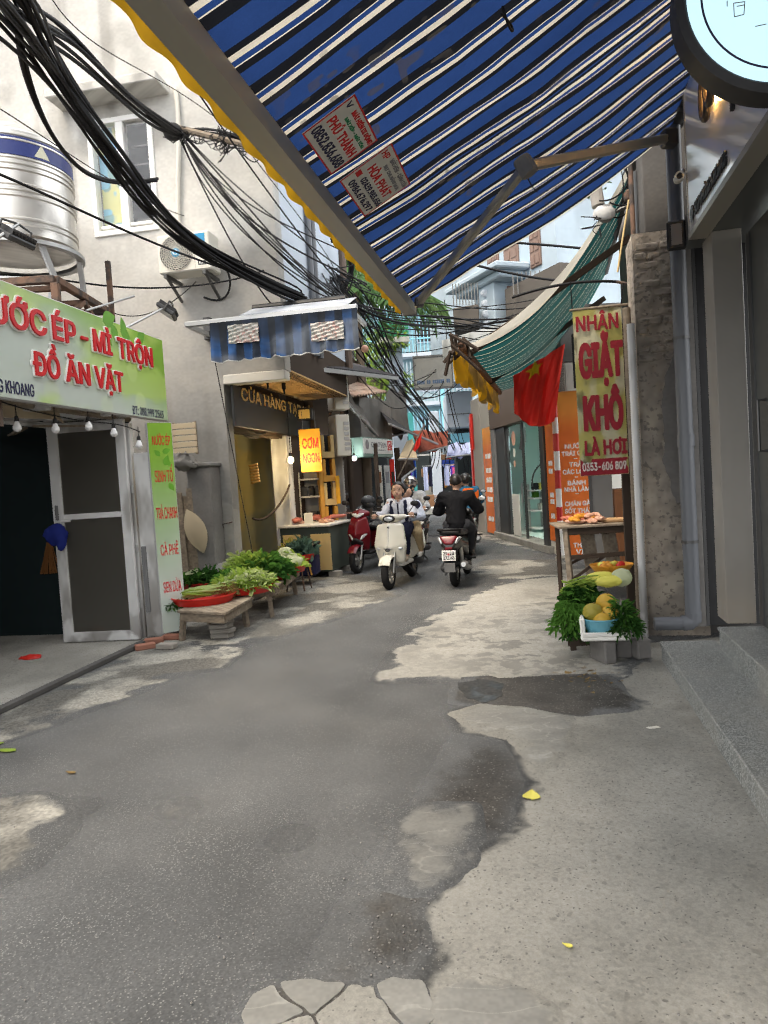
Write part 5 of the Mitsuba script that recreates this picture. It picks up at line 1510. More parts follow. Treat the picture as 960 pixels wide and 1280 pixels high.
for (x0, y0, x1, y1) in [(917, 4, 931, 2), (931, 2, 930, 18), (930, 18, 918, 21), (918, 21, 917, 4), (921, 8, 931, 6), (909, 1, 909, 8), (944, 33, 958, 30)]:
    pp = []
    for x, y in ((x0, y0), (x1, y1)):
        r_ = ray(x, y)
        k = ((ctr + ax * .046 - CAM) @ ax) / (r_ @ ax)
        pp.append(CAM + r_ * k)
    sqm.tube(pp, .0016, 4)
add('line_drawing', sqm, 'letter_grey', rd)
add('mount', MB().tube([ctr + eR * R_ * .98, ctr + eR * (R_ + .2)], .03, 8), 'black', rd)

# drain pipe
dp = thing('drain_pipe', 'grey plastic drain pipe with elbow running down beside the brick pier', 'pipe')
pb = Y(861, 640, 6.05)
pts = [v3(pb[0], 6.05, .24), v3(pb[0], 6.05, 2.0), v3(pb[0], 6.05, 4.35), v3(pb[0] + .0, 6.05, 4.7)]
add('pipe', MB().tube(pts, .062, 16), 'pipe_grey', dp, smooth=40)
add('collar', MB().lathe([(.062, -.05), (.069, -.05), (.069, .05), (.062, .05)], (pb[0], 6.05, 1.75), sides=16), 'pipe_grey', dp, smooth=30)
add('elbow', MB().tube([v3(pb[0], 6.05, .30), v3(pb[0], 6.05, .235), v3(pb[0] - .03, 6.055, .212), v3(pb[0] - .09, 6.065, .205)], .067, 16), 'pipe_grey', dp, smooth=50)
add('foot_pipe', MB().tube([v3(pb[0] - .08, 6.063, .205), v3(pb[0] - .31, 6.11, .205)], .058, 16), 'pipe_grey', dp, smooth=50)
for v in (.9, 2.6, 3.5):
    add('clip', MB().lathe([(.063, -.012), (.068, -.012), (.068, .012), (.063, .012)], (pb[0], 6.05, v), sides=16), 'steel_dark', dp)
# brick pier
pp_ = thing('brick_pier', 'old brick and plaster pier with flaking brown render beside the drain pipe', 'pier')
FP = Frame(v3(2.36, 6.53, 0), pR)
ptop = FP.px(792, 292)[1]
core = trimesh.creation.box(extents=(.5, .4, ptop)).subdivide_to_size(.035) if False else None
s, t = np.meshgrid(np.linspace(0, 1, 26), np.linspace(0, 1, 110), indexing='ij')
pw = .52
zz = t * ptop
rough_ = meshkit.fbm(np.stack([s * 4, zz * 5, 0 * s], -1), 4, 3) - .5
P = FP.o + (s * pw)[..., None] * FP.U + zz[..., None] * FP.Z + (rough_ * .05)[..., None] * FP.N
add('front_face', MB().grid(P), 'mortar', pp_, smooth=True)
sd = np.linspace(0, 1, 8)
side = np.stack([P[0] - FP.N * (.45 * k) + FP.U * (0.0) for k in sd[::-1]], 0)
add('side_face', MB().grid(side), 'mortar', pp_, smooth=True)
add('core', FP.box(MB(), .03, pw, 0, ptop - .02, -.45, -.04), 'cement', pp_)
for row in range(13):
    v = ptop - .16 - row * .082
    for col in range(2):
        u = .012 + col * .225 - (.11 if row % 2 else 0)
        a, b = max(u, .008), min(u + .21, .44)
        if b - a < .05 or v < 2.35 or (row * 2 + col) % 7 == 5: continue
        m_ = FP.box(MB(), a, b, v, v + .066, -.03, .010 + rng.uniform(-.010, .010), .012).mesh().subdivide().subdivide()
        m_.vertices += (meshkit.fbm(np.asarray(m_.vertices) * 16)[:, None] - .5) * v3(.02, .035, .02)
        add('brick', m_, 'mortar', pp_, smooth=40)
cem = []
for x, y in [(846, 395), (866, 395), (870, 620), (846, 628), (836, 600), (828, 575), (830, 540), (826, 500), (836, 455), (842, 430)]: cem.append(FP.px(x, y))
pl = Polygon(cem).buffer(0)
co = np.array(pl.exterior.segmentize(.03).coords)
co = co + (np.c_[meshkit.fbm(np.c_[co * 12, 0 * co[:, :1]], 3, 2), meshkit.fbm(np.c_[co * 12, 0 * co[:, :1]], 3, 5)] - .5) * .06
add('cement_patch', FP.flat(poly_prism(Polygon(co).buffer(0), .012), 0, 0, .012), 'cement', pp_, label='smooth grey cement patch')
FP.box1('upper_post', .12, .62, ptop + .004, 4.75, -.4, -.05, 'cement_dark', pp_, bevel=.01)
FP.box1('side_block', .5, 1.1, 0, 4.7, -.5, -.10, 'cement_dark', pp_)
add('wall_hook', MB().tube([FP.P(.38, FP.px(835, 345)[1], 0), FP.P(.38, FP.px(835, 345)[1], .05)], .012, 6), 'steel_dark', pp_)
# cctv camera and little flood light
cq = Y(846, 223, 5.6)
cc = thing('security_camera', 'small white security camera at the left edge of the white sign', 'camera')
add('body', MB().tube([cq - v3(.02, .10, .02), cq + v3(.05, .10, .03)], .035, 14), 'off_white', cc, smooth=40)
add('lens', MB().tube([cq - v3(.0215, .106, .021), cq - v3(.02, .098, .02)], .022, 12), 'black', cc)
add('mount', MB().tube([cq + v3(.05, .06, .02), cq + v3(.10, .10, .10)], .014, 8), 'off_white', cc)
fq2 = Y(833, 278, 5.75)
FF = Frame(fq2, v3(.96, -.30, 0))
fl = thing('floodlight', 'square black floodlight with pale glass in front of the drain pipe', 'lamp')
a_, b_ = FF.px(857, 278)[0], 0
vt_, vb_ = FF.px(845, 275)[1], FF.px(845, 311)[1]
FF.box1('housing', 0, a_, vb_, vt_, -.06, 0, 'black', fl, bevel=.012)
FF.box1('glass', .03, a_ - .03, vb_ + .03, vt_ - .03, .001, .004, 'mid_grey', fl)
add('bracket', MB().tube([FF.P(a_ / 2, (vt_ + vb_) / 2, -.06), FF.P(a_ / 2 + .06, (vt_ + vb_) / 2, -.25)], .014, 6), 'steel_dark', fl)

# ------------------------------------------------------------------ the big striped awning
awn = thing('striped_awning', 'large blue striped awning over the lane with a yellow scalloped flap', 'awning')
Aw, Bw = v3(2.59, 6.17, 4.33), v3(.35, 6.66, 3.13)
LEN = 6.66
ns, nt = 120, 30
s, t = np.meshgrid(np.linspace(0, 1, ns), np.linspace(0, 1, nt), indexing='ij')
dn_ = unit(np.cross(sR, Aw - Bw))
if dn_[2] > 0: dn_ = -dn_
sagv = .045 * np.sin(np.pi * t) + (.016 * np.sin(s * 37 + t * 3) + .09 * (meshkit.fbm(np.stack([s * 10, t * 3, 0 * s], -1), 4, 4) - .5)) * np.sin(np.pi * t)
P = (Bw + (Aw - Bw) * t[..., None]) - sR * (LEN * (1 - s))[..., None] + sagv[..., None] * dn_
add('cloth', MB().grid(P), 'awning_cloth', awn, uv=np.c_[(s * LEN).ravel(), (t * 2.55).ravel()], smooth=True)
bt_ = sR * LEN
outw = -pR
prof = [(-.05, -.055), (.055, -.055), (.075, -.02), (.075, .03), (.05, .06), (-.03, .06), (-.06, .02)]
bar = MB()
ring0 = [Bw + outw * a + v3(0, 0, b) for a, b in prof]
V = [p + sR * .03 for p in ring0] + [p - bt_ for p in ring0]
n = len(prof)
Fq = [(i, (i + 1) % n, n + (i + 1) % n) for i in range(n)] + [(i, n + (i + 1) % n, n + i) for i in range(n)] + [(0, i + 1, i) for i in range(1, n - 1)] + [(n, n + i, n + i + 1) for i in range(1, n - 1)]
bar.add(V, Fq)
add('front_bar', bar, 'bar_metal', awn)
add('bar_groove', MB().bar(Bw + outw * .077 + v3(0, 0, .005), Bw + outw * .077 + v3(0, 0, .005) - bt_, .012, .006), 'steel_dark', awn)
add('end_cap', MB().box(Bw + sR * .031 - outw * .06 - v3(0, 0, .06), sR * .012, outw * .14, v3(0, 0, .125), .004), 'mid_grey', awn)
ns, nt = 260, 6
s, t = np.meshgrid(np.linspace(0, 1, ns), np.linspace(0, 1, nt), indexing='ij')
h_ = .092 + .004 * np.abs(np.sin(s * LEN * math.pi / .30)) + .010 * (meshkit.fbm(np.stack([s * 60, 0 * s, 0 * s], -1), 3) - .5)
P = Bw + outw * .082 - sR * (LEN * (1 - s))[..., None] - v3(0, 0, 1) * (.0 + t * h_ - .035)[..., None] + outw * (.012 * t * np.sin(s * 150) + .010 * t)[..., None]
add('valance', MB().grid(P), 'valance_yellow', awn, smooth=True)
rol = Aw + dn_ * .02 + v3(.02, 0, .06)
add('roller', MB().tube([rol + sR * .05, rol - sR * LEN], .06, 14), 'dark_grey', awn, smooth=40)
for k in range(9):
    c = rol - sR * (.35 * k + .1)
    add('roller_clip', MB().lathe([(.061, -.03), (.073, -.03), (.073, .03), (.061, .03)], c, sR, 14), 'steel_dark', awn)
PA = Plane3(Aw, sR, pR * -1)
def awn_px(x, y, d=.0):
    r_ = ray(x, y)
    k = ((Aw + dn_ * d - CAM) @ dn_) / (r_ @ dn_)
    return CAM + r_ * k


e_w, e_m, e_b = awn_px(835, 173, .12), awn_px(657, 208, .13), awn_px(524, 378, .09)
add('folding_arm', MB().bar(e_w, e_m, .055, .07, bevel=.012), 'bar_metal', awn)
add('folding_arm', MB().bar(e_m, e_b, .055, .07, bevel=.012), 'bar_metal', awn)
add('elbow_joint', MB().lathe([(.001, .06), (.055, .06), (.06, .045), (.06, -.045), (.055, -.06), (.001, -.06)], e_m, dn_, 14), 'mid_grey', awn)
add('wall_joint', MB().box(e_w - v3(.05, .05, .07), v3(.12, 0, 0), v3(0, .1, 0), v3(0, 0, .14), .015), 'steel_dark', awn)
add('bar_joint', MB().box(e_b - v3(.04, .04, .04), v3(.08, 0, 0), v3(0, .08, 0), v3(0, 0, .08), .012), 'steel_dark', awn)
add('arm_wire', MB().tube(sag(e_m + v3(0, 0, -.05), awn_px(672, 240, .13), .02), .004, 4), 'cable', awn)
add('hook', MB().tube(spline([awn_px(628, 8, .08), awn_px(632, 22, .12), awn_px(641, 38, .10), awn_px(627, 18, .1)], 16), .006, 5), 'cable', awn)
# advert stickers on the cloth
UpS = unit(Aw - Bw)
def sticker(pxs, label):
    k = thing('advert_sticker', label, 'sticker', None)
    q = [awn_px(*p, .075) for p in pxs]
    # reads along the bar (away from us), top towards the wall
    o_ = q[0] + (q[3] - q[0]) * 0
    PLs = Plane3(q[0], sR, UpS)
    L = float(np.linalg.norm(q[3] - q[0]))
    Hh = float(np.linalg.norm(q[1] - q[0]))
    add('sheet', MB().box(PLs.P(0, 0, 0), PLs.U * L, PLs.Z * Hh, PLs.N * .003), 'paper', k)
    rim = MB()
    for a in ((0, 0, L, .008), (0, Hh - .008, L, Hh), (0, .008, .008, Hh - .008), (L - .008, .008, L, Hh - .008)):
        rim.box(PLs.P(a[0], a[1], .0035), PLs.U * (a[2] - a[0]), PLs.Z * (a[3] - a[1]), PLs.N * .001)
    add('red_border', rim, 'red_letter', k)
    return k, PLs, L, Hh


k, PLs, L, Hh = sticker([(377, 167), (446, 131), (473, 185), (414, 217)], 'white advert sticker with navy telephone number, nearer one on the striped awning')
def st_text(k, PLs, tx, u0, u1, vb, cap, m_): add('lettering', PLs.text(tx, u0, u1, vb, cap, .0036, .0012, grow=.0012), m_, k)
st_text(k, PLs, 'PHÚ THÀNH', .09 * L, .93 * L, .42 * Hh, .17 * Hh, 'red_letter')
st_text(k, PLs, '0852.836.688', .06 * L, .95 * L, .13 * Hh, .19 * Hh, 'navy_letter')
st_text(k, PLs, 'MÁI HIÊN DI ĐỘNG', .24 * L, .96 * L, .82 * Hh, .085 * Hh, 'red_letter')
st_text(k, PLs, 'MÁI XẾP - MÁI TÔN', .25 * L, .93 * L, .68 * Hh, .055 * Hh, 'green_letter')
add('emblem', PLs.text('V', .05 * L, .14 * L, .80 * Hh, .11 * Hh, .0036, .001), 'navy_letter', k)
k, PLs, L, Hh = sticker([(424, 226), (491, 190), (513, 238), (457, 269)], 'white advert sticker with red name, farther one on the striped awning')
st_text(k, PLs, 'HÒA PHÁT', .14 * L, .90 * L, .47 * Hh, .16 * Hh, 'red_letter')
st_text(k, PLs, '02439.983.656', .24 * L, .97 * L, .28 * Hh, .11 * Hh, 'navy_letter')
st_text(k, PLs, '0986.676.297', .14 * L, .93 * L, .09 * Hh, .12 * Hh, 'navy_letter')
st_text(k, PLs, 'MÁI HIÊN - CÁNH CỬA', .28 * L, .97 * L, .85 * Hh, .075 * Hh, 'letter_grey')
st_text(k, PLs, 'BẠT CHE NẮNG MƯA', .30 * L, .92 * L, .72 * Hh, .06 * Hh, 'letter_grey')
add('emblem', PLs.text('HP', .05 * L, .20 * L, .78 * Hh, .12 * Hh, .0036, .001), 'red_letter', k)
add('phone_mark', MB().box(PLs.P(.05 * L, .27 * Hh, .0036), PLs.U * .10 * L, PLs.Z * .11 * Hh, PLs.N * .001), 'red_letter', k)

# ------------------------------------------------------------------ green awning further along
ga = thing('green_awning', 'sagging green striped awning with ragged orange flap on the right side', 'awning')
gBn, gBf = v3(.95, 8.0, 3.0), v3(2.28, 13.4, 3.06)
gdir = gBf - gBn
gL = float(np.linalg.norm(gdir))
gAn = v3(3.02, 8.15, 4.98)
ns, nt = 90, 40
s, t = np.meshgrid(np.linspace(0, 1, ns), np.linspace(0, 1, nt), indexing='ij')
zc = (gAn[2] - gBn[2]) * (t ** 1.75) + .03 * np.sin(s * 21 + t * 6) * np.sin(np.pi * t) + .02 * np.sin(s * 50 + 2) * t
P = gBn + gdir * s[..., None] + (gAn - gBn)[None, None] * v3(1, 1, 0) * t[..., None] + zc[..., None] * v3(0, 0, 1)
add('cloth', MB().grid(P), 'green_cloth', ga, uv=np.c_[(s * gL).ravel(), (t * 2.8).ravel()], smooth=True)
add('front_bar', MB().bar(gBn - v3(0, .1, .03), gBf - v3(0, 0, .03), .07, .08, bevel=.012), 'brown_wood', ga)
ns, nt = 160, 8
s, t = np.meshgrid(np.linspace(0, 1, ns), np.linspace(0, 1, nt), indexing='ij')
go = unit(v3(-gdir[1], gdir[0], 0))
hh_ = .40 + .05 * np.sin(s * 60) + .06 * (meshkit.fbm(np.stack([s * 9, 0 * s, 0 * s], -1), 3) - .5)
P = gBn + gdir * s[..., None] + go * (.05 + .05 * t * np.sin(s * 75) + .03 * np.sin(s * 31 + 3 * t))[..., None] - v3(0, 0, 1) * (t * hh_ - .03)[..., None]
add('valance', MB().grid(P), 'valance_old', ga, smooth=True)
for w_, q_ in ((.62, v3(3.75, 11.7, 4.25)), (.08, v3(3.05, 8.5, 4.2))):
    add('support_arm', MB().bar(gBn + gdir * w_ - v3(0, 0, .06), q_, .06, .08, bevel=.01), 'dark_brown', ga)
add('roller', MB().tube([gAn - gdir * .02 + v3(0, 0, .05), gAn + gdir * .95 + v3(0, 0, .05)], .07, 10), 'dark_grey', ga)
mb = MB()
for k_ in range(9):
    c = gBn + gdir * rng.uniform(-.03, .05) + v3(rng.normal(0, .05), rng.normal(0, .05), rng.uniform(-.1, .1))
    mb.tube([c, c + rng.normal(0, .09, 3), c + rng.normal(0, .12, 3) - v3(0, 0, .1)], .02, 5)
add('knotted_rags', mb, 'dark_brown', ga)
# weatherhead: white round lamp fitting on a bracket
wl = thing('street_lamp', 'round white lamp on an iron bracket above the green awning', 'street lamp')
lc_ = Y(755, 268, 8.0)
add('dome', MB().lathe([(.001, .10), (.07, .085), (.115, .04), (.12, -.01), (.11, -.03)], lc_, unit(v3(-.1, -.5, .8)), 24), 'light_grey', wl, smooth=40)
add('lens', MB().ell(lc_ - v3(-.01, .02, -.0) * 1.0, (.09, .08, .10)), 'mid_grey', wl, smooth=True)
add('arm', MB().tube([lc_ + v3(.1, .05, .02), Y(800, 250, 8.0)], .022, 8), 'steel_dark', wl)
add('clamp', MB().box(Y(783, 250, 7.95), v3(.14, 0, 0), v3(0, .1, 0), v3(0, 0, .12), .02), 'rusted', wl)
add('conduit', MB().tube([Y(748, 258, 8.05), Y(742, 222, 8.1)], .07, 10), 'pole_concrete', wl)
mb = MB()
for k_ in range(7):
    c = Y(745 + rng.uniform(-6, 6), 272 + rng.uniform(0, 18), 7.95)
    mb.tube(spline([c, c + rng.normal(0, .06, 3), c + rng.normal(0, .09, 3)], 8), .006, 4)
add('loose_wire', mb, 'cable', wl)
# poles left of the pier
p1 = G(806, 797, .0)
for nm, x0, y0, x1, y1, dd, r_, m_, lb in [('pipe_pole', 788, 405, 806, 792, 6.5, .034, 'painted_old', 'weathered white plastic pipe standing just left of the brick pier'),
                                       ('timber_post', 781, 385, 799, 700, 6.85, .036, 'wood_old', 'old square timber post behind the laundry banner'),
                                       ('steel_tube', 786, 190, 793, 300, 6.8, .022, 'rusted', 'thin rusty tube standing behind the brick pier'),
                                       ('steel_tube', 793, 215, 800, 330, 6.9, .03, 'steel_dark', 'dark tube beside the thin rusty one')]:
    a, b = Y(x0, y0, dd), Y(x1, y1, dd)
    mid = (a[0] + b[0]) / 2
    add(nm, MB().tube([v3(mid, dd, min(b[2], .0) if y1 > 600 else b[2] - 1.2), v3(mid, dd, a[2])], r_, 10), m_, label=lb, cat='pole', smooth=40)
add('yellow_hose', MB().tube(spline([Y(786, 250, 7.4), Y(778, 300, 7.4), Y(772, 340, 7.4)], 10), .010, 6), 'panel_wood', label='yellow tube hanging behind the thin rusty pole', cat='hose')
# dark passage wall behind
pw_ = thing('side_wall', 'dark grey side wall of the house behind the brick pier', 'wall')
FW = Frame(v3(2.95, 7.2, 0), sR)
add('wall', FW.box(MB(), 0, 5.0, 0, 5.2, -.01, .3) if False else MB().box(v3(2.95, 7.05, 0), sR * 4.4, pR * .4, v3(0, 0, 5.4)), 'cement', pw_)
add('return', MB().box(v3(2.45, 7.35, 0), pR * .7, sR * .1, v3(0, 0, 3.0)), 'dark_brown', pw_)
# ------------------------------------------------------------------ laundry banner
bn = thing('laundry_banner', 'grubby yellow cloth banner with dark red laundry lettering', 'banner')
FBn = Frame(Y(721, 500, 7.0), pR)
b1 = FBn.px(781, 480)[0]
bz0, bz1 = FBn.px(752, 594)[1], FBn.px(750, 384)[1]
m_, uv = FBn.sheet(0, b1, bz0, bz1, 0, 30, 60, lambda s, t: .009 * np.sin(s * 7 + t * 5) + .007 * np.sin(t * 21 - s * 6) + .012 * (meshkit.fbm(np.stack([s * 4, t * 9, 0 * s], -1), 3, 6) - .5) - .004)
add('cloth', m_, 'banner_cloth', bn, uv=np.c_[uv[:, 0] / b1, uv[:, 1]], smooth=True)
hz = bz0 + .10 * (bz1 - bz0)
m2, uv2 = FBn.sheet(.004, b1 - .004, bz0 + .004, hz, .0115, 20, 6, lambda s, t: .006 * np.sin(s * 9 + t * 3))
add('red_hem', m2, 'dark_red_letter', bn, smooth=True)
def bv(y): return FBn.px(750, y)[1]
for wd, y0, y1, a, b, gw in [('NHẬN', 412, 394, .06, .92, .002), ('GIẶT', 470, 430, .10, .97, .010), ('KHÔ', 536, 496, .14, .92, .010), ('LÀ HƠI', 568, 551, .12, .98, .004)]:
    vb = bv(y0)
    add('lettering', FBn.text(wd, a * b1, b * b1, vb, bv(y1) - vb, .018, .003, grow=gw), 'dark_red_letter', bn, label='dark red word ' + wd)
add('lettering', FBn.text('0353-606 809', .05 * b1, .95 * b1, bz0 + .05, .075, .019, .002, grow=.001), 'paper', bn)
add('top_rod', MB().tube([FBn.P(-.03, bz1, 0), FBn.P(b1 + .06, bz1, 0)], .013, 8), 'wood_old', bn)
add('tie', MB().tube([FBn.P(.0, bz1, 0), FBn.P(-.01, bz1 + .25, .1)], .006, 5), 'cable', bn)
add('tie', MB().tube([FBn.P(b1, bz1, 0), FBn.P(b1 + .03, bz1 + .2, .0)], .006, 5), 'cable', bn)
add('bracket_rod', MB().tube(spline([Y(770, 352, 7.2), Y(690, 358, 7.2), Y(640, 372, 7.3)], 10), .014, 6), 'cable', label='dark rod reaching out over the laundry banner', cat='rod')
add('bracket_end', MB().tube([Y(770, 352, 7.2), Y(790, 356, 7.15), Y(796, 380, 7.1)], .016, 6), 'rusted', label='bent rusty end of the rod over the laundry banner', cat='rod')

# ------------------------------------------------------------------ meat table and vegetable stand
mt = thing('meat_table', 'tall dark wooden table with raw meat on top', 'table')
t0 = G(712, 757)
FTb = Frame(v3(t0[0], t0[1], 0), v3(pR[0], pR[1] + .12, 0))
th = FTb.px(716, 657)[1]
tu0 = FTb.px(697, 655)[0]
for k in range(5):
    add('plank', FTb.box(MB(), tu0, 1.0, th - .03, th, -.72 + k * .15, -.575 + k * .15, .006), 'wood_old', mt)
add('apron', FTb.box(MB(), .0, .95, th - .11, th - .032, -.03, -.005, .004), 'dark_brown', mt)
add('leg', MB().bar(FTb.P(.04, 0, .0), FTb.P(.0, th - .032, -.03), .05, .06, bevel=.006), 'wood_old', mt)
add('leg', MB().bar(FTb.P(.0, 0, -.62), FTb.P(-.02, th - .032, -.55), .05, .06, bevel=.006), 'dark_brown', mt)
add('leg', MB().bar(FTb.P(.92, 0, -.02), FTb.P(.92, th - .032, -.03), .05, .06), 'dark_brown', mt)
add('leg', MB().bar(FTb.P(.92, 0, -.62), FTb.P(.92, th - .032, -.55), .05, .06), 'dark_brown', mt)
add('stretcher', MB().bar(FTb.P(.03, .55, -.02), FTb.P(.92, .57, -.02), .03, .05), 'dark_brown', mt)
add('brace', MB().bar(FTb.P(.03, .28, -.02), FTb.P(.48, .58, -.05), .025, .03), 'dark_brown', mt)
add('brace', MB().bar(FTb.P(.03, .42, -.3), FTb.P(.40, .58, -.35), .025, .03), 'dark_brown', mt)
add('leaning_plank', MB().box(FTb.P(.25, .30, -.25), FTb.U * .16, v3(0, 0, .55) - FTb.U * .06, FTb.N * .02, .004), 'wood_old', mt)
add('leaning_plank', MB().box(FTb.P(.50, .25, -.22), FTb.U * .16, v3(0, 0, .60) - FTb.U * .07, FTb.N * .02, .004), 'wood_old', mt)
FTb.box1('chopping_board', .45, .98, th + .002, th + .035, -.45, -.1, 'brown_box', mt, bevel=.01)
for k in range(17):
    c = FTb.P(rng.uniform(-.05, .42), th + .03 + .028 * (k % 3), rng.uniform(-.5, -.08))
    a = rng.uniform(0, 3.1)
    m_ = MB().ell((0, 0, 0), (rng.uniform(.07, .13), rng.uniform(.035, .06), .03), sub=3).mesh()
    q = np.asarray(m_.vertices)
    q = q + (meshkit.fbm(q * 20 + k * 3, 3)[:, None] - .5) * .045
    m_.vertices = np.c_[q[:, 0] * math.cos(a) - q[:, 1] * math.sin(a), q[:, 0] * math.sin(a) + q[:, 1] * math.cos(a), q[:, 2]] + c
    add('meat_cut', m_, ('meat_pale', 'meat', 'orange_tray')[(k * 7) % 5 % 3], label='cut of meat on the tall wooden table', cat='meat', group='meat on the wooden table', smooth=True)
# cabinet behind the table
cb = thing('wooden_cabinet', 'brown wooden cabinet standing behind the meat table', 'cabinet')
FCb = Frame(Y(748, 650, 9.6), pR)
c1 = FCb.px(790, 650)[0]
czt = FCb.px(770, 612)[1]
FCb.box1('body', .22, c1 + .1, 0, czt, -.5, 0, 'brown_wood', cb, bevel=.01)
FCb.box1('door', .25, .25 + (c1 - .18) / 2, .1, czt - .05, .001, .02, 'brown_wood', cb, bevel=.006)
FCb.box1('door', .26 + (c1 - .18) / 2, c1 + .07, .1, czt - .05, .001, .02, 'brown_wood', cb, bevel=.006)
FCb.box1('glass_panel', -.06, .2, .3, FCb.px(745, 580)[1], -.08, -.03, 'mid_grey', cb)
FCb.box1('post', -.1, -.06, .0, FCb.px(745, 575)[1], -.09, -.02, 'steel_dark', cb)
# concrete blocks
for k, (x0, x1, yb_, yt_, d_) in enumerate([(757, 772, 833, 804, 0), (776, 797, 829, 806, .10), (795, 812, 824, 802, -.06)]):
    a, b = G(x0, yb_), G(x1, yb_ - 2)
    u_ = unit((b - a) * v3(1, 1, 0))
    add('concrete_block', MB().box(a + v3(0, 0, .005) + v3(0, d_, 0), u_ * float(np.linalg.norm(b - a)), v3(-u_[1], u_[0], 0) * .25, v3(0, 0, .19 - .012 * k), .014), 'cement', label='rough concrete block under the foam crate', cat='block', group='blocks under the foam crate')
fo = Frame(G(729, 803, .20) + v3(0, .0, 0), v3(pR[0], pR[1] + .05, 0))
fw = fo.px(787, 790)[0]
fcr = thing('foam_crate', 'shallow white foam crate under the blue bowl', 'crate')
fo.box1('base', -.01, fw, .205, .235, -.42, .0, 'foam', fcr, bevel=.01)
fo.box1('front_rim', -.01, fw, .236, .272, -.03, .0, 'foam', fcr, bevel=.008)
fo.box1('side_rim', -.01, .025, .236, .38, -.42, -.031, 'foam', fcr, bevel=.008)
fo.box1('back_rim', .026, fw, .236, .36, -.42, -.39, 'foam', fcr, bevel=.008)
bc = fo.P(.155, .237, -.14)
add('blue_bowl', MB().lathe([(.001, 0), (.085, 0), (.105, .02), (.142, .12), (.155, .125), (.155, .135), (.138, .132), (.10, .03), (.001, .015)], bc, sides=36), 'bowl_blue', label='light blue plastic bowl of yellow pomelos', cat='bowl', smooth=35)
for k, (dx, dy, dz, r_, m_) in enumerate([(-.055, .01, .175, .078, 'pomelo_green'), (.0, -.06, .115, .072, 'pomelo'), (.075, -.01, .15, .075, 'pomelo'), (.085, .10, .225, .082, 'pomelo')]):
    g = thing('pomelo', ['greenish brown pomelo at the left of the blue bowl', 'yellow pomelo low at the front of the bowl', 'yellow pomelo at the right of the bowl', 'yellow pomelo on top behind the bowl'][k], 'pomelo')
    m2 = MB().ell(bc + v3(dx, dy, dz), (r_, r_, r_ * .93), sub=3).mesh()
    m2.vertices += (meshkit.fbm(np.asarray(m2.vertices) * 22, 3, k)[:, None] - .5) * .012
    add('fruit', m2, m_, g, smooth=True)
    add('stem', MB().tube([bc + v3(dx + .01, dy - .01, dz + r_ * .9), bc + v3(dx + .012, dy - .012, dz + r_ * 1.02)], .006, 5), 'leaf_brown', g)
produce('herb_bunch', 'dark feathery herbs spilling over the right end of the foam crate', 'herbs', [('sprigs', heap(fo.P(fw - .03, .24, -.12), .115, .24, 420, .075, .02, 50, out=.9, up=.1), 'leaf_dark'), ('mid_sprigs', heap(fo.P(fw - .04, .26, -.14), .11, .25, 220, .075, .02, 51, out=.9, up=.3), 'leaf_mid')])
produce('herb_bunch', 'bright green herbs hanging over the left end of the foam crate', 'herbs', [('sprigs', heap(fo.P(-.06, .26, -.28), .15, .24, 460, .075, .022, 53, out=.8, up=-.3), 'leaf_mid'), ('dark_sprigs', heap(fo.P(-.03, .20, -.2), .09, .14, 160, .06, .02, 54, out=.8, up=-.4), 'leaf_dark')])
bsk = thing('vegetable_stand', 'dark slatted stand that carries the vegetables beside the pier', 'stand')
fs_ = Frame(fo.P(-.08, 0, -.5), v3(pR[0], pR[1] + .05, 0))
for k in range(4):
    fs_.box1('slat', 0, fw + .05, .30, .33, -.75 + k * .19, -.59 + k * .19, 'wood_old', bsk, bevel=.004)
for u in (.02, fw - .02):
    for d in (-.7, -.05): fs_.box1('leg', u, u + .05, 0, .298, d, d + .05, 'dark_brown', bsk)
fs_.box1('front_board', 0, fw + .05, .05, .29, -.02, .0, 'dark_brown', bsk)
produce('leafy_greens', 'dark broad leafed greens with pale stems on the vegetable stand', 'greens', [('leaf', heap(fs_.P(.15, .35, -.2), .13, .17, 260, .10, .07, 56, out=.8, up=.3), 'leaf_dark'), ('mid_leaf', heap(fs_.P(.12, .33, -.15), .13, .18, 240, .10, .06, 57, out=.8, up=.2), 'leaf_mid'), ('stem', stalks(fs_.P(.05, .50, -.35), fs_.P(.30, .58, -.15), 30, .05, .007, 58), 'leaf_lime')])
for k, (u, v, d, r_, nm, lb, m_) in enumerate([(.33, .60, -.22, (.14, .06, .055), 'squash', 'pale yellow green squash lying on the leafy greens', 'squash'), (.38, .58, -.12, (.12, .05, .05), 'squash', 'smaller pale squash in front of the first', 'squash'), (.50, .60, -.2, (.09, .09, .08), 'cabbage', 'small round pale cabbage at the right of the squash', 'leaf_white')]):
    m2 = MB().ell(fs_.P(u, v, d), r_, sub=3).mesh()
    m2.vertices += (meshkit.fbm(np.asarray(m2.vertices) * 18, 3, k)[:, None] - .5) * .02
    add(nm, m2, m_, label=lb, cat=nm, smooth=True)
ot = thing('orange_tray', 'orange plastic tray of peppers behind the squash', 'tray')
oc = fs_.P(.46, .62, -.50)
m2 = MB().lathe([(.001, 0), (.12, 0), (.165, .06), (.172, .06), (.168, .048), (.13, -.01), (.001, -.012)], oc, sides=28, sx=1.15).mesh()
add('shell', m2, 'orange_tray', ot, smooth=35)
for k in range(16):
    c = oc + v3(rng.uniform(-.10, .10), rng.uniform(-.09, .09), .05)
    add('pepper', MB().ell(c, (.035, .025, .03), sub=1), ('squash', 'red_plastic', 'orange_tray')[k % 3], label='small pepper in the orange tray', cat='pepper', group='peppers in the orange tray', smooth=True)
jar = thing('plastic_jug', 'small clear jug of water standing behind the table leg', 'jug')
jq = G(731, 772, .0)
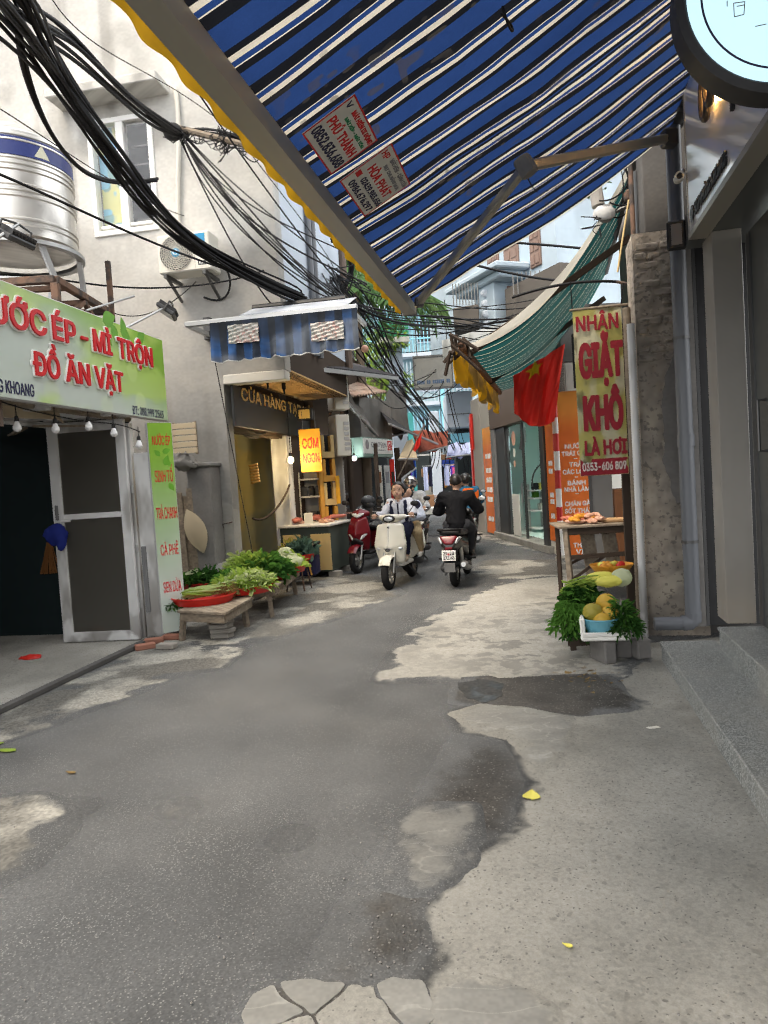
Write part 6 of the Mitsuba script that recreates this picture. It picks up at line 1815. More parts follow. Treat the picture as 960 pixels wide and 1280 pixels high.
add('body', MB().lathe([(.001, 0), (.07, 0), (.075, .02), (.075, .17), (.03, .22), (.025, .25)], v3(jq[0], jq[1] + .4, .0), sides=16), 'cyan_paint', jar)
add('cap', MB().lathe([(.03, .25), (.03, .28), (.001, .28)], v3(jq[0], jq[1] + .4, .0), sides=12), 'white_plastic', jar)

# ------------------------------------------------------------------ orange shop
of, on_ = G(612, 668), G(742, 708)
FO = Frame(of, on_ - of)
os_ = thing('orange_shop', 'shop with orange menu panels and a sliding glass door', 'shop')
def ou(x, y=620): return FO.px(x, y)[0]
oz = FO.px(650, 497)[1]
zt_ = FO.px(650, 527)[1]
zg = .14
uA, uB, uC, uD = ou(619), ou(634), ou(682), ou(690)
uE = FO.px(742, 620)[0]
uN = ou(700)
add('door_header', FO.box(MB(), uA, uN, zt_, oz + .5, -.2, .05, .01), 'brown_metal', os_)
add('door_jamb', FO.box(MB(), uA, uA + .35, .0, zt_ - .003, -.15, .04, .01), 'mid_grey', os_)
add('door_jamb', FO.box(MB(), uA + .36, uB, .0, zt_ - .003, -.12, .0, .01), 'steel_dark', os_)
add('door_jamb', FO.box(MB(), uC - .12, uC + .12, .0, zt_ - .003, -.15, .04, .01), 'steel_dark', os_)
add('sill', FO.box(MB(), uA, uC + .3, 0.0, zg, -.3, .08, .012), 'concrete', os_)
add('side_wall', FO.box(MB(), uC + .12, uN, 0, 3.4, -.2, -.02), 'off_white', os_)
add('end_wall', FO.box(MB(), uN - .15, uN - .002, 0, 3.4, -3, -.21), 'off_white', os_)
for nm, a in [('room_floor', (uA, uN - .16, .08, zg - .003, -4.2, -.3)), ('room_back', (uA, uN - .16, zg, 3.2, -4.3, -4.2)), ('room_end', (uA - .1, uA, zg, 3.2, -4.2, -.2)), ('room_end', (uN - .26, uN - .16, zg, 3.2, -4.2, -.2)), ('room_ceiling', (uA, uN - .16, 3.2, 3.28, -4.2, -.2))]:
    FO.box1(nm, *a, 'shop_wall', os_)
add('upper_wall', FO.box(MB(), uA - .1, uN, 3.42, 4.4, -5, -.15), 'cement', os_)
gl = MB()
gp0, gp1 = FO.P(uB + .1, 0, -.04), FO.P(uB + 1.35, 0, -.05)
add('door_pane', MB().grid(np.array([[FO.P(u, v, -.05) for v in (zg + .05, zt_ - .05)] for u in (uB + .06, uB + 1.25)])), 'glass', os_)
for u in (uB + .02, uB + 1.25): FO.box1('door_stile', u, u + .06, zg, zt_ - .01, -.075, -.03, 'steel_dark', os_)
add('door_pull', MB().tube([FO.P(uB + 1.2, .9, -.01), FO.P(uB + 1.2, 1.3, -.01)], .02, 8), 'chrome', os_)
for y in (470,): pass
for k, (y, r_) in enumerate([(548, .16), (566, .10), (580, .08)]):
    v = FO.px(640, y)[1]
    add('door_sticker', MB().lathe([(.001, .002), (r_, .002)], FO.P(uB + .6, v, -.048), FO.N, 20), ('meat_pale', 'paper')[k % 2], os_)
FO.box1('boot_scraper', uB + .35, uB + .9, zg + .02, FO.px(645, 618)[1], -.03, -.015, 'paper', os_)
rk = thing('white_rack', 'white shelf rack with goods inside the orange shop', 'rack')
FRk = Frame(Y(668, 640, 16.2), v3(.99, .1, 0))
r1 = FRk.px(687, 640)[0]
for y in (612, 622, 638, 660):
    v = FRk.px(675, y)[1]
    FRk.box1('shelf', 0, r1, v - .03, v, -.5, 0, 'white_plastic', rk)
for u in (0, r1 - .05): FRk.box1('upright', u, u + .05, .15, FRk.px(675, 605)[1], -.5, -.45, 'light_grey', rk)
add('curved_handle', MB().tube(spline([FRk.P(.02, FRk.px(672, 608)[1], -.1), FRk.P(.08, FRk.px(672, 590)[1], -.1), FRk.P(.30, FRk.px(672, 578)[1], -.1)], 12), .02, 6), 'steel_dark', rk)
for k in range(6):
    v = FRk.px(675, (612, 622, 638)[k % 3])[1]
    FRk.box1('goods', .05 + .13 * (k // 2) % .4, .16 + .13 * (k // 2) % .4, v + .001, v + .15, -.3, -.1, ('black', 'leaf_mid', 'off_white', 'squash')[k % 4], rk)
add('inner_pipe', MB().tube(spline([Y(650, 520, 15.6), Y(654, 548, 15.6), Y(652, 562, 15.6)], 12), .06, 8), 'mid_grey', os_)
FO.box1('inner_counter', uC - 1.3, uC - .35, zg + .001, .75, -3.3, -2.9, 'wood_shelf', os_)
# a lamp tube on the shop's ceiling, seen as the brightness of the room
tl = FO.P((uB + uC) / 2, 3.1, -1.2)
add('ceiling_lamp', MB().box(tl - FO.U * .6, FO.U * 1.2, FO.N * .06, v3(0, 0, .05)), 'white_plastic', os_, emitter={'type': 'area', 'radiance': {'type': 'rgb', 'value': [2.4, 2.7, 2.6]}})
# menu panels
def menu(name_label, fr, u0, u1, v0, v1, lines, cap, group=None):
    k = thing('orange_menu', name_label, 'sign')
    fr.box1('panel', u0, u1, v0, v1, -.03, -.002, 'light_grey', k)
    m_, uv = fr.sheet(u0, u1, v0, v1, .001, 4, 20)
    add('printed_face', m_, 'orange_print', k, uv=uv)
    um = (u0 + u1) / 2
    for tx, v, w in lines:
        if tx == '-': fr.box1('dash', um - .03, um + .03, v + .02, v + .035, .002, .004, 'white_letter', k); continue
        if tx == '=':
            for a, b in ((-.5, -.08), (.0, .5)): fr.box1('illegible_line', um + a * w, um + b * w, v, v + cap, .002, .004, 'white_letter', k)
            continue
        add('lettering', fr.text(tx, um - w / 2, um + w / 2, v, cap, .002, .002, grow=.002), 'white_letter', k)
    return k


FOs = Frame(FO.P(uN, 0, -.005) - v3(0, .06, 0), v3(.985, -.17, 0))
m1_ = FOs.px(743, 640)[0]
lv = lambda y: FOs.px(722, y)[1]
lines = [(tx, lv(y), w * m1_) for tx, y, w in [('NƯỚC', 560, .62), ('TRÁI CÂY', 569, .85), ('-', 575, 0), ('TRÀ', 583, .4), ('CÁC LOẠI', 592, .82), ('-', 598, 0), ('BÁNH', 606, .55), ('NHÀ LÀM', 614, .78), ('-', 619, 0), ('CHÂN GÀ', 632, .78), ('SỐT THÁI', 641, .82), ('-', 647, 0), ('GIẤY', 657, .5), ('-', 664, 0), ('THU', 684, .4), ('VỊ', 692, .25)]]
menu('large orange menu board with white lettering behind the meat table', FOs, 0, m1_, lv(712), lv(488), lines, .075)
ol = [(tx, FO.px(612, y)[1], .55) for tx, y in [('=', y) for y in (573, 591, 603, 615, 627, 651)]]
menu('narrow orange menu panel left of the sliding glass door', FO, ou(607, 600) - .1, uA - .02, FO.px(612, 672)[1] if FO.px(612, 672)[1] > .05 else .05, zt_ + .1, ol, .12)
ol = [(tx, FO.px(691, y)[1], .22) for tx, y in [('=', y) for y in (582, 592, 622, 630, 648)]]
menu('narrow orange menu panel between glass door and flagpole', FO, uC + .15, uC + .62, .25, zt_ + .3, ol, .09)
pil = thing('concrete_post', 'grey concrete post at the far corner of the orange shop', 'post')
add('shaft', FO.box(MB(), ou(600, 600) - .55, ou(606, 600) - .1, 0, 3.5, -.4, .02, .02), 'pole_concrete', pil)
add('red_strip', FO.box(MB(), ou(600, 600) - .75, ou(600, 600) - .57, .3, 3.1, -.2, .05, .01), 'red_plastic', pil)
# dark hanging board above the menu
db = thing('dark_signboard', 'black hanging board with thin grey outlines above the orange menu board', 'sign')
FDb = Frame(Y(716, 450, FO.P(uN, 0)[1] - .25), v3(.985, -.17, 0))
d1_ = FDb.px(745, 450)[0]
dz0, dz1 = FDb.px(730, 484)[1], FDb.px(730, 416)[1]
FDb.box1('board', 0, d1_, dz0, dz1, -.05, 0, 'slate_sign', db, bevel=.006)
add('outline_ring', MB().tube([FDb.P(d1_ * .38 + .12 * math.cos(q), (dz0 + dz1) / 2 + .12 * math.sin(q), .003) for q in np.linspace(0.6, 5.7, 20)], .006, 4), 'letter_grey', db)
add('lettering', FDb.text('Com', .05, d1_ * .55, dz1 - .2, .11, .001, .002), 'letter_grey', db)
add('lettering', FDb.text('AI C', .05, d1_ * .62, dz0 + .12, .10, .001, .002), 'letter_grey', db)
# flag and pole
fp = Y(698, 610, 12.2)
flg = thing('flagpole', 'red and white ringed flagpole outside the orange shop', 'pole')
zs_ = [FOs.px(694, y)[1] for y in (700, 651, 634, 611, 588, 564, 542, 522, 500, 478, 455)]
zf = 0
dpt = fp[1]
for k in range(10):
    z0_ = 0 if k == 0 else Y(695, (700, 651, 634, 611, 588, 564, 542, 522, 500, 478, 455)[k], dpt)[2]
    z1_ = Y(695, (700, 651, 634, 611, 588, 564, 542, 522, 500, 478, 455)[k + 1], dpt)[2]
    add('band', MB().tube([v3(fp[0], dpt, z0_), v3(fp[0], dpt, z1_)], .05, 14), ('white_paint', 'red_plastic')[k % 2], flg, smooth=40)
add('foot', MB().lathe([(.12, .0), (.12, .06), (.06, .09)], v3(fp[0], dpt, 0), sides=16), 'concrete', flg)
fg = thing('red_flag', 'red flag with a yellow star hanging from the ringed pole', 'flag')
q = [Y(641, 470, 11.6), Y(706, 430, 11.6), Y(692, 527, 11.6), Y(643, 517, 11.6)]
s, t = np.meshgrid(np.linspace(0, 1, 40), np.linspace(0, 1, 40), indexing='ij')
def flagP(s, t, e=0):
    b = (q[0] * (1 - s)[..., None] + q[1] * s[..., None]) * t[..., None] + (q[3] * (1 - s)[..., None] + q[2] * s[..., None]) * (1 - t)[..., None]
    b = b + v3(0, 0, -1) * (.14 * np.sin(np.pi * s) * (1 - t))[..., None]
    w = .09 * np.sin(s * 13 + t * 3) + .05 * np.sin(s * 27 - t * 6)
    return b + v3(-.1, -1, 0) * (w + e)[..., None]


thin('flag_cloth', (.92, .075, .06), .4)
add('cloth', MB().grid(flagP(s, t)), 'flag_cloth', fg, smooth=True)
sc, tc_ = .42, .88
star = []
for k in range(10):
    r_ = .20 if k % 2 == 0 else .08
    a = math.pi / 2 + k * math.pi / 5
    star.append((sc + r_ * math.cos(a) * 1.0, tc_ + r_ * math.sin(a) * .8))
stp = Polygon(star)
gx = [(a, b) for a in np.arange(sc - .22, sc + .22, .02) for b in np.arange(tc_ - .2, tc_ + .2, .02)]
mb = MB()
for a, b in gx:
    c = stp.intersection(sbox(a, b, a + .02, b + .02))
    if c.is_empty or c.geom_type != 'Polygon': continue
    xy = np.array(c.exterior.coords)[:-1]
    V = flagP(xy[:, 0], xy[:, 1], .006)
    mb.add(V, [(0, i, i + 1) for i in range(1, len(xy) - 1)])
add('star', mb, 'star_yellow', fg)
bs = thing('blue_road_sign', 'blue road sign half hidden behind the red flag', 'sign')
FBs = Frame(Y(690, 505, 13.3), v3(.98, -.15, 0))
e1 = FBs.px(704, 505)[0]
FBs.box1('plate', 0, e1, FBs.px(697, 519)[1], FBs.px(697, 488)[1], -.02, 0, 'blue_sign', bs)
add('border', FBs.box(MB(), .015, e1 - .015, FBs.px(697, 519)[1] + .015, FBs.px(697, 519)[1] + .03, .001, .003), 'white_letter', bs)

# ------------------------------------------------------------------ scooters and riders
class Pose:
    """local frame of a scooter: x to its right, y ahead, z up"""

    def __init__(self, front, heading, base=1.24):
        h = unit(v3(heading[0], heading[1], 0))
        self.y, self.x, self.z = h, v3(h[1], -h[0], 0), v3(0, 0, 1)
        self.o = v3(front[0], front[1], 0) - h * (base / 2)

    def __call__(self, m):
        if isinstance(m, MB): m = m.mesh()
        m = m.copy()
        q = np.asarray(m.vertices)
        m.vertices = self.o + np.outer(q[:, 0], self.x) + np.outer(q[:, 1], self.y) + np.outer(q[:, 2], self.z)
        return m

    def P(self, x, y, z): return self.o + self.x * x + self.y * y + self.z * z


def wheel(T, k, y, R_=.235, tyre=.055, steer=0.0):
    w = k + '__wheel'
    n = used.get(w, 0)
    q = np.linspace(0, 6.2832, 15)[:-1]
    mb = MB()
    prof = [((R_ - tyre) + tyre * math.cos(a), tyre * .95 * math.sin(a)) for a in np.linspace(-2.2, 2.2, 13)]
    mb.lathe(prof, (0, y, R_), (1, 0, 0), 36)
    wk = add('wheel', T(mb), 'rubber', k, smooth=40)
    rim = MB().lathe([(R_ - tyre * 1.3, -.035), (R_ - tyre * 1.3, .035)], (0, y, R_), (1, 0, 0), 32)
    rim.lathe([(.001, -.05), (.045, -.05), (.045, .05), (.001, .05)], (0, y, R_), (1, 0, 0), 16)
    for i in range(5):
        a = i * 1.2566 + .3
        rim.bar((0, y + .03 * math.cos(a), R_ + .03 * math.sin(a)), (0, y + (R_ - tyre * 1.2) * math.cos(a), R_ + (R_ - tyre * 1.2) * math.sin(a)), .035, .03, up=(1, 0, 0))
    add('rim', T(rim), 'aluminium', wk)


def scooter(label, T, paint, trim='black', style='round', plate=None, seat='black', group=None, mirrors=True):
    k = thing('motor_scooter', label, 'scooter', group)
    A = lambda nm, m, mt, par=k, **kw: add(nm, T(m), mt, par, **kw)
    wheel(T, k, .62)
    wheel(T, k, -.62)
    # front fender
    s, t = np.meshgrid(np.linspace(.25, 2.05, 16), np.linspace(-1, 1, 7), indexing='ij')
    r_ = .262 - .03 * np.abs(t) ** 3
    P = np.stack([.085 * t, .62 + r_ * np.cos(s + .35), .235 + r_ * np.sin(s + .35)], -1)
    fm = MB().grid(P)
    fm.grid(P * v3(.96, 1, 1) - v3(0, 0, .008))
    A('front_fender', fm, paint, smooth=True)
    for sx in (-1, 1): A('fork', MB().tube([(sx * .075, .61, .235), (sx * .075, .48, .62)], .022, 8), 'aluminium', smooth=True)
    if style == 'round':
        sh = hull([(-.15, .40, .40, .05), (.15, .40, .40, .05), (-.20, .44, .62, .045), (.20, .44, .62, .045), (-.165, .40, .88, .04), (.165, .40, .88, .04), (0, .52, .60, .07), (0, .45, .90, .05), (0, .47, .42, .05)], length=.03, smooth=4)
        A('front_shield', sh, paint, smooth=True)
        A('centre_strip', MB().bar((0, .588, .62), (0, .508, .90), .022, .02), 'off_white')
        A('grille_badge', hull([(-.045, .585, .58, .012), (.045, .585, .58, .012), (0, .59, .535, .012)], length=.05, smooth=0), 'chrome')
        A('badge_ring', MB().tube([(.03 * math.cos(a), .604, .562 + .022 * math.sin(a)) for a in np.linspace(0, 6.28, 13)], .005, 4), 'black')
        for sx in (-1, 1): A('turn_signal', MB().ell((sx * .155, .50, .575), (.045, .022, .022)), 'lens_clear', smooth=True)
        A('horn_cover', MB().ell((0, .515, .875), (.018, .012, .02)), 'black')
        hb = hull([(-.10, .30, 1.00, .055), (.10, .30, 1.00, .055), (0, .40, 1.0, .065), (-.2, .25, 1.02, .03), (.2, .25, 1.02, .03)], length=.03, smooth=3)
        A('handlebar_cover', hb, paint, smooth=True)
        hl = A('headlight', MB().ell((0, .452, 1.0), (.095, .03, .055)), 'black', smooth=True)
        add('lens', T(MB().ell((0, .466, 1.0), (.07, .022, .036))), 'lens_clear', hl, smooth=True)
    else:
        sh = hull([(-.13, .42, .42, .04), (.13, .42, .42, .04), (-.19, .46, .68, .03), (.19, .46, .68, .03), (-.12, .42, .92, .035), (.12, .42, .92, .035), (0, .60, .66, .035), (0, .52, .86, .04)], length=.03, smooth=3)
        A('front_shield', sh, paint, smooth=True)
        A('nose_panel', hull([(-.09, .56, .52, .03), (.09, .56, .52, .03), (0, .62, .58, .03), (0, .5, .45, .03)], length=.04, smooth=1), trim, smooth=True)
        for sx in (-1, 1): A('turn_signal', hull([(sx * .16, .50, .66, .018), (sx * .08, .57, .58, .018), (sx * .11, .53, .68, .014)], length=.05, smooth=1), 'lens_clear', smooth=True)
        hb = hull([(-.12, .33, 1.0, .05), (.12, .33, 1.0, .05), (0, .44, .98, .05), (0, .36, 1.06, .03)], length=.03, smooth=2)
        A('handlebar_cover', hb, paint, smooth=True)
        hl = A('headlight', hull([(-.10, .45, 1.0, .02), (.10, .45, 1.0, .02), (0, .49, .96, .03)], length=.04, smooth=1), 'lens_clear', smooth=True)
    for sx in (-1, 1):
        A('grip', MB().tube([(sx * .2, .24, 1.02), (sx * .35, .17, 1.03)], .019, 8), 'rubber', smooth=True)
        A('brake_lever', MB().tube([(sx * .2, .28, 1.02), (sx * .34, .245, 1.02)], .008, 5), 'chrome')
        if mirrors:
            mr = A('mirror', MB().ell((sx * .34, .24, 1.20), (.062, .018, .042)), 'black', smooth=True)
            add('stem', T(MB().tube([(sx * .21, .26, 1.03), (sx * .28, .27, 1.10), (sx * .33, .245, 1.18)], .007, 5)), 'black', mr)
            add('mirror_glass', T(MB().ell((sx * .34, .226, 1.20), (.052, .008, .034))), 'lens_clear', mr, smooth=True)
    A('leg_shield', hull([(-.15, .36, .42, .02), (.15, .36, .42, .02), (-.13, .33, .92, .02), (.13, .33, .92, .02)], length=.06, smooth=0), trim)
    A('floorboard', hull([(-.15, .36, .33, .03), (.15, .36, .33, .03), (-.15, -.12, .33, .03), (.15, -.12, .33, .03)], length=.06, smooth=0), trim)
    if style == 'round':
        body = hull([(-.13, -.12, .40, .05), (.13, -.12, .40, .05), (-.19, -.55, .52, .08), (.19, -.55, .52, .08), (-.10, -.92, .62, .06), (.10, -.92, .62, .06), (-.12, -.10, .66, .05), (.12, -.10, .66, .05), (-.13, -.80, .70, .05), (.13, -.80, .70, .05)], length=.04, smooth=3)
    else:
        body = hull([(-.10, -.10, .42, .04), (.10, -.10, .42, .04), (-.15, -.50, .58, .05), (.15, -.50, .58, .05), (-.10, -.98, .70, .04), (.10, -.98, .70, .04), (-.10, -.10, .64, .04), (.10, -.10, .64, .04), (-.04, -1.02, .60, .03), (.04, -1.02, .60, .03)], length=.04, smooth=2)
    A('body', body, paint, smooth=True)
    A('engine', hull([(-.13, -.45, .30, .06), (.10, -.45, .30, .06), (-.13, -.68, .27, .07), (.08, -.2, .32, .05)], length=.06, smooth=1), 'dark_grey', smooth=True)
    A('seat', hull([(-.12, -.02, .745, .04), (.12, -.02, .745, .04), (-.13, -.40, .755, .045), (.13, -.40, .755, .045), (-.11, -.86, .79, .045), (.11, -.86, .79, .045)], length=.04, smooth=3), seat, smooth=True)
    A('grab_rail', MB().tube([(-.13, -.72, .80), (-.15, -.93, .83), (0, -1.0, .84), (.15, -.93, .83), (.13, -.72, .80)], .02, 8), trim, smooth=True)
    A('tail_light', hull([(-.10, -1.01, .735, .02), (.10, -1.01, .735, .02), (-.045, -1.045, .66, .02), (.045, -1.045, .66, .02)], length=.05, smooth=1), 'lens_red', smooth=True)
    for sx in (-1, 1): A('rear_signal', hull([(sx * .125, -1.0, .72, .018), (sx * .10, -1.03, .66, .016), (sx * .15, -.93, .72, .018)], length=.05, smooth=1), 'lens_clear', smooth=True)
    A('rear_mudguard', hull([(-.08, -.90, .55, .025), (.08, -.90, .55, .025), (-.07, -1.02, .36, .02), (.07, -1.02, .36, .02), (0, -.88, .40, .02)], length=.06, smooth=1), trim, smooth=True)
    A('mudflap', MB().box((-.075, -1.035, .26), (.15, 0, 0), (0, .012, 0), (0, -.02, .13), .004), 'mid_grey')
    A('reflector', MB().box((-.05, -1.055, .575), (.10, 0, 0), (0, .012, 0), (0, 0, .03), .004), 'lens_red')
    ex = MB().tube([(.10, -.25, .24), (.15, -.45, .25)], .022, 8)
    A('exhaust', MB().tube([(.155, -.42, .26), (.165, -.50, .275), (.17, -.86, .34), (.17, -.92, .35)], [.04, .062, .058, .035], 14), 'galvanized', smooth=35)
    A('exhaust_guard', hull([(.225, -.55, .30, .018), (.225, -.78, .35, .018), (.21, -.66, .36, .018)], length=.06, smooth=1), 'steel_dark', smooth=True)
    for sx in (-1, 1):
        A('shock_absorber', MB().tube([(sx * .12, -.64, .28), (sx * .12, -.74, .58)], .028, 8), 'aluminium', smooth=True)
        A('foot_peg', MB().tube([(sx * .15, -.33, .36), (sx * .27, -.33, .37)], .015, 6), 'rubber')
    A('side_stand', MB().tube([(-.12, -.05, .26), (-.22, -.16, .10)], .014, 6), 'steel_dark')
    if plate:
        pl = A('number_plate', MB().box((-.095, -1.075, .42), (.19, 0, 0), (0, .008, .004), (0, .01, .14), .003), 'white_paint')
        PLp = Plane3(T.P(-.095, -1.078, .42), T.x, T.z)
        for tx, v in zip(plate, (.082, .022)):
            add('lettering', PLp.text(tx, .02, .17, v, .044, .003, .002), 'black', pl)
        add('plate_mark', PLp.box(MB(), .083, .107, .078, .104, .003, .006), 'red_letter', pl)
    return k


def hairdo(c, r, cut, back=1.0):
    m = ICO[3].copy()
    q = np.asarray(m.vertices).copy()
    face = 1 / (1 + np.exp(-28 * (q[:, 1] * .9 - q[:, 2] * cut[0] - cut[1])))
    sc = 1.13 - .22 * face
    q = q * sc[:, None]
    q += (meshkit.noise(q * 9)[:, None] - .5) * .03
    q[:, 1] = np.where(q[:, 1] < 0, q[:, 1] * back, q[:, 1])
    m.vertices = q * r + c
    return m


def rider(label, T, s=.86, w=.95, seat_y=0.0, lean=0.0, top='shirt_white', legs='navy_cloth', shoes='sandal', driver=True, hair='short', head_turn=0.0, mask=False, helmet=None, feet='board', extra=None, arms=None, group=None, bulk=0.0):
    k = thing('person', label, 'person', group)
    z0 = .775
    V = lambda x, y, z: v3(x * w, y + seat_y + lean * (z - z0), z0 + (z - z0) * (s if z > z0 else 1))
    pel, bel, che, nk = V(0, -.22, .86), V(0, -.20, 1.02), V(0, -.17, 1.22), V(0, -.13, 1.40)
    hd = V(0, -.09, 1.545)
    sho = [V(i * .165, -.16, 1.315) for i in (-1, 1)]
    if arms is not None: elb, han = arms(V)
    elif driver:
        elb = [V(i * .265, -.02, 1.08) for i in (-1, 1)]
        han = [v3(i * .275, .185, 1.045) for i in (-1, 1)]
    else:
        elb = [V(i * .27, -.05, 1.06) for i in (-1, 1)]
        han = [V(i * .10, .17, 1.02) for i in (-1, 1)]
    if feet == 'board':
        kne = [v3(i * .16, .15 + seat_y * .3, .76) for i in (-1, 1)]
        ank = [v3(i * .135, .12 + seat_y * .3, .44) for i in (-1, 1)]
        toe = [v3(i * .15, .29 + seat_y * .3, .385) for i in (-1, 1)]
    else:
        kne = [v3(i * .235, .14 + seat_y, .72) for i in (-1, 1)]
        ank = [v3(i * .225, -.02 + seat_y, .44) for i in (-1, 1)]
        toe = [v3(i * .25, .14 + seat_y, .395) for i in (-1, 1)]
    hip = [V(i * .095, -.20, .845) for i in (-1, 1)]
    hs = .93
    torso = [[(pel, .125), (bel, .112), (che, .118), (V(0, -.16, 1.30), .085), (nk, .052)]]
    shd = [[(che, .11), (sho[i], .058)] for i in (0, 1)]
    arm = [[(sho[i], .056), (elb[i], .043), (han[i] * .3 + elb[i] * .7, .042), (han[i] * .94 + elb[i] * .06, .028)] for i in (0, 1)]
    leg = [[(pel, .11), (hip[i], .095), (kne[i], .062), (kne[i] * .7 + ank[i] * .3, .058), (ank[i], .040)] for i in (0, 1)]
    foot = [[(ank[i], .038), (ank[i] * .5 + toe[i] * .5 - v3(0, 0, .02), .036), (toe[i], .030)] for i in (0, 1)]
    ct, st_ = math.cos(head_turn), math.sin(head_turn)
    Hd = lambda x, y, z: hd + v3(x * ct + y * st_, -x * st_ + y * ct, z) * hs
    head = [[(nk, .050), (Hd(0, -.02, -.06), .05)], [(Hd(0, -.025, .03), .087), (Hd(0, .015, .0), .080), (Hd(0, .048, -.085), .036)], [(Hd(0, -.03, .035), .088), (Hd(0, .02, .04), .078)],
            [(Hd(0, .088, .01), .011), (Hd(0, .108, -.028), .015)], [(Hd(-.03, .055, -.05), .045), (Hd(.03, .055, -.05), .045)],
            [(Hd(-.085, -.01, .005), .018), (Hd(-.088, -.012, -.03), .013)], [(Hd(.085, -.01, .005), .018), (Hd(.088, -.012, -.03), .013)]]
    fing = []
    for i in (0, 1):
        d = unit(han[i] - elb[i])
        sx = (-1, 1)[i]
        acr = unit(np.cross(d, v3(0, 0, 1)))
        fing.append([(han[i] - d * .02, .027), (han[i] + d * .045, .024)])
        fing.append([(han[i] - acr * .018 + d * .03, .020), (han[i] + acr * .022 + d * .03, .019)])
        for j in range(4):
            b = han[i] + d * .055 + acr * (-.030 + .020 * j)
            L = (.040, .046, .043, .034)[j]
            fing.append([(b, .0095), (b + d * L * .6 - v3(0, 0, .018), .0088), (b + d * L * .45 - v3(0, 0, .052), .008)])
        b = han[i] - acr * sx * .026 + d * .01
        fing.append([(b, .011), (b - acr * sx * .018 + d * .025 - v3(0, 0, .016), .0095), (b - acr * sx * .010 + d * .05 - v3(0, 0, .035), .0085)])
    body = hull_union(torso + shd + arm + leg + foot + head + fing, length=.022, smooth=4, seg=16)
    add('body', T(body), 'skin', k, smooth=True)
    G_ = lambda ch, g: [[(p, r + g) for p, r in c] for c in ch]
    shirt_ch = G_([[(pel + v3(0, 0, .02), .125), (bel, .118), (che, .120), (V(0, -.16, 1.315), .078)]] + shd + [a[:3] + [(han[i] * .82 + elb[i] * .18, .036)] for i, a in enumerate(arm)], .014 + bulk)
    sm = hull_union(shirt_ch, length=.024, smooth=5)
    q = np.asarray(sm.vertices)
    sm.vertices = q + (meshkit.fbm(q * 13, 4, 5)[:, None] - .5) * .045
    add('top', T(sm), top, k, smooth=True)
    lg = hull_union(G_([c[:4] + [(ank[i] + (kne[i] - ank[i]) * .12, .048)] for i, c in enumerate(leg)], .012), length=.026, smooth=5)
    q = np.asarray(lg.vertices)
    lg.vertices = q + (meshkit.fbm(q * 12, 4, 8)[:, None] - .5) * .034
    add('trousers', T(lg), legs, k, smooth=True)
    for i in (0, 1):
        add('shoe', T(hull_union([[(ank[i] - v3(0, .02, .02), .044), (ank[i] * .5 + toe[i] * .5 - v3(0, 0, .022), .041), (toe[i] - v3(0, 0, .002), .035)]], length=.03, smooth=2)), shoes, k, smooth=True)
    for sx in (-1, 1):
        add('eye', T(MB().ell(Hd(sx * .034, .087, .012), (.013, .008, .0065))), 'black', k, smooth=True)
        add('eyebrow', T(MB().ell(Hd(sx * .034, .086, .034), (.020, .007, .0045))), 'hair', k, smooth=True)
    add('mouth', T(MB().ell(Hd(0, .094, -.062), (.024, .010, .0075))), 'lip', k, smooth=True)
    if helmet is None:
        if hair == 'short':
            add('hair', T(hairdo(hd + v3(0, -.02, .035) * hs, v3(.092, .104, .106) * hs, (1.15, .04))), 'hair', k, smooth=True)
        else:
            add('hair', T(hairdo(hd + v3(0, -.02, .03) * hs, v3(.097, .112, .108) * hs, (1.25, .06))), 'hair', k, smooth=True)
            add('hair_back', T(hull([(hd[0] - .05, hd[1] - .09, hd[2] + .02, .075), (hd[0] + .06, hd[1] - .10, hd[2] + .02, .08), (hd[0] + .04, hd[1] - .10, hd[2] - .10, .06)], length=.03, smooth=2)), 'hair', k, smooth=True)
            add('ponytail', T(hull([(hd[0] + .02, hd[1] - .13, hd[2] + .03, .052), (hd[0] + .05, hd[1] - .15, hd[2] - .08, .05), (hd[0] + .06, hd[1] - .13, hd[2] - .22, .028)], length=.03, smooth=2)), 'hair', k, smooth=True)
    else:
        m = ICO[3].copy()
        q = np.asarray(m.vertices).copy()
        face = 1 / (1 + np.exp(-30 * (q[:, 1] - .25 - q[:, 2] * 1.2)))
        low = np.clip((-q[:, 2] - .35) * 3, 0, 1)
        q = q * (1 - .18 * face - .1 * low)[:, None]
        m.vertices = q * v3(.125, .145, .13) + hd + v3(0, -.02, .04)
        hk = add('helmet', T(m), helmet, k, smooth=True)
        add('visor_trim', T(MB().tube([(hd[0] + .115 * math.sin(a), hd[1] - .02 + .128 * math.cos(a), hd[2] + .055) for a in np.linspace(-1.2, 1.2, 14)], .012, 6)), 'black', hk, smooth=True)
        add('chin_strap', T(MB().tube([Hd(-.09, -.01, .02), Hd(-.07, .03, -.09), Hd(0, .05, -.12), Hd(.07, .03, -.09), Hd(.09, -.01, .02)], .007, 5)), 'black', k)
    if mask:
        add('face_mask', T(hull([tuple(Hd(-.05, .06, -.03)) + (.035,), tuple(Hd(.05, .06, -.03)) + (.035,), tuple(Hd(0, .075, -.075)) + (.038,), tuple(Hd(0, .10, -.03)) + (.016,)], length=.03, smooth=2)), mask, k, smooth=True)
    if extra: extra(k, T, V, dict(che=che, sho=sho, bel=bel, pel=pel, hd=hd, nk=nk, elb=elb, han=han, kne=kne))
    return k


# white scooter with the woman and her passenger
fw, rw = G(487, 737), G(512, 722)
T1s = Pose(fw, fw - rw + v3(-.02, 0, 0))
scooter('cream white rounded scooter with black headlight carrying two women', T1s, 'cream_paint', 'off_white', 'round', seat='brown_wood')


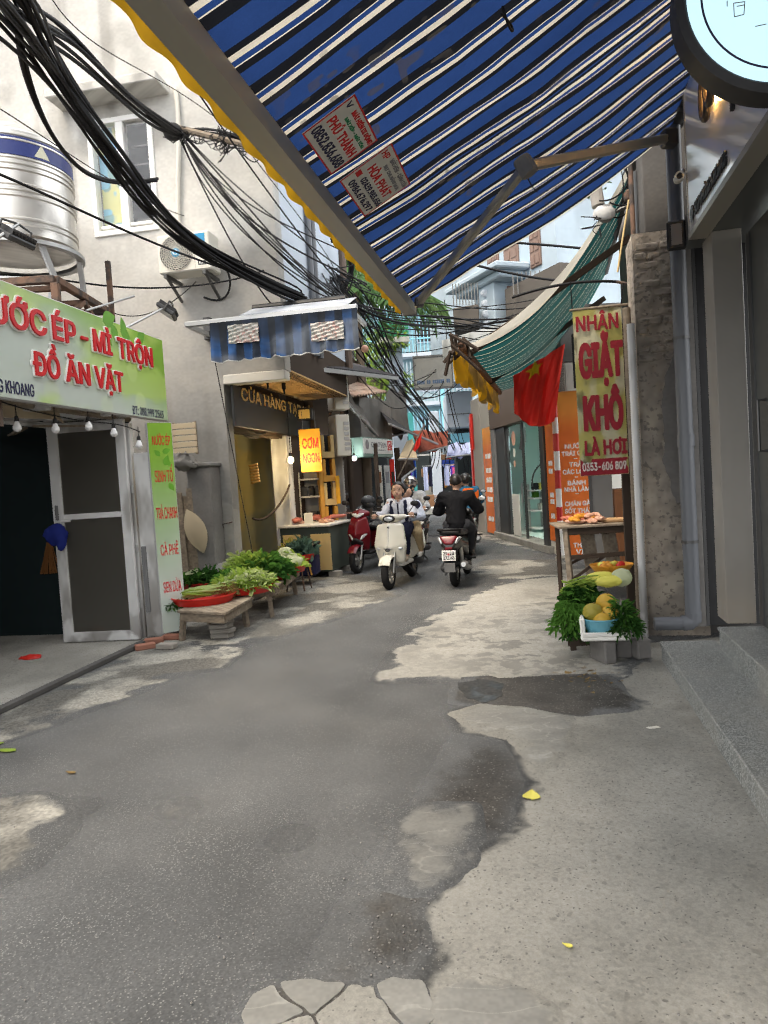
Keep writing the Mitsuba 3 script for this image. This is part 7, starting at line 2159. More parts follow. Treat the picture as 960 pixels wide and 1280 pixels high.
def vest(k, T, V, J):
    for i in (-1, 1):
        m = hull([(i * .105, J['che'][1] + .075, J['che'][2] + .08, .034), (i * .118, J['che'][1] + .095, J['che'][2] - .06, .03), (i * .112, J['bel'][1] + .10, J['bel'][2] - .02, .028)], length=.04, smooth=2)
        add('vest_panel', T(m), 'navy_cloth', k, smooth=True)
        add('collar', T(hull([(i * .03, J['nk'][1] + .05, J['nk'][2] - .03, .012), (i * .075, J['nk'][1] + .03, J['nk'][2] - .055, .014), (i * .05, J['nk'][1] + .085, J['nk'][2] - .095, .010)], length=.04, smooth=1)), 'shirt_white', k, smooth=True)
    add('placket', T(MB().bar((0, J['che'][1] + .138, J['che'][2] + .07), (0, J['bel'][1] + .136, J['bel'][2] - .02), .022, .012, up=(0, 1, 0))), 'navy_cloth', k)


rider('woman with dark tied hair in a white shirt and black vest riding the cream scooter', T1s, s=.80, w=.90, top='shirt_white', legs='navy_cloth', shoes='sandal', hair='long', head_turn=-.12, extra=vest)


def jacket(k, T, V, J):
    for i in (0, 1):
        a, b = J['sho'][i], J['elb'][i]
        add('sleeve_stripe', T(hull([tuple(a * .9 + b * .1 + v3(0, .02, .02)) + (.058,), tuple(a * .6 + b * .4 + v3(0, .02, .01)) + (.053,)], length=.04, smooth=1)), 'navy_cloth', k, smooth=True)


rider('passenger in pale blue and navy jacket and beige trousers behind the woman on the scooter', T1s, s=.70, w=1.02, seat_y=-.36, top='shirt_pale', legs='beige_cloth', shoes='off_white', driver=False, hair='long', head_turn=1.2, feet='peg', extra=jacket)
# scooter and helmeted rider behind
T2s = Pose(Y(500, 715, 12.1) * v3(1, 1, 0) + v3(.12, 0, 0), v3(-.25, -1, 0))
scooter('dark scooter with a helmeted rider following close behind the cream scooter', T2s, 'black_paint', 'black', 'sharp')
rider('person in silver helmet, black mask and grey jacket riding behind the cream scooter', T2s, s=.86, w=1.05, bulk=.02, top='grey_cloth', legs='navy_cloth', shoes='black', helmet='chrome', mask='black_cloth')

# black scooter seen from behind
rw3 = G(569, 734)
hd3 = v3(.25, .97, 0)
T3s = Pose(rw3 * v3(1, 1, 0) + unit(hd3) * 1.30, hd3, 1.24)
scooter('black scooter seen from behind with white number plate', T3s, 'black_paint', 'black', 'sharp', plate=('29-L8', '272.40'))
rider('man in a black jumper and grey trousers riding the black scooter away', T3s, s=.88, w=1.16, bulk=.022, top='black_cloth', legs='charcoal_cloth', shoes='black', hair='short', lean=.08)
# next scooter ahead on the right
rw4 = G(598, 695)
hd4 = v3(.12, 1, 0)
T4s = Pose(rw4 * v3(1, 1, 0) + v3(-.14, .2, 0) + unit(hd4) * 1.30, hd4, 1.24)
scooter('dark scooter ahead of the man in black, half hidden by him', T4s, 'black_paint', 'black', 'sharp')


def bib(k, T, V, J):
    add('orange_bib', T(hull([(-.02, J['che'][1] - .08, J['che'][2] + .08, .06), (.20, J['che'][1] - .02, J['che'][2] + .09, .05), (.18, J['che'][1] - .05, J['che'][2] - .12, .06)], length=.05, smooth=2)), 'orange_cloth', k, smooth=True)


rider('person in black helmet with blue and orange jacket riding ahead of the man in black', T4s, s=.84, w=1.05, bulk=.02, top='blue_cloth2', legs='charcoal_cloth', shoes='black', helmet='black_paint', extra=bib)
# parked scooters on the left
T5s = Pose(G(447, 717) * v3(1, 1, 0), v3(-.42, -1, 0))
scooter('parked dark red scooter beside the meat counter', T5s, 'red_paint', 'black', 'sharp')
T6s = Pose(v3(-.55, 13.9, 0), v3(-.55, -1, 0))
scooter('parked dark grey scooter behind the red one', T6s, 'dark_grey', 'black', 'sharp')
hm = thing('hanging_helmet', 'dark grey helmet resting on the handlebar of the parked grey scooter', 'helmet')
add('shell', T6s(MB().ell((-.14, .35, 1.16), (.13, .15, .12), sub=3)), 'dark_grey', hm, smooth=True)
add('strip', T6s(MB().tube([(-.14 + .125 * math.sin(a), .35 + .145 * math.cos(a), 1.14) for a in np.linspace(0, 6.28, 20)], .012, 5)), 'black', hm)

# ------------------------------------------------------------------ left row beyond the grey house
lr = thing('row_house', 'dark old low house with tiled roof beyond the general store', 'house')
LA, LB = v3(-1.15, 13.75, 0), v3(.30, 23.5, 0)
FLr = Frame(LA, LB - LA)
FLr.box1('wall', -.2, 5.0, 0, 4.6, -3, -.02, 'dark_brown', lr)
FLr.box1('wall', 5.02, 9.5, 0, 3.0, -3, -.05, 'dark_room', lr)
FLr.box1('gable_wall', 3.4, 6.2, 3.3, 5.4, -2.4, -.3, 'cement', lr)
# shop opening with a light
FLr.box1('opening', .7, 2.2, .1, 2.5, -.015, .0, 'black', lr)
FLr.box1('pale_board', 1.0, 1.7, 1.6, 2.45, .002, .03, 'pale_blue_wall', lr)
for k in range(4): FLr.box1('shelf', .9, 2.0, .45 + .28 * k, .48 + .28 * k, .002, .2, 'dark_grey', lr)
for k, (x0, x1, m_) in enumerate([(472, 478, 'paper'), (481, 488, 'light_grey'), (488.5, 494, 'red_plastic')]):
    q = Y(x0, 600, 15.4 + .5 * k)
    f_ = Frame(q, v3(.95, .3, 0))
    e = f_.px(x1, 600)[0]
    s_ = thing('standing_sign', ['narrow pale upright sign beside the dark shop', 'white upright sign beside the narrow pale one', 'narrow red upright board beside the white sign'][k], 'sign')
    f_.box1('panel', 0, e, f_.px(x0, 640)[1], f_.px(x0, (582, 582, 574)[k])[1], -.04, 0, m_, s_, bevel=.005)
    f_.box1('dark_print', e * .2, e * .8, f_.px(x0, 604)[1], f_.px(x0, 590)[1], .001, .004, ('brown_wood', 'letter_grey', 'dark_brown')[k], s_)
    f_.box1('leg', e * .3, e * .7, 0, f_.px(x0, 640)[1], -.03, -.01, 'dark_brown', s_)
# posts in front of the row
for x, y0, y1, dd, r_, m_, lb in [(437, 575, 640, 14.0, .06, 'dark_brown', 'dark post beside the wall air conditioners'), (470, 578, 660, 15.2, .05, 'dark_brown', 'brown post below the pale hanging signboard'), (497, 580, 640, 18, .07, 'dark_brown', 'dark post farther along the left row')]:
    a = Y(x, y0, dd)
    add('awning_post', MB().tube([v3(a[0], dd, 0), v3(a[0], dd, a[2] + .4)], r_, 8), m_, label=lb, cat='post')
# two flat wall boxes (old air conditioners) one above the other
for k, (x0, x1, y0, y1) in enumerate([(416, 436, 468, 512), (419, 438, 518, 570)]):
    f_ = Frame(Y(x0, y0, 13.2), v3(.9, .45, 0))
    e = f_.px(x1, (y0 + y1) / 2)[0]
    vt_, vb_ = f_.px((x0 + x1) / 2, y0)[1], f_.px((x0 + x1) / 2, y1)[1]
    a_ = thing('wall_unit', ['upper of two pale louvred wall units on the dark house', 'lower of two pale louvred wall units on the dark house'][k], 'air conditioner')
    f_.box1('case', 0, e, vb_, vt_, -.35, 0, 'ac_white', a_, bevel=.015)
    for j in range(6): f_.box1('louvre', e * .55, e * .92, vb_ + .1 + j * (vt_ - vb_ - .2) / 6, vb_ + .16 + j * (vt_ - vb_ - .2) / 6, .001, .012, 'light_grey', a_)
    add('bracket', MB().bar(f_.P(0, vb_ - .04, -.3), f_.P(e, vb_ - .04, -.3), .05, .05), 'rusted', a_)
# tiled roof
tr = lr + '__roof'
labels[tr] = {'label': 'small pitched roof of old clay tiles'}
r0, r1 = Y(434, 499, 15.5), Y(484, 492, 18.5)
up_ = v3(-.9, .2, .42)
nrow, ncol = 4, 15
for i in range(nrow):
    for j in range(ncol):
        p = r0 + (r1 - r0) * (j / ncol) + up_ * (i / nrow)
        d = (r1 - r0) / ncol
        s_, t_ = np.meshgrid(np.linspace(0, 1, 5), np.linspace(0, 1, 2), indexing='ij')
        P = p + d * s_[..., None] * .96 + up_ * (t_ * .3)[..., None] + v3(0, 0, 1) * (.05 * np.sin(np.pi * s_) + .03 * (1 - t_))[..., None]
        mb = MB().grid(P)
        mb.grid(P - v3(0, 0, .02))
        e = P[:, 0]
        mb.grid(np.stack([e, e - v3(0, 0, .02)], 1))
        add('tile', mb, 'tiles', tr)
add('ridge', MB().tube([r0 + up_, r1 + up_], .09, 8), 'tiles', tr)
# canteen sign
cq0, cq1 = Y(453.5, 560, 14.6), Y(491, 565, 16.3)
FCs = Frame(cq0, cq1 - cq0)
cs1 = FCs.px(491, 560)[0]
va_, vb_ = FCs.px(455, 571)[1], FCs.px(455, 546)[1]
cg = thing('hanging_signboard', 'white box sign with grey lettering and pale green edge over the dark shop', 'sign')
FCs.box1('case', 0, cs1, va_, vb_, -.30, -.002, 'canteen_green', cg, bevel=.01)
FCs.box1('face', .03, cs1 - .02, va_ + .07, vb_ - .02, .0, .006, 'canteen_white', cg)
cu = lambda f: cs1 * f
add('lettering', FCs.text('CANTEEN', cu(.26), cu(.76), va_ + (vb_ - va_) * .52, (vb_ - va_) * .24, .007, .002), 'letter_grey', cg)
add('dotted_line', FCs.box(MB(), cu(.34), cu(.72), va_ + (vb_ - va_) * .34, va_ + (vb_ - va_) * .39, .007, .009), 'letter_grey', cg)
add('round_logo', MB().lathe([(.001, .008), (.10, .008)], FCs.P(cu(.13), va_ + (vb_ - va_) * .62, 0), FCs.N, 18), 'letter_grey', cg)
rl = MB()
for a, b, c, d in ((.80, .95, .82, .88), (.80, .95, .38, .44), (.80, .84, .44, .82), (.91, .95, .44, .82), (.86, .90, .5, .72)):
    FCs.box(rl, cu(a), cu(b), va_ + (vb_ - va_) * c, va_ + (vb_ - va_) * d, .007, .010)
add('red_mark', rl, 'red_letter', cg)
# grey tarpaulins and leaning canopies on the left
def canopy(label, q4, m_, name='canopy', thick=.03, group=None, wav=.0):
    s, t = np.meshgrid(np.linspace(0, 1, 24), np.linspace(0, 1, 8), indexing='ij')
    a, b, c, d = [np.asarray(x, float) for x in q4]
    P = (a * (1 - s)[..., None] + b * s[..., None]) * (1 - t)[..., None] + (d * (1 - s)[..., None] + c * s[..., None]) * t[..., None]
    P = P + v3(0, 0, 1) * (wav * (np.sin(s * 19) * .5 + np.sin(s * 9 + t * 5)) - .12 * wav * 8 * np.sin(np.pi * t))[..., None]
    mb = MB().grid(P)
    mb.grid(P[:, ::-1] - v3(0, 0, thick))
    k = thing(name, label, 'canopy', group)
    add('sheet', mb, m_, k, smooth=True)
    add('front_rail', MB().tube([a, b], .03, 6), 'galvanized', k)
    return k


canopy('grey tarpaulin drooping from the dark house wall', (Y(432, 500, 13.6), Y(472, 545, 15.5), Y(452, 512, 15.6), Y(425, 480, 13.8)), 'tarp_grey', 'tarpaulin', wav=.06)
canopy('sloping tin canopy with pale edge beyond the hanging signboard', (Y(486, 530, 17), Y(547, 555, 21), Y(512, 540, 22), Y(470, 505, 18)), 'dark_tin')
canopy('brown backed board canopy hanging low beyond the signboard', (Y(498, 574, 17.2), Y(522, 574, 17.5), Y(516, 548, 18.6), Y(508, 552, 18.4)), 'tarp_beige')
q0, q1, q2, q3 = Y(515, 538, 22), Y(560, 540, 22), Y(559, 558, 21.6), Y(524, 567, 21.4)
canopy('dull red cloth awning across the far end of the lane', (q3, q2, q1, q0), 'red_awning', 'cloth_awning', wav=.03)
sf = thing('small_red_flag', 'small red flag on a slanted stick over the lane', 'flag')
fa, fb = Y(513, 566, 16.5), Y(531, 530, 16.5)
add('stick', MB().tube([fa - (fb - fa) * .9, fb], .018, 6), 'wood_old', sf)
s, t = np.meshgrid(np.linspace(0, 1, 12), np.linspace(0, 1, 12), indexing='ij')
f0, f1, f2, f3 = Y(515, 561, 16.5), Y(527, 540, 16.5), Y(526, 556, 16.5), Y(519, 565, 16.5)
P = (f0 * (1 - s)[..., None] + f1 * s[..., None]) * (1 - t)[..., None] + (f3 * (1 - s)[..., None] + f2 * s[..., None]) * t[..., None]
add('cloth', MB().grid(P + v3(0, 1, 0) * (.06 * np.sin(s * 9 + t * 6))[..., None]), 'flag_cloth', sf, smooth=True)
FGw = Frame(Y(452, 545, 16.6), Y(490, 540, 18.2) - Y(452, 545, 16.6))
FLr2 = thing('grey_wall', 'stained grey wall below the small tiled roof', 'wall')
FGw.box1('wall', 0, FGw.px(489, 520)[0], 2.4, FGw.px(470, 499)[1], -.3, 0, 'plaster', FLr2)
canopy('dark grey tarpaulin hanging in folds beyond the tiled roof', (Y(486, 546, 18.6), Y(512, 540, 19.6), Y(506, 482, 20), Y(482, 490, 19.2)), 'tarp_grey', 'tarpaulin', wav=.10)
canopy('torn brown sheet over the far left stalls', (Y(500, 600, 20), Y(520, 585, 21), Y(514, 566, 22), Y(496, 580, 20.5)), 'dark_brown', 'tarpaulin', wav=.06)
canopy('faded blue sheet over the far right stalls', (Y(558, 572, 22), Y(590, 568, 21), Y(590, 552, 22.5), Y(560, 556, 23)), 'lilac_cloth', 'tarpaulin', wav=.05)
# grey hanging sign over the lane
gs = thing('grey_signboard', 'square grey weathered signboard hanging over the lane with a faded blue line', 'sign')
FGs = Frame(Y(519, 484, 20), v3(1, -.03, 0))
g1 = FGs.px(565, 465)[0]
gv0, gv1 = FGs.px(542, 484)[1], FGs.px(542, 446)[1]
mat('grey_board', lambda p, n, uv: C3(.33, .325, .30) * (.75 + .5 * fbm(p.x * 2, p.z * 2, 1.0, 4)), .7)
FGs.box1('panel', 0, g1, gv0, gv1, -.08, 0, 'grey_board', gs, bevel=.01)
rim = MB()
for a in ((-.03, g1 + .03, gv1, gv1 + .05), (-.03, g1 + .03, gv0 - .05, gv0), (-.03, 0, gv0, gv1), (g1, g1 + .03, gv0, gv1)): FGs.box(rim, *a, -.09, .02)
add('frame', rim, 'mid_grey', gs)
ln = MB()
for k in range(17):
    if k in (4, 7, 14): continue
    FGs.box(ln, g1 * (.06 + .052 * k), g1 * (.06 + .052 * k + .04), gv0 + .10, gv0 + .20, .002, .006)
mat('faded_blue', (.10, .16, .27), .7)
add('faded_writing', ln, 'faded_blue', gs)
add('hanger', MB().tube([FGs.P(.1, gv1, 0), FGs.P(.1, gv1 + 1.5, .1)], .015, 5), 'steel_dark', gs)
add('hanger', MB().tube([FGs.P(g1 - .1, gv1, 0), FGs.P(g1 - .1, gv1 + 1.5, .1)], .015, 5), 'steel_dark', gs)

# ------------------------------------------------------------------ far end of the lane
fe = thing('market_hall', 'open market stall front closing the far end of the lane', 'market stall')
FE = Frame(v3(-.2, 30, 0), v3(1, .0, 0))
FE.box1('back_wall', -2, 6.5, 0, 3.4, -3, -2.8, 'dark_room', fe)
def fx(x, y=620): return FE.px(x, y)[0]
for x, w_, m_ in ((505, .30, 'teal_paint'), (520, .16, 'teal_paint'), (583, .2, 'mid_grey'), (550, .26, 'pale_blue_wall')):
    u = fx(x)
    add('column', FE.box(MB(), u - w_, u + w_ * .5, 0, 4.2, -.3, .1, .02), m_, fe)
for v in (2.4, 2.9, 3.3):
    add('cross_rail', FE.box(MB(), fx(502), fx(605), v, v + .07, -.2, -.1), 'light_grey', fe)
FE.box1('pale_wall', fx(497), fx(508), 0, 3.6, -.4, -.3, 'off_white', fe)
FE.box1('kerb', fx(495), fx(610), 0.002, .28, .4, 1.4, 'off_white', fe, bevel=.03)
FE.box1('low_table', fx(512), fx(530), .0, .9, -.5, .2, 'teal_paint', fe, bevel=.02)
FE.box1('low_table', fx(533), fx(548), .0, .75, -.5, .1, 'wood_shelf', fe, bevel=.02)
FE.box1('clothes_rail', fx(530), fx(600), 1.95, 1.99, -.3, -.26, 'galvanized', fe)
cols = ['lilac_cloth', 'navy_cloth', 'shirt_white', 'black_cloth', 'lilac_cloth', 'shirt_pale', 'black_cloth', 'navy_cloth', 'shirt_white', 'black_cloth']
for k in range(10):
    u = fx(531) + k * .22
    m_, uv = FE.sheet(u, u + .20, .95 + .15 * (k % 3), 1.93, -.2, 8, 8, lambda s, t: .03 * np.sin(s * 9 + k))
    add('hanging_garment', m_, cols[k], label=['pale', 'dark'][cols[k] in ('navy_cloth', 'black_cloth')] + ' garment on the far clothes rail', cat='garment', group='garments on the far clothes rail', smooth=True)
for k, (x0, x1, y0, y1, m_, lb) in enumerate([(566, 578, 584, 598, 'magenta_cloth', 'pink cloth hanging in a violet frame in the far market'), (584, 590, 592, 612, 'crate_yellow', 'yellow hanging cloth in the far market'), (592, 599, 594, 616, 'yellow_sign', 'bright yellow cloth beside the yellow hanging one'), (596, 601, 600, 622, 'red_plastic', 'red cloth at the right of the far market stall'), (503, 512, 601, 615, 'meat_pale', 'pink and white cloth hung by the teal column'), (517, 521, 560, 600, 'blue_sign', 'blue strip of cloth by the far column'), (512, 517, 590, 610, 'violet_cloth', 'violet cloth by the far column'), (575, 583, 578, 590, 'white_paint', 'white paper hanging above the pink cloth')]):
    f_ = Frame(Y(x0, y1, 28.5), v3(1, 0, 0))
    m2, uv = f_.sheet(0, f_.px(x1, y1)[0], f_.px(x0, y1)[1], f_.px(x0, y0)[1], 0, 10, 8, lambda s, t: .04 * np.sin(s * 8 + t))
    add('hanging_cloth', m2, m_, label=lb, cat='cloth', smooth=True)
f_ = Frame(Y(565, 600, 28.6), v3(1, 0, 0))
FEv = f_.px(579, 600)[0]
f_.box1('violet_frame', -.03, FEv + .03, f_.px(570, 601)[1], f_.px(570, 582)[1], -.06, -.03, 'violet_cloth', fe)
for k in range(26):
    u = rng.uniform(fx(500), fx(605))
    v = rng.uniform(.5, 2.3)
    FE.box1('stall_goods', u, u + rng.uniform(.15, .5), v, v + rng.uniform(.1, .45), -2.3 + .05 * k, -2.0 + .05 * k, ('dark_grey', 'wood_shelf', 'red_plastic', 'paper', 'orange_tray', 'blue_sign', 'tarp_grey')[k % 7], fe)
wb = thing('white_building', 'blank whitish building panel high at the far right of the lane', 'building')
f_ = Frame(Y(560, 540, 24), v3(1, -.05, 0))
w1 = f_.px(592, 520)[0]
f_.box1('upper_wall', 0, w1, f_.px(575, 534)[1], f_.px(575, 489)[1], -3, 0, 'pale_blue_wall', wb, bevel=.02)
f_.box1('lower_wall', .3, w1 + 1.2, 0, f_.px(575, 536)[1], -3, -.8, 'dark_room', wb)
f_.box1('blue_panel', .1, .9, f_.px(570, 553)[1], f_.px(570, 541)[1], -.5, -.4, 'cyan_paint', wb)
f_.box1('pale_canopy', -.2, .95, f_.px(570, 566)[1], f_.px(570, 556)[1], -.3, .3, 'house_blue', wb)
f_.box1('seam', 0, w1, f_.px(575, 518)[1], f_.px(575, 518)[1] + .03, .001, .02, 'mid_grey', wb)
rr = thing('red_drape', 'dark red cloth strip hanging by the concrete post', 'cloth')
f_ = Frame(Y(589, 555, 19.2), v3(1, 0, 0))
m2, uv = f_.sheet(0, f_.px(597, 555)[0], f_.px(593, 562)[1], f_.px(593, 517)[1], 0, 10, 10, lambda s, t: .04 * np.sin(s * 9))
add('cloth', m2, 'flag_cloth', rr, smooth=True)
# tall pale blue apartment block behind
ab = thing('apartment_block', 'pale blue apartment block with barred balconies closing the view', 'building')
FA = Frame(v3(-8, 44, 0), v3(1, -.02, 0))
FA.box1('wall', 0, 18, 0, 16, -6, 0, 'far_paint', ab)
for fl in range(5):
    z = 2.8 + fl * 2.9
    FA.box1('balcony_slab', 3.5, 15, z, z + .22, .002, 1.0, 'pale_blue_wall', ab)
    FA.box1('balcony_beam', 3.5, 15, z + 1.0, z + 1.08, .9, 1.0, 'cyan_paint', ab)
    rails = MB()
    for u in np.arange(3.5, 15, .22): FA.box(rails, u, u + .05, z + .22, z + 2.6, .93, .97)
    add('railing', rails, ('cyan_paint', 'pale_blue_wall')[fl % 2], ab, kind='stuff')
    for j in range(5):
        u = 4.0 + j * 2.2
        w = add('window', FA.box(MB(), u, u + 1.2, z + .9, z + 2.3, .003, .06), 'pale_blue_wall', ab)
        add('pane', FA.box(MB(), u + .1, u + 1.1, z + 1.0, z + 2.2, .061, .07), 'dark_glass', w)
for u in (6.2, 9.0, 11.9): add('drain_pipe', MB().tube([FA.P(u, 0, 1.1), FA.P(u, 16, 1.1)], .12, 8), 'cyan_paint', ab)
gb = thing('green_balcony', 'dark green slatted balcony front on a far house', 'balcony')
f_ = Frame(Y(474, 420, 24), v3(1, .1, 0))
e = f_.px(511, 418)[0]
for k in range(5): f_.box1('slat', 0, e, f_.px(490, 421)[1] + k * .11, f_.px(490, 421)[1] + k * .11 + .09, -.03, 0, 'green_letter', gb)
f_.box1('slab', 0, e, f_.px(490, 428)[1], f_.px(490, 421.5)[1], -1.2, .05, 'off_white', gb)
f_.box1('support_wall', .3, e - .2, 0, f_.px(490, 428)[1], -1.2, -.4, 'pale_blue_wall', gb)

# ------------------------------------------------------------------ pale blue house on the right
bh = thing('blue_house', 'pale blue house with brown wooden shutters above the shops on the right', 'house')
bq0, bq1, bq2 = Y(585, 420, 21.5), Y(695, 400, 17.5), Y(745, 400, 16.2)
FB1 = Frame(bq0, bq1 - bq0)
FB2 = Frame(bq1, v3(.92, .38, 0))
e1 = FB1.px(695, 300)[0]
zlow = 4.42
FB1.box1('wall', -2.5, e1, zlow, 13, -4, 0, 'house_blue', bh)
FB2.box1('wall', .002, 4, zlow, 13, -3, -.002, 'house_blue', bh)
for x0, x1, y0, y1 in [(664, 677, 282, 334), (631, 649, 296, 342), (610, 624, 318, 350)]:
    u0, u1 = FB1.px(x0, 310)[0], FB1.px(x1, 310)[0]
    v0, v1 = FB1.px((x0 + x1) / 2, y1)[1], FB1.px((x0 + x1) / 2, y0)[1]
    w = bh + '__shutter_window'
    fr = FB1.box(MB(), u0, u1, v0, v1, .004, .06, .01)
    w = add('shutter_window', fr, 'house_window', bh)
    for i in range(2):
        for j in range(3):
            a = u0 + (u1 - u0) * (.08 + .47 * i)
            b = v0 + (v1 - v0) * (.06 + .32 * j)
            add('panel', FB1.box(MB(), a, a + (u1 - u0) * .37, b, b + (v1 - v0) * .24, .061, .08, .008), 'house_window', w)
c0, c1 = FB1.px(594, 352)[0], FB1.px(664, 350)[0]
cz0, cz1 = FB1.px(630, 361)[1], FB1.px(630, 345)[1]
FB1.box1('cornice', c0, c1, cz0 + .18, cz1, .004, 1.0, 'house_blue', bh, bevel=.03)
FB1.box1('cornice', c0 + .25, c1 - .2, cz0, cz0 + .178, .004, .8, 'house_blue', bh, bevel=.03)
p0, p1 = FB1.px(603, 380, .6)[0], FB1.px(622, 380, .6)[0]
FB1.box1('pilaster', p0, p1, cz0 - 1.6, cz0 - .002, .004, .7, 'house_blue', bh, bevel=.02)
orn = MB()
for k in range(5): orn.ell(FB1.P((p0 + p1) / 2, cz0 - .2 - .27 * k, .71), (.14, .05, .11), sub=1)
add('carved_panel', orn, 'pale_blue_wall', bh, smooth=True)
u0, u1 = FB1.px(630, 380)[0], FB1.px(648, 380)[0]
w = add('shutter_window', FB1.box(MB(), u0, u1, cz0 - 1.6, cz0 - .1, .1, .3, .01), 'house_window', bh)
FB1.box1('balcony_wall', c1 - .3, c1 + 2, cz0 - 1.3, cz0 - .3, .2, .6, 'balcony_dark', bh)
for k, (x0, y0, x1, y1) in enumerate([(566, 385, 600, 398), (640, 372, 690, 390)]):
    a, b = Y(x0, y0, 19 - k), Y(x1, y1, 18.6 - k)
    add('balcony_floor', MB().box(a - v3(0, 0, .5), v3(b[0] - a[0], -.3, 0), v3(.2, 1.5, 0), v3(0, 0, .5), .03), 'balcony_dark', bh)
    rail = MB()
    for j in range(9): rail.tube([a + v3((b[0] - a[0]) * j / 8, -.25, 0), a + v3((b[0] - a[0]) * j / 8, -.25, .55)], .014, 5)
    add('balcony_rail', rail, 'mid_grey', bh)
ph = thing('pale_parapet', 'pale weathered parapet wall beneath the blue house', 'wall')
f_ = Frame(Y(553, 440, 17), Y(655, 415, 15) - Y(553, 440, 17))
mat('weathered', lambda p, n, uv: mix(C3(.46, .48, .47), C3(.20, .21, .20), smoothstep(.42, .65, fbm(p.x * 3, p.z * 1.2, p.y, 4))), .9)
f_.box1('wall', 0, f_.px(655, 415)[0], f_.px(600, 436)[1], f_.px(600, 412)[1], -.3, 0, 'weathered', ph)

# ------------------------------------------------------------------ trees
def tree(name, label, base, H, crown, R_, n, mts, L, seed, trunk=.13, leafy='crown'):
    r_ = np.random.default_rng(seed)
    k = thing(name, label, 'tree')
    base = np.asarray(base, float)
    top = base + v3(r_.normal(0, .2), r_.normal(0, .2), H)
    mb = MB().tube(spline([base, base + (top - base) * .5 + v3(.1, 0, 0), top], 10), np.linspace(trunk, trunk * .45, 10), 9)
    blobs = []
    for i in range(crown):
        a, e = r_.uniform(0, 6.28), r_.uniform(-.3, 1)
        c = top + v3(math.cos(a) * R_ * r_.uniform(.3, 1), math.sin(a) * R_ * r_.uniform(.3, 1), e * R_ * .8)
        blobs.append(c)
        s0 = base + (top - base) * r_.uniform(.55, .95)
        mb.tube(spline([s0, (s0 + c) / 2 + v3(0, 0, .15), c], 6), np.linspace(trunk * .35, .015, 6), 5)
    add('trunk', mb, 'bark', k, smooth=True)
    for j, mt in enumerate(mts):
        cs, ts = [], []
        for i, b in enumerate(blobs):
            if (i + j) % len(mts) and r_.uniform() < .6: continue
            q = r_.normal(0, 1, (n, 3))
            q = q / np.linalg.norm(q, axis=1, keepdims=True) * (r_.uniform(.2, 1, n) ** .6)[:, None]
            cs.append(b + q * R_ * .42 * v3(1, 1, .75))
            ts.append(q + r_.normal(0, .5, (n, 3)) + v3(0, 0, -.2))
        v, f = leaves(np.vstack(cs), np.vstack(ts), L, L * .45, seed + j)
        add('crown' if j == 0 else 'leaf_layer', MB().add(v, f), mt, k)


tree('tree', 'leafy green tree rising behind the utility pole', (-1.4, 21, 0), 7.0, 15, 2.1, 150, ['tree_light', 'tree_dark'], .22, 61)
tree('tree', 'yellow green tree between the tiled roof and the far blue block', (.05, 25.5, 0), 5.2, 12, 1.5, 110, ['tree_light', 'leaf_lime'], .2, 67)
# palm fronds
pk = thing('palm_tree', 'palm with drooping fronds behind the cables', 'tree')
pb_ = v3(-.45, 18.5, 0)
ptop = pb_ + v3(.05, 0, 6.3)
add('trunk', MB().tube(spline([pb_, pb_ + v3(.1, 0, 3), ptop], 12), np.linspace(.14, .10, 12), 10), 'bark', pk, smooth=True)
for i in range(15):
    a = i * 2.399
    el = .9 - .11 * i
    d = v3(math.cos(a), math.sin(a), 0)
    rib = spline([ptop, ptop + d * .8 + v3(0, 0, .5 * el + .2), ptop + d * 1.6 + v3(0, 0, .3 * el - .15), ptop + d * 2.2 + v3(0, 0, -.6 + .2 * el)], 22)
    mb = MB().tube(rib, np.linspace(.022, .006, 22), 4)
    c, t = [], []
    sd_ = np.cross(d, (0, 0, 1))
    for j in range(3, 22):
        for sg in (-1, 1):
            for e in (0, .5):
                c.append(rib[j] * (1 - e) + rib[j - 1] * e)
                t.append(sd_ * sg * .8 + d * .45 + v3(0, 0, -.55))
    v, f = leaves(np.array(c), np.array(t), .55, .05, 80 + i, fold=.05, droop=.25)
    mb.add(v, f)
    add('frond', mb, ('palm_leaf', 'tree_light')[i % 2], pk)
sprig = MB()
v, f = heap(Y(738, 240, 8.3), .16, .3, 50, .10, .06, 91)
sprig.add(v, f)
v, f = heap(Y(730, 248, 8.3), .1, .2, 30, .09, .05, 92)
sprig.add(v, f)
add('creeper', sprig, 'tree_dark', label='small leafy creeper growing near the round street lamp', cat='plant')

# ------------------------------------------------------------------ utility pole and cables
up = thing('utility_pole', 'square concrete utility pole wrapped in cables behind the blue awning', 'pole')
px0 = Y(405, 300, 13.55)
base = v3(px0[0], 13.55, 0)
add('shaft', MB().bar(base, base + v3(0, 0, 7.6), .17, .17, bevel=.02), 'pole_concrete', up)
for z in (5.1, 5.5, 5.95): add('clamp', MB().box(base + v3(-.12, -.12, z), v3(.24, 0, 0), v3(0, .24, 0), v3(0, 0, .05), .01), 'steel_dark', up)
add('cross_arm', MB().bar(base + v3(-.6, -.11, 5.72), base + v3(.45, -.11, 5.72), .06, .06), 'rusted', up)
add('meter_box', MB().box(base + v3(-.12, -.28, 4.55), v3(.24, 0, 0), v3(0, .16, 0), v3(0, 0, .4), .02), 'mid_grey', up)
cable_n = [0]


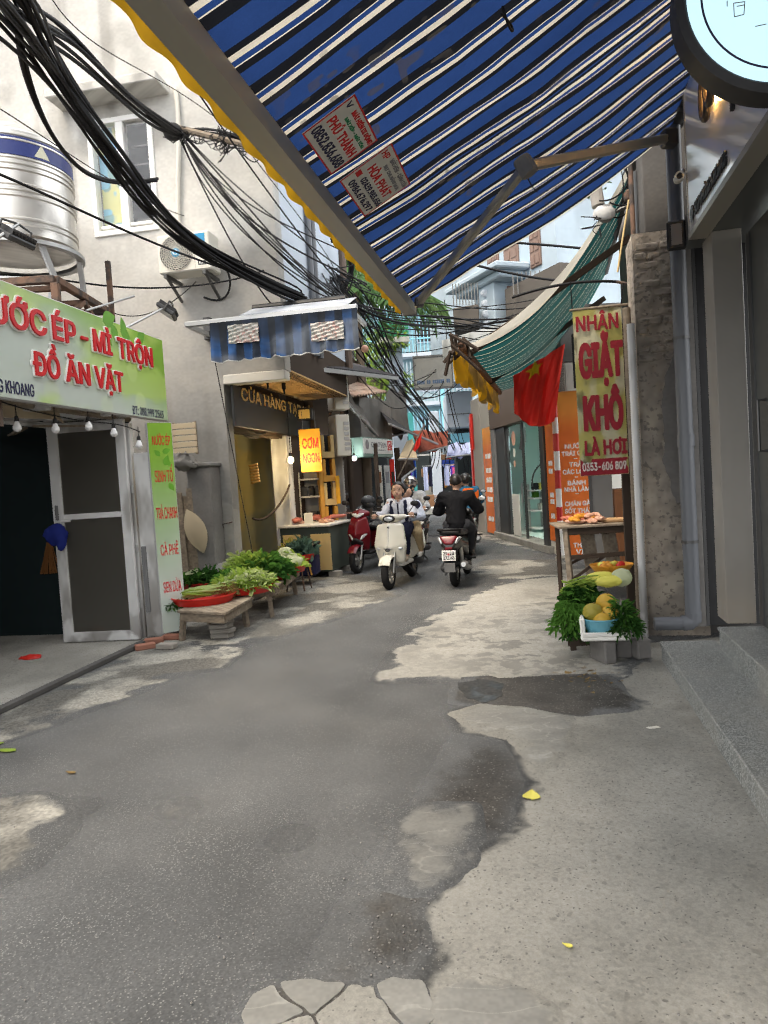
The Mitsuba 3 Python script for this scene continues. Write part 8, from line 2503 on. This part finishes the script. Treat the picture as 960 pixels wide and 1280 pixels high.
def cable(pts, r_, n=26, grp=None, label='black cable strung over the lane', mt='cable', sides=5, jit=0.0, seed=0):
    p = spline(pts, n)
    if jit:
        r2 = np.random.default_rng(seed)
        ph, am = r2.uniform(0, 6.28, 3), r2.normal(0, jit, 3)
        t = np.linspace(0, 1, n)
        p = p + np.stack([am[i] * np.sin(t * (5 + 4 * i) + ph[i]) for i in range(3)], -1)
    return add('cable', MB().tube(p, r_, sides), mt, label=label, cat='cable', group=grp, smooth=True)


def bundle(keys, depths, n, spread, r_, grp, label, seed, tight=None):
    """cables that run together; keys: points of the photograph, depths: how far down the street"""
    r2 = np.random.default_rng(seed)
    base_ = [Y(x, y, d) for (x, y), d in zip(keys, depths)]
    for i in range(n):
        o = r2.normal(0, 1, 3) * v3(1, .6, 1)
        pts = []
        for j, b in enumerate(base_):
            w_ = spread if tight is None else tight[j]
            pts.append(b + (o + r2.normal(0, .35, 3)) * w_)
        cable(pts, r_ * r2.uniform(.7, 1.3), 30, grp, label)


bundle([(-60, -70), (28, 20), (70, 90), (150, 200), (232, 293), (315, 343), (380, 374)], [3.6, 4.8, 5.6, 7.0, 8.2, 8.9, 10.3], 21, .05, .0135, 'thick bundle of black cables sweeping from the top left corner', 'black cable of the thick bundle sweeping down from the top left', 1, [.15, .09, .05, .055, .055, .05, .05])
bundle([(-20, -60), (40, 15), (78, 40), (150, 108), (200, 150), (228, 168)], [4.2, 5.2, 5.9, 7.4, 8.6, 9.3], 10, .04, .014, 'upper bundle of black cables ending at the tangled splice', 'black cable of the upper bundle running to the tangled splice', 2, [.08, .06, .05, .05, .04, .02])
bundle([(228, 168), (268, 166), (325, 184), (420, 200), (520, 215)], [9.3, 9.2, 9.0, 8.6, 8.0], 6, .03, .013, 'cables leaving the tangled splice to the right', 'black cable leaving the tangled splice to the right', 3, [.02, .03, .025, .04, .05])
bundle([(228, 170), (270, 225), (332, 296), (404, 345)], [9.2, 9.2, 9.25, 12.5], 11, .03, .009, 'thin cables fanning from the splice down to the pole', 'thin black cable fanning from the splice down to the utility pole', 4, [.02, .12, .16, .10])
bundle([(28, 20), (45, 120), (100, 208), (150, 228), (200, 224)], [4.8, 5.8, 6.9, 7.6, 8.0], 2, .02, .018, 'slack cables looping below the thick bundle', 'slack black cable looping below the thick bundle', 5)
# splice tangle
sp = thing('cable_splice', 'tangled taped cable splice lashed to a wooden spar in front of the window', 'splice')
s0, s1, s2 = Y(214, 166, 9.28), Y(270, 168, 9.2), Y(330, 187, 9.0)
add('spar', MB().tube([Y(222, 160, 9.3), s2], .04, 7), 'wood_old', sp)
r2 = np.random.default_rng(14)
mb = MB()
for i in range(46):
    f_ = r2.uniform(0, 1) ** 1.6
    c = s0 * (1 - f_) + s2 * f_
    a = r2.normal(0, .045, (4, 3)) + np.linspace(-.07, .07, 4)[:, None] * r2.normal(0, 1, 3)
    mb.tube(spline(c + a, 9), .007, 4)
add('wire_ends', mb, 'cable', sp, kind='stuff')
add('tape_wrap', MB().ell(Y(216, 165, 9.25), (.12, .10, .11)), 'cable', sp, smooth=True)
# single lines
single = [
    ([(-20, 210), (120, 272), (240, 322), (310, 345)], [6.0, 7.4, 8.6, 9.0], .013, 'single black cable sagging across the grey wall from the left edge'),
    ([(-20, 345), (90, 352), (175, 360), (260, 355), (330, 338)], [7.2, 8.4, 9.2, 9.3, 9.2], .012, 'thin black cable passing below the air conditioner'),
    ([(60, -10), (180, 90), (260, 140), (330, 200)], [6, 8, 9.1, 9.3], .005, 'hair thin wire crossing above the window'),
    ([(155, -10), (230, 90), (285, 170), (350, 260), (410, 330)], [6.5, 7.8, 8.7, 9.5, 12.3], .010, 'straight cable dropping from the awning edge to the pole'),
    ([(170, -10), (240, 95), (335, 220), (412, 335)], [6.5, 7.8, 9.2, 12.4], .006, 'second straight cable beside the first one'),
    ([(-10, 130), (60, 175), (130, 220), (230, 270)], [5.6, 6.6, 7.6, 9.2], .005, 'thin wire crossing the water tank'),
    ([(245, 352), (160, 395), (120, 380)], [9.3, 9.0, 8.6], .006, 'thin wire sagging towards the water tank stand'),
    ([(416, 355), (470, 395), (560, 408), (640, 400), (700, 385)], [13, 13.6, 14, 14.3, 14.6], .022, 'thick cable crossing the lane from the pole to the right'),
    ([(420, 372), (480, 388), (560, 398), (650, 396), (700, 380)], [13, 13.6, 14, 14.3, 14.6], .018, 'cable crossing the lane just above the thick one'),
    ([(418, 380), (500, 418), (580, 412), (660, 388), (710, 372)], [13, 13.6, 14, 14.3, 14.6], .013, 'thinner cable crossing the lane below the thick one'),
    ([(420, 395), (500, 440), (590, 425), (660, 398)], [12.5, 13, 13, 12.8], .008, 'slack wire crossing the lane above the grey signboard'),
    ([(560, 322), (600, 333), (640, 342), (690, 350), (720, 352)], [14.5, 14.5, 14.5, 14.5, 14.5], .026, 'stout cable in front of the blue house balcony'),
    ([(600, 296), (640, 303), (690, 307), (722, 310), (760, 312)], [14.5, 14.5, 14.5, 14.5, 14.5], .026, 'stout cable across the brown shutters of the blue house'),
    ([(540, 390), (600, 384), (680, 372), (715, 362)], [14, 14.2, 14.5, 14.6], .010, 'thin line over the pale parapet'),
]
for pts, dd, r_, lb in single:
    cable([Y(x, y, d) for (x, y), d in zip(pts, dd)], r_, 30, None, lb)
bundle([(412, 350), (440, 392), (470, 438), (500, 482), (530, 520), (552, 575)], [13, 13.8, 15, 17.5, 20, 24], 11, .05, .015, 'bundle of cables running down the lane past the tiled roof', 'black cable of the bundle running down the lane past the tiled roof', 7, [.10, .2, .16, .12, .14, .3])
bundle([(412, 345), (452, 420), (478, 470), (512, 490), (560, 470)], [12.5, 14, 16, 18, 20], 8, .08, .009, 'loose wires straying off the lane bundle', 'loose thin wire straying off the bundle down the lane', 8, [.05, .2, .22, .25, .3])
bundle([(412, 340), (470, 392), (540, 402), (610, 410), (690, 395)], [12.5, 13, 13.4, 13.6, 13.2], 6, .05, .010, 'thin wires crossing the lane under the striped awning', 'thin wire crossing the lane beyond the striped awning', 9, [.05, .12, .14, .14, .1])
bundle([(415, 300), (442, 330), (440, 350), (420, 362)], [12.5, 12.7, 12.8, 12.6], 5, .04, .017, 'cable loops hanging on the utility pole', 'black cable loop hanging on the utility pole', 10, [.02, .06, .06, .03])
bundle([(330, 345), (360, 360), (385, 362), (412, 350)], [10.8, 11.6, 12.2, 12.5], 9, .05, .010, 'jumbled wires above the blue awning', 'jumbled thin wire above the blue awning', 12, [.06, .12, .12, .05])
bundle([(770, 200), (785, 235), (775, 262), (752, 262)], [7.9, 7.9, 8, 8], 5, .04, .009, 'wires looping about the round street lamp', 'thin wire looping about the round street lamp', 13, [.06, .08, .08, .04])
bundle([(560, 480), (566, 520), (580, 560), (585, 600)], [20, 21, 22, 24], 3, .04, .012, 'dark cables hanging at the far right of the lane', 'dark cable hanging at the far right of the lane', 15, [.1, .14, .16, .16])
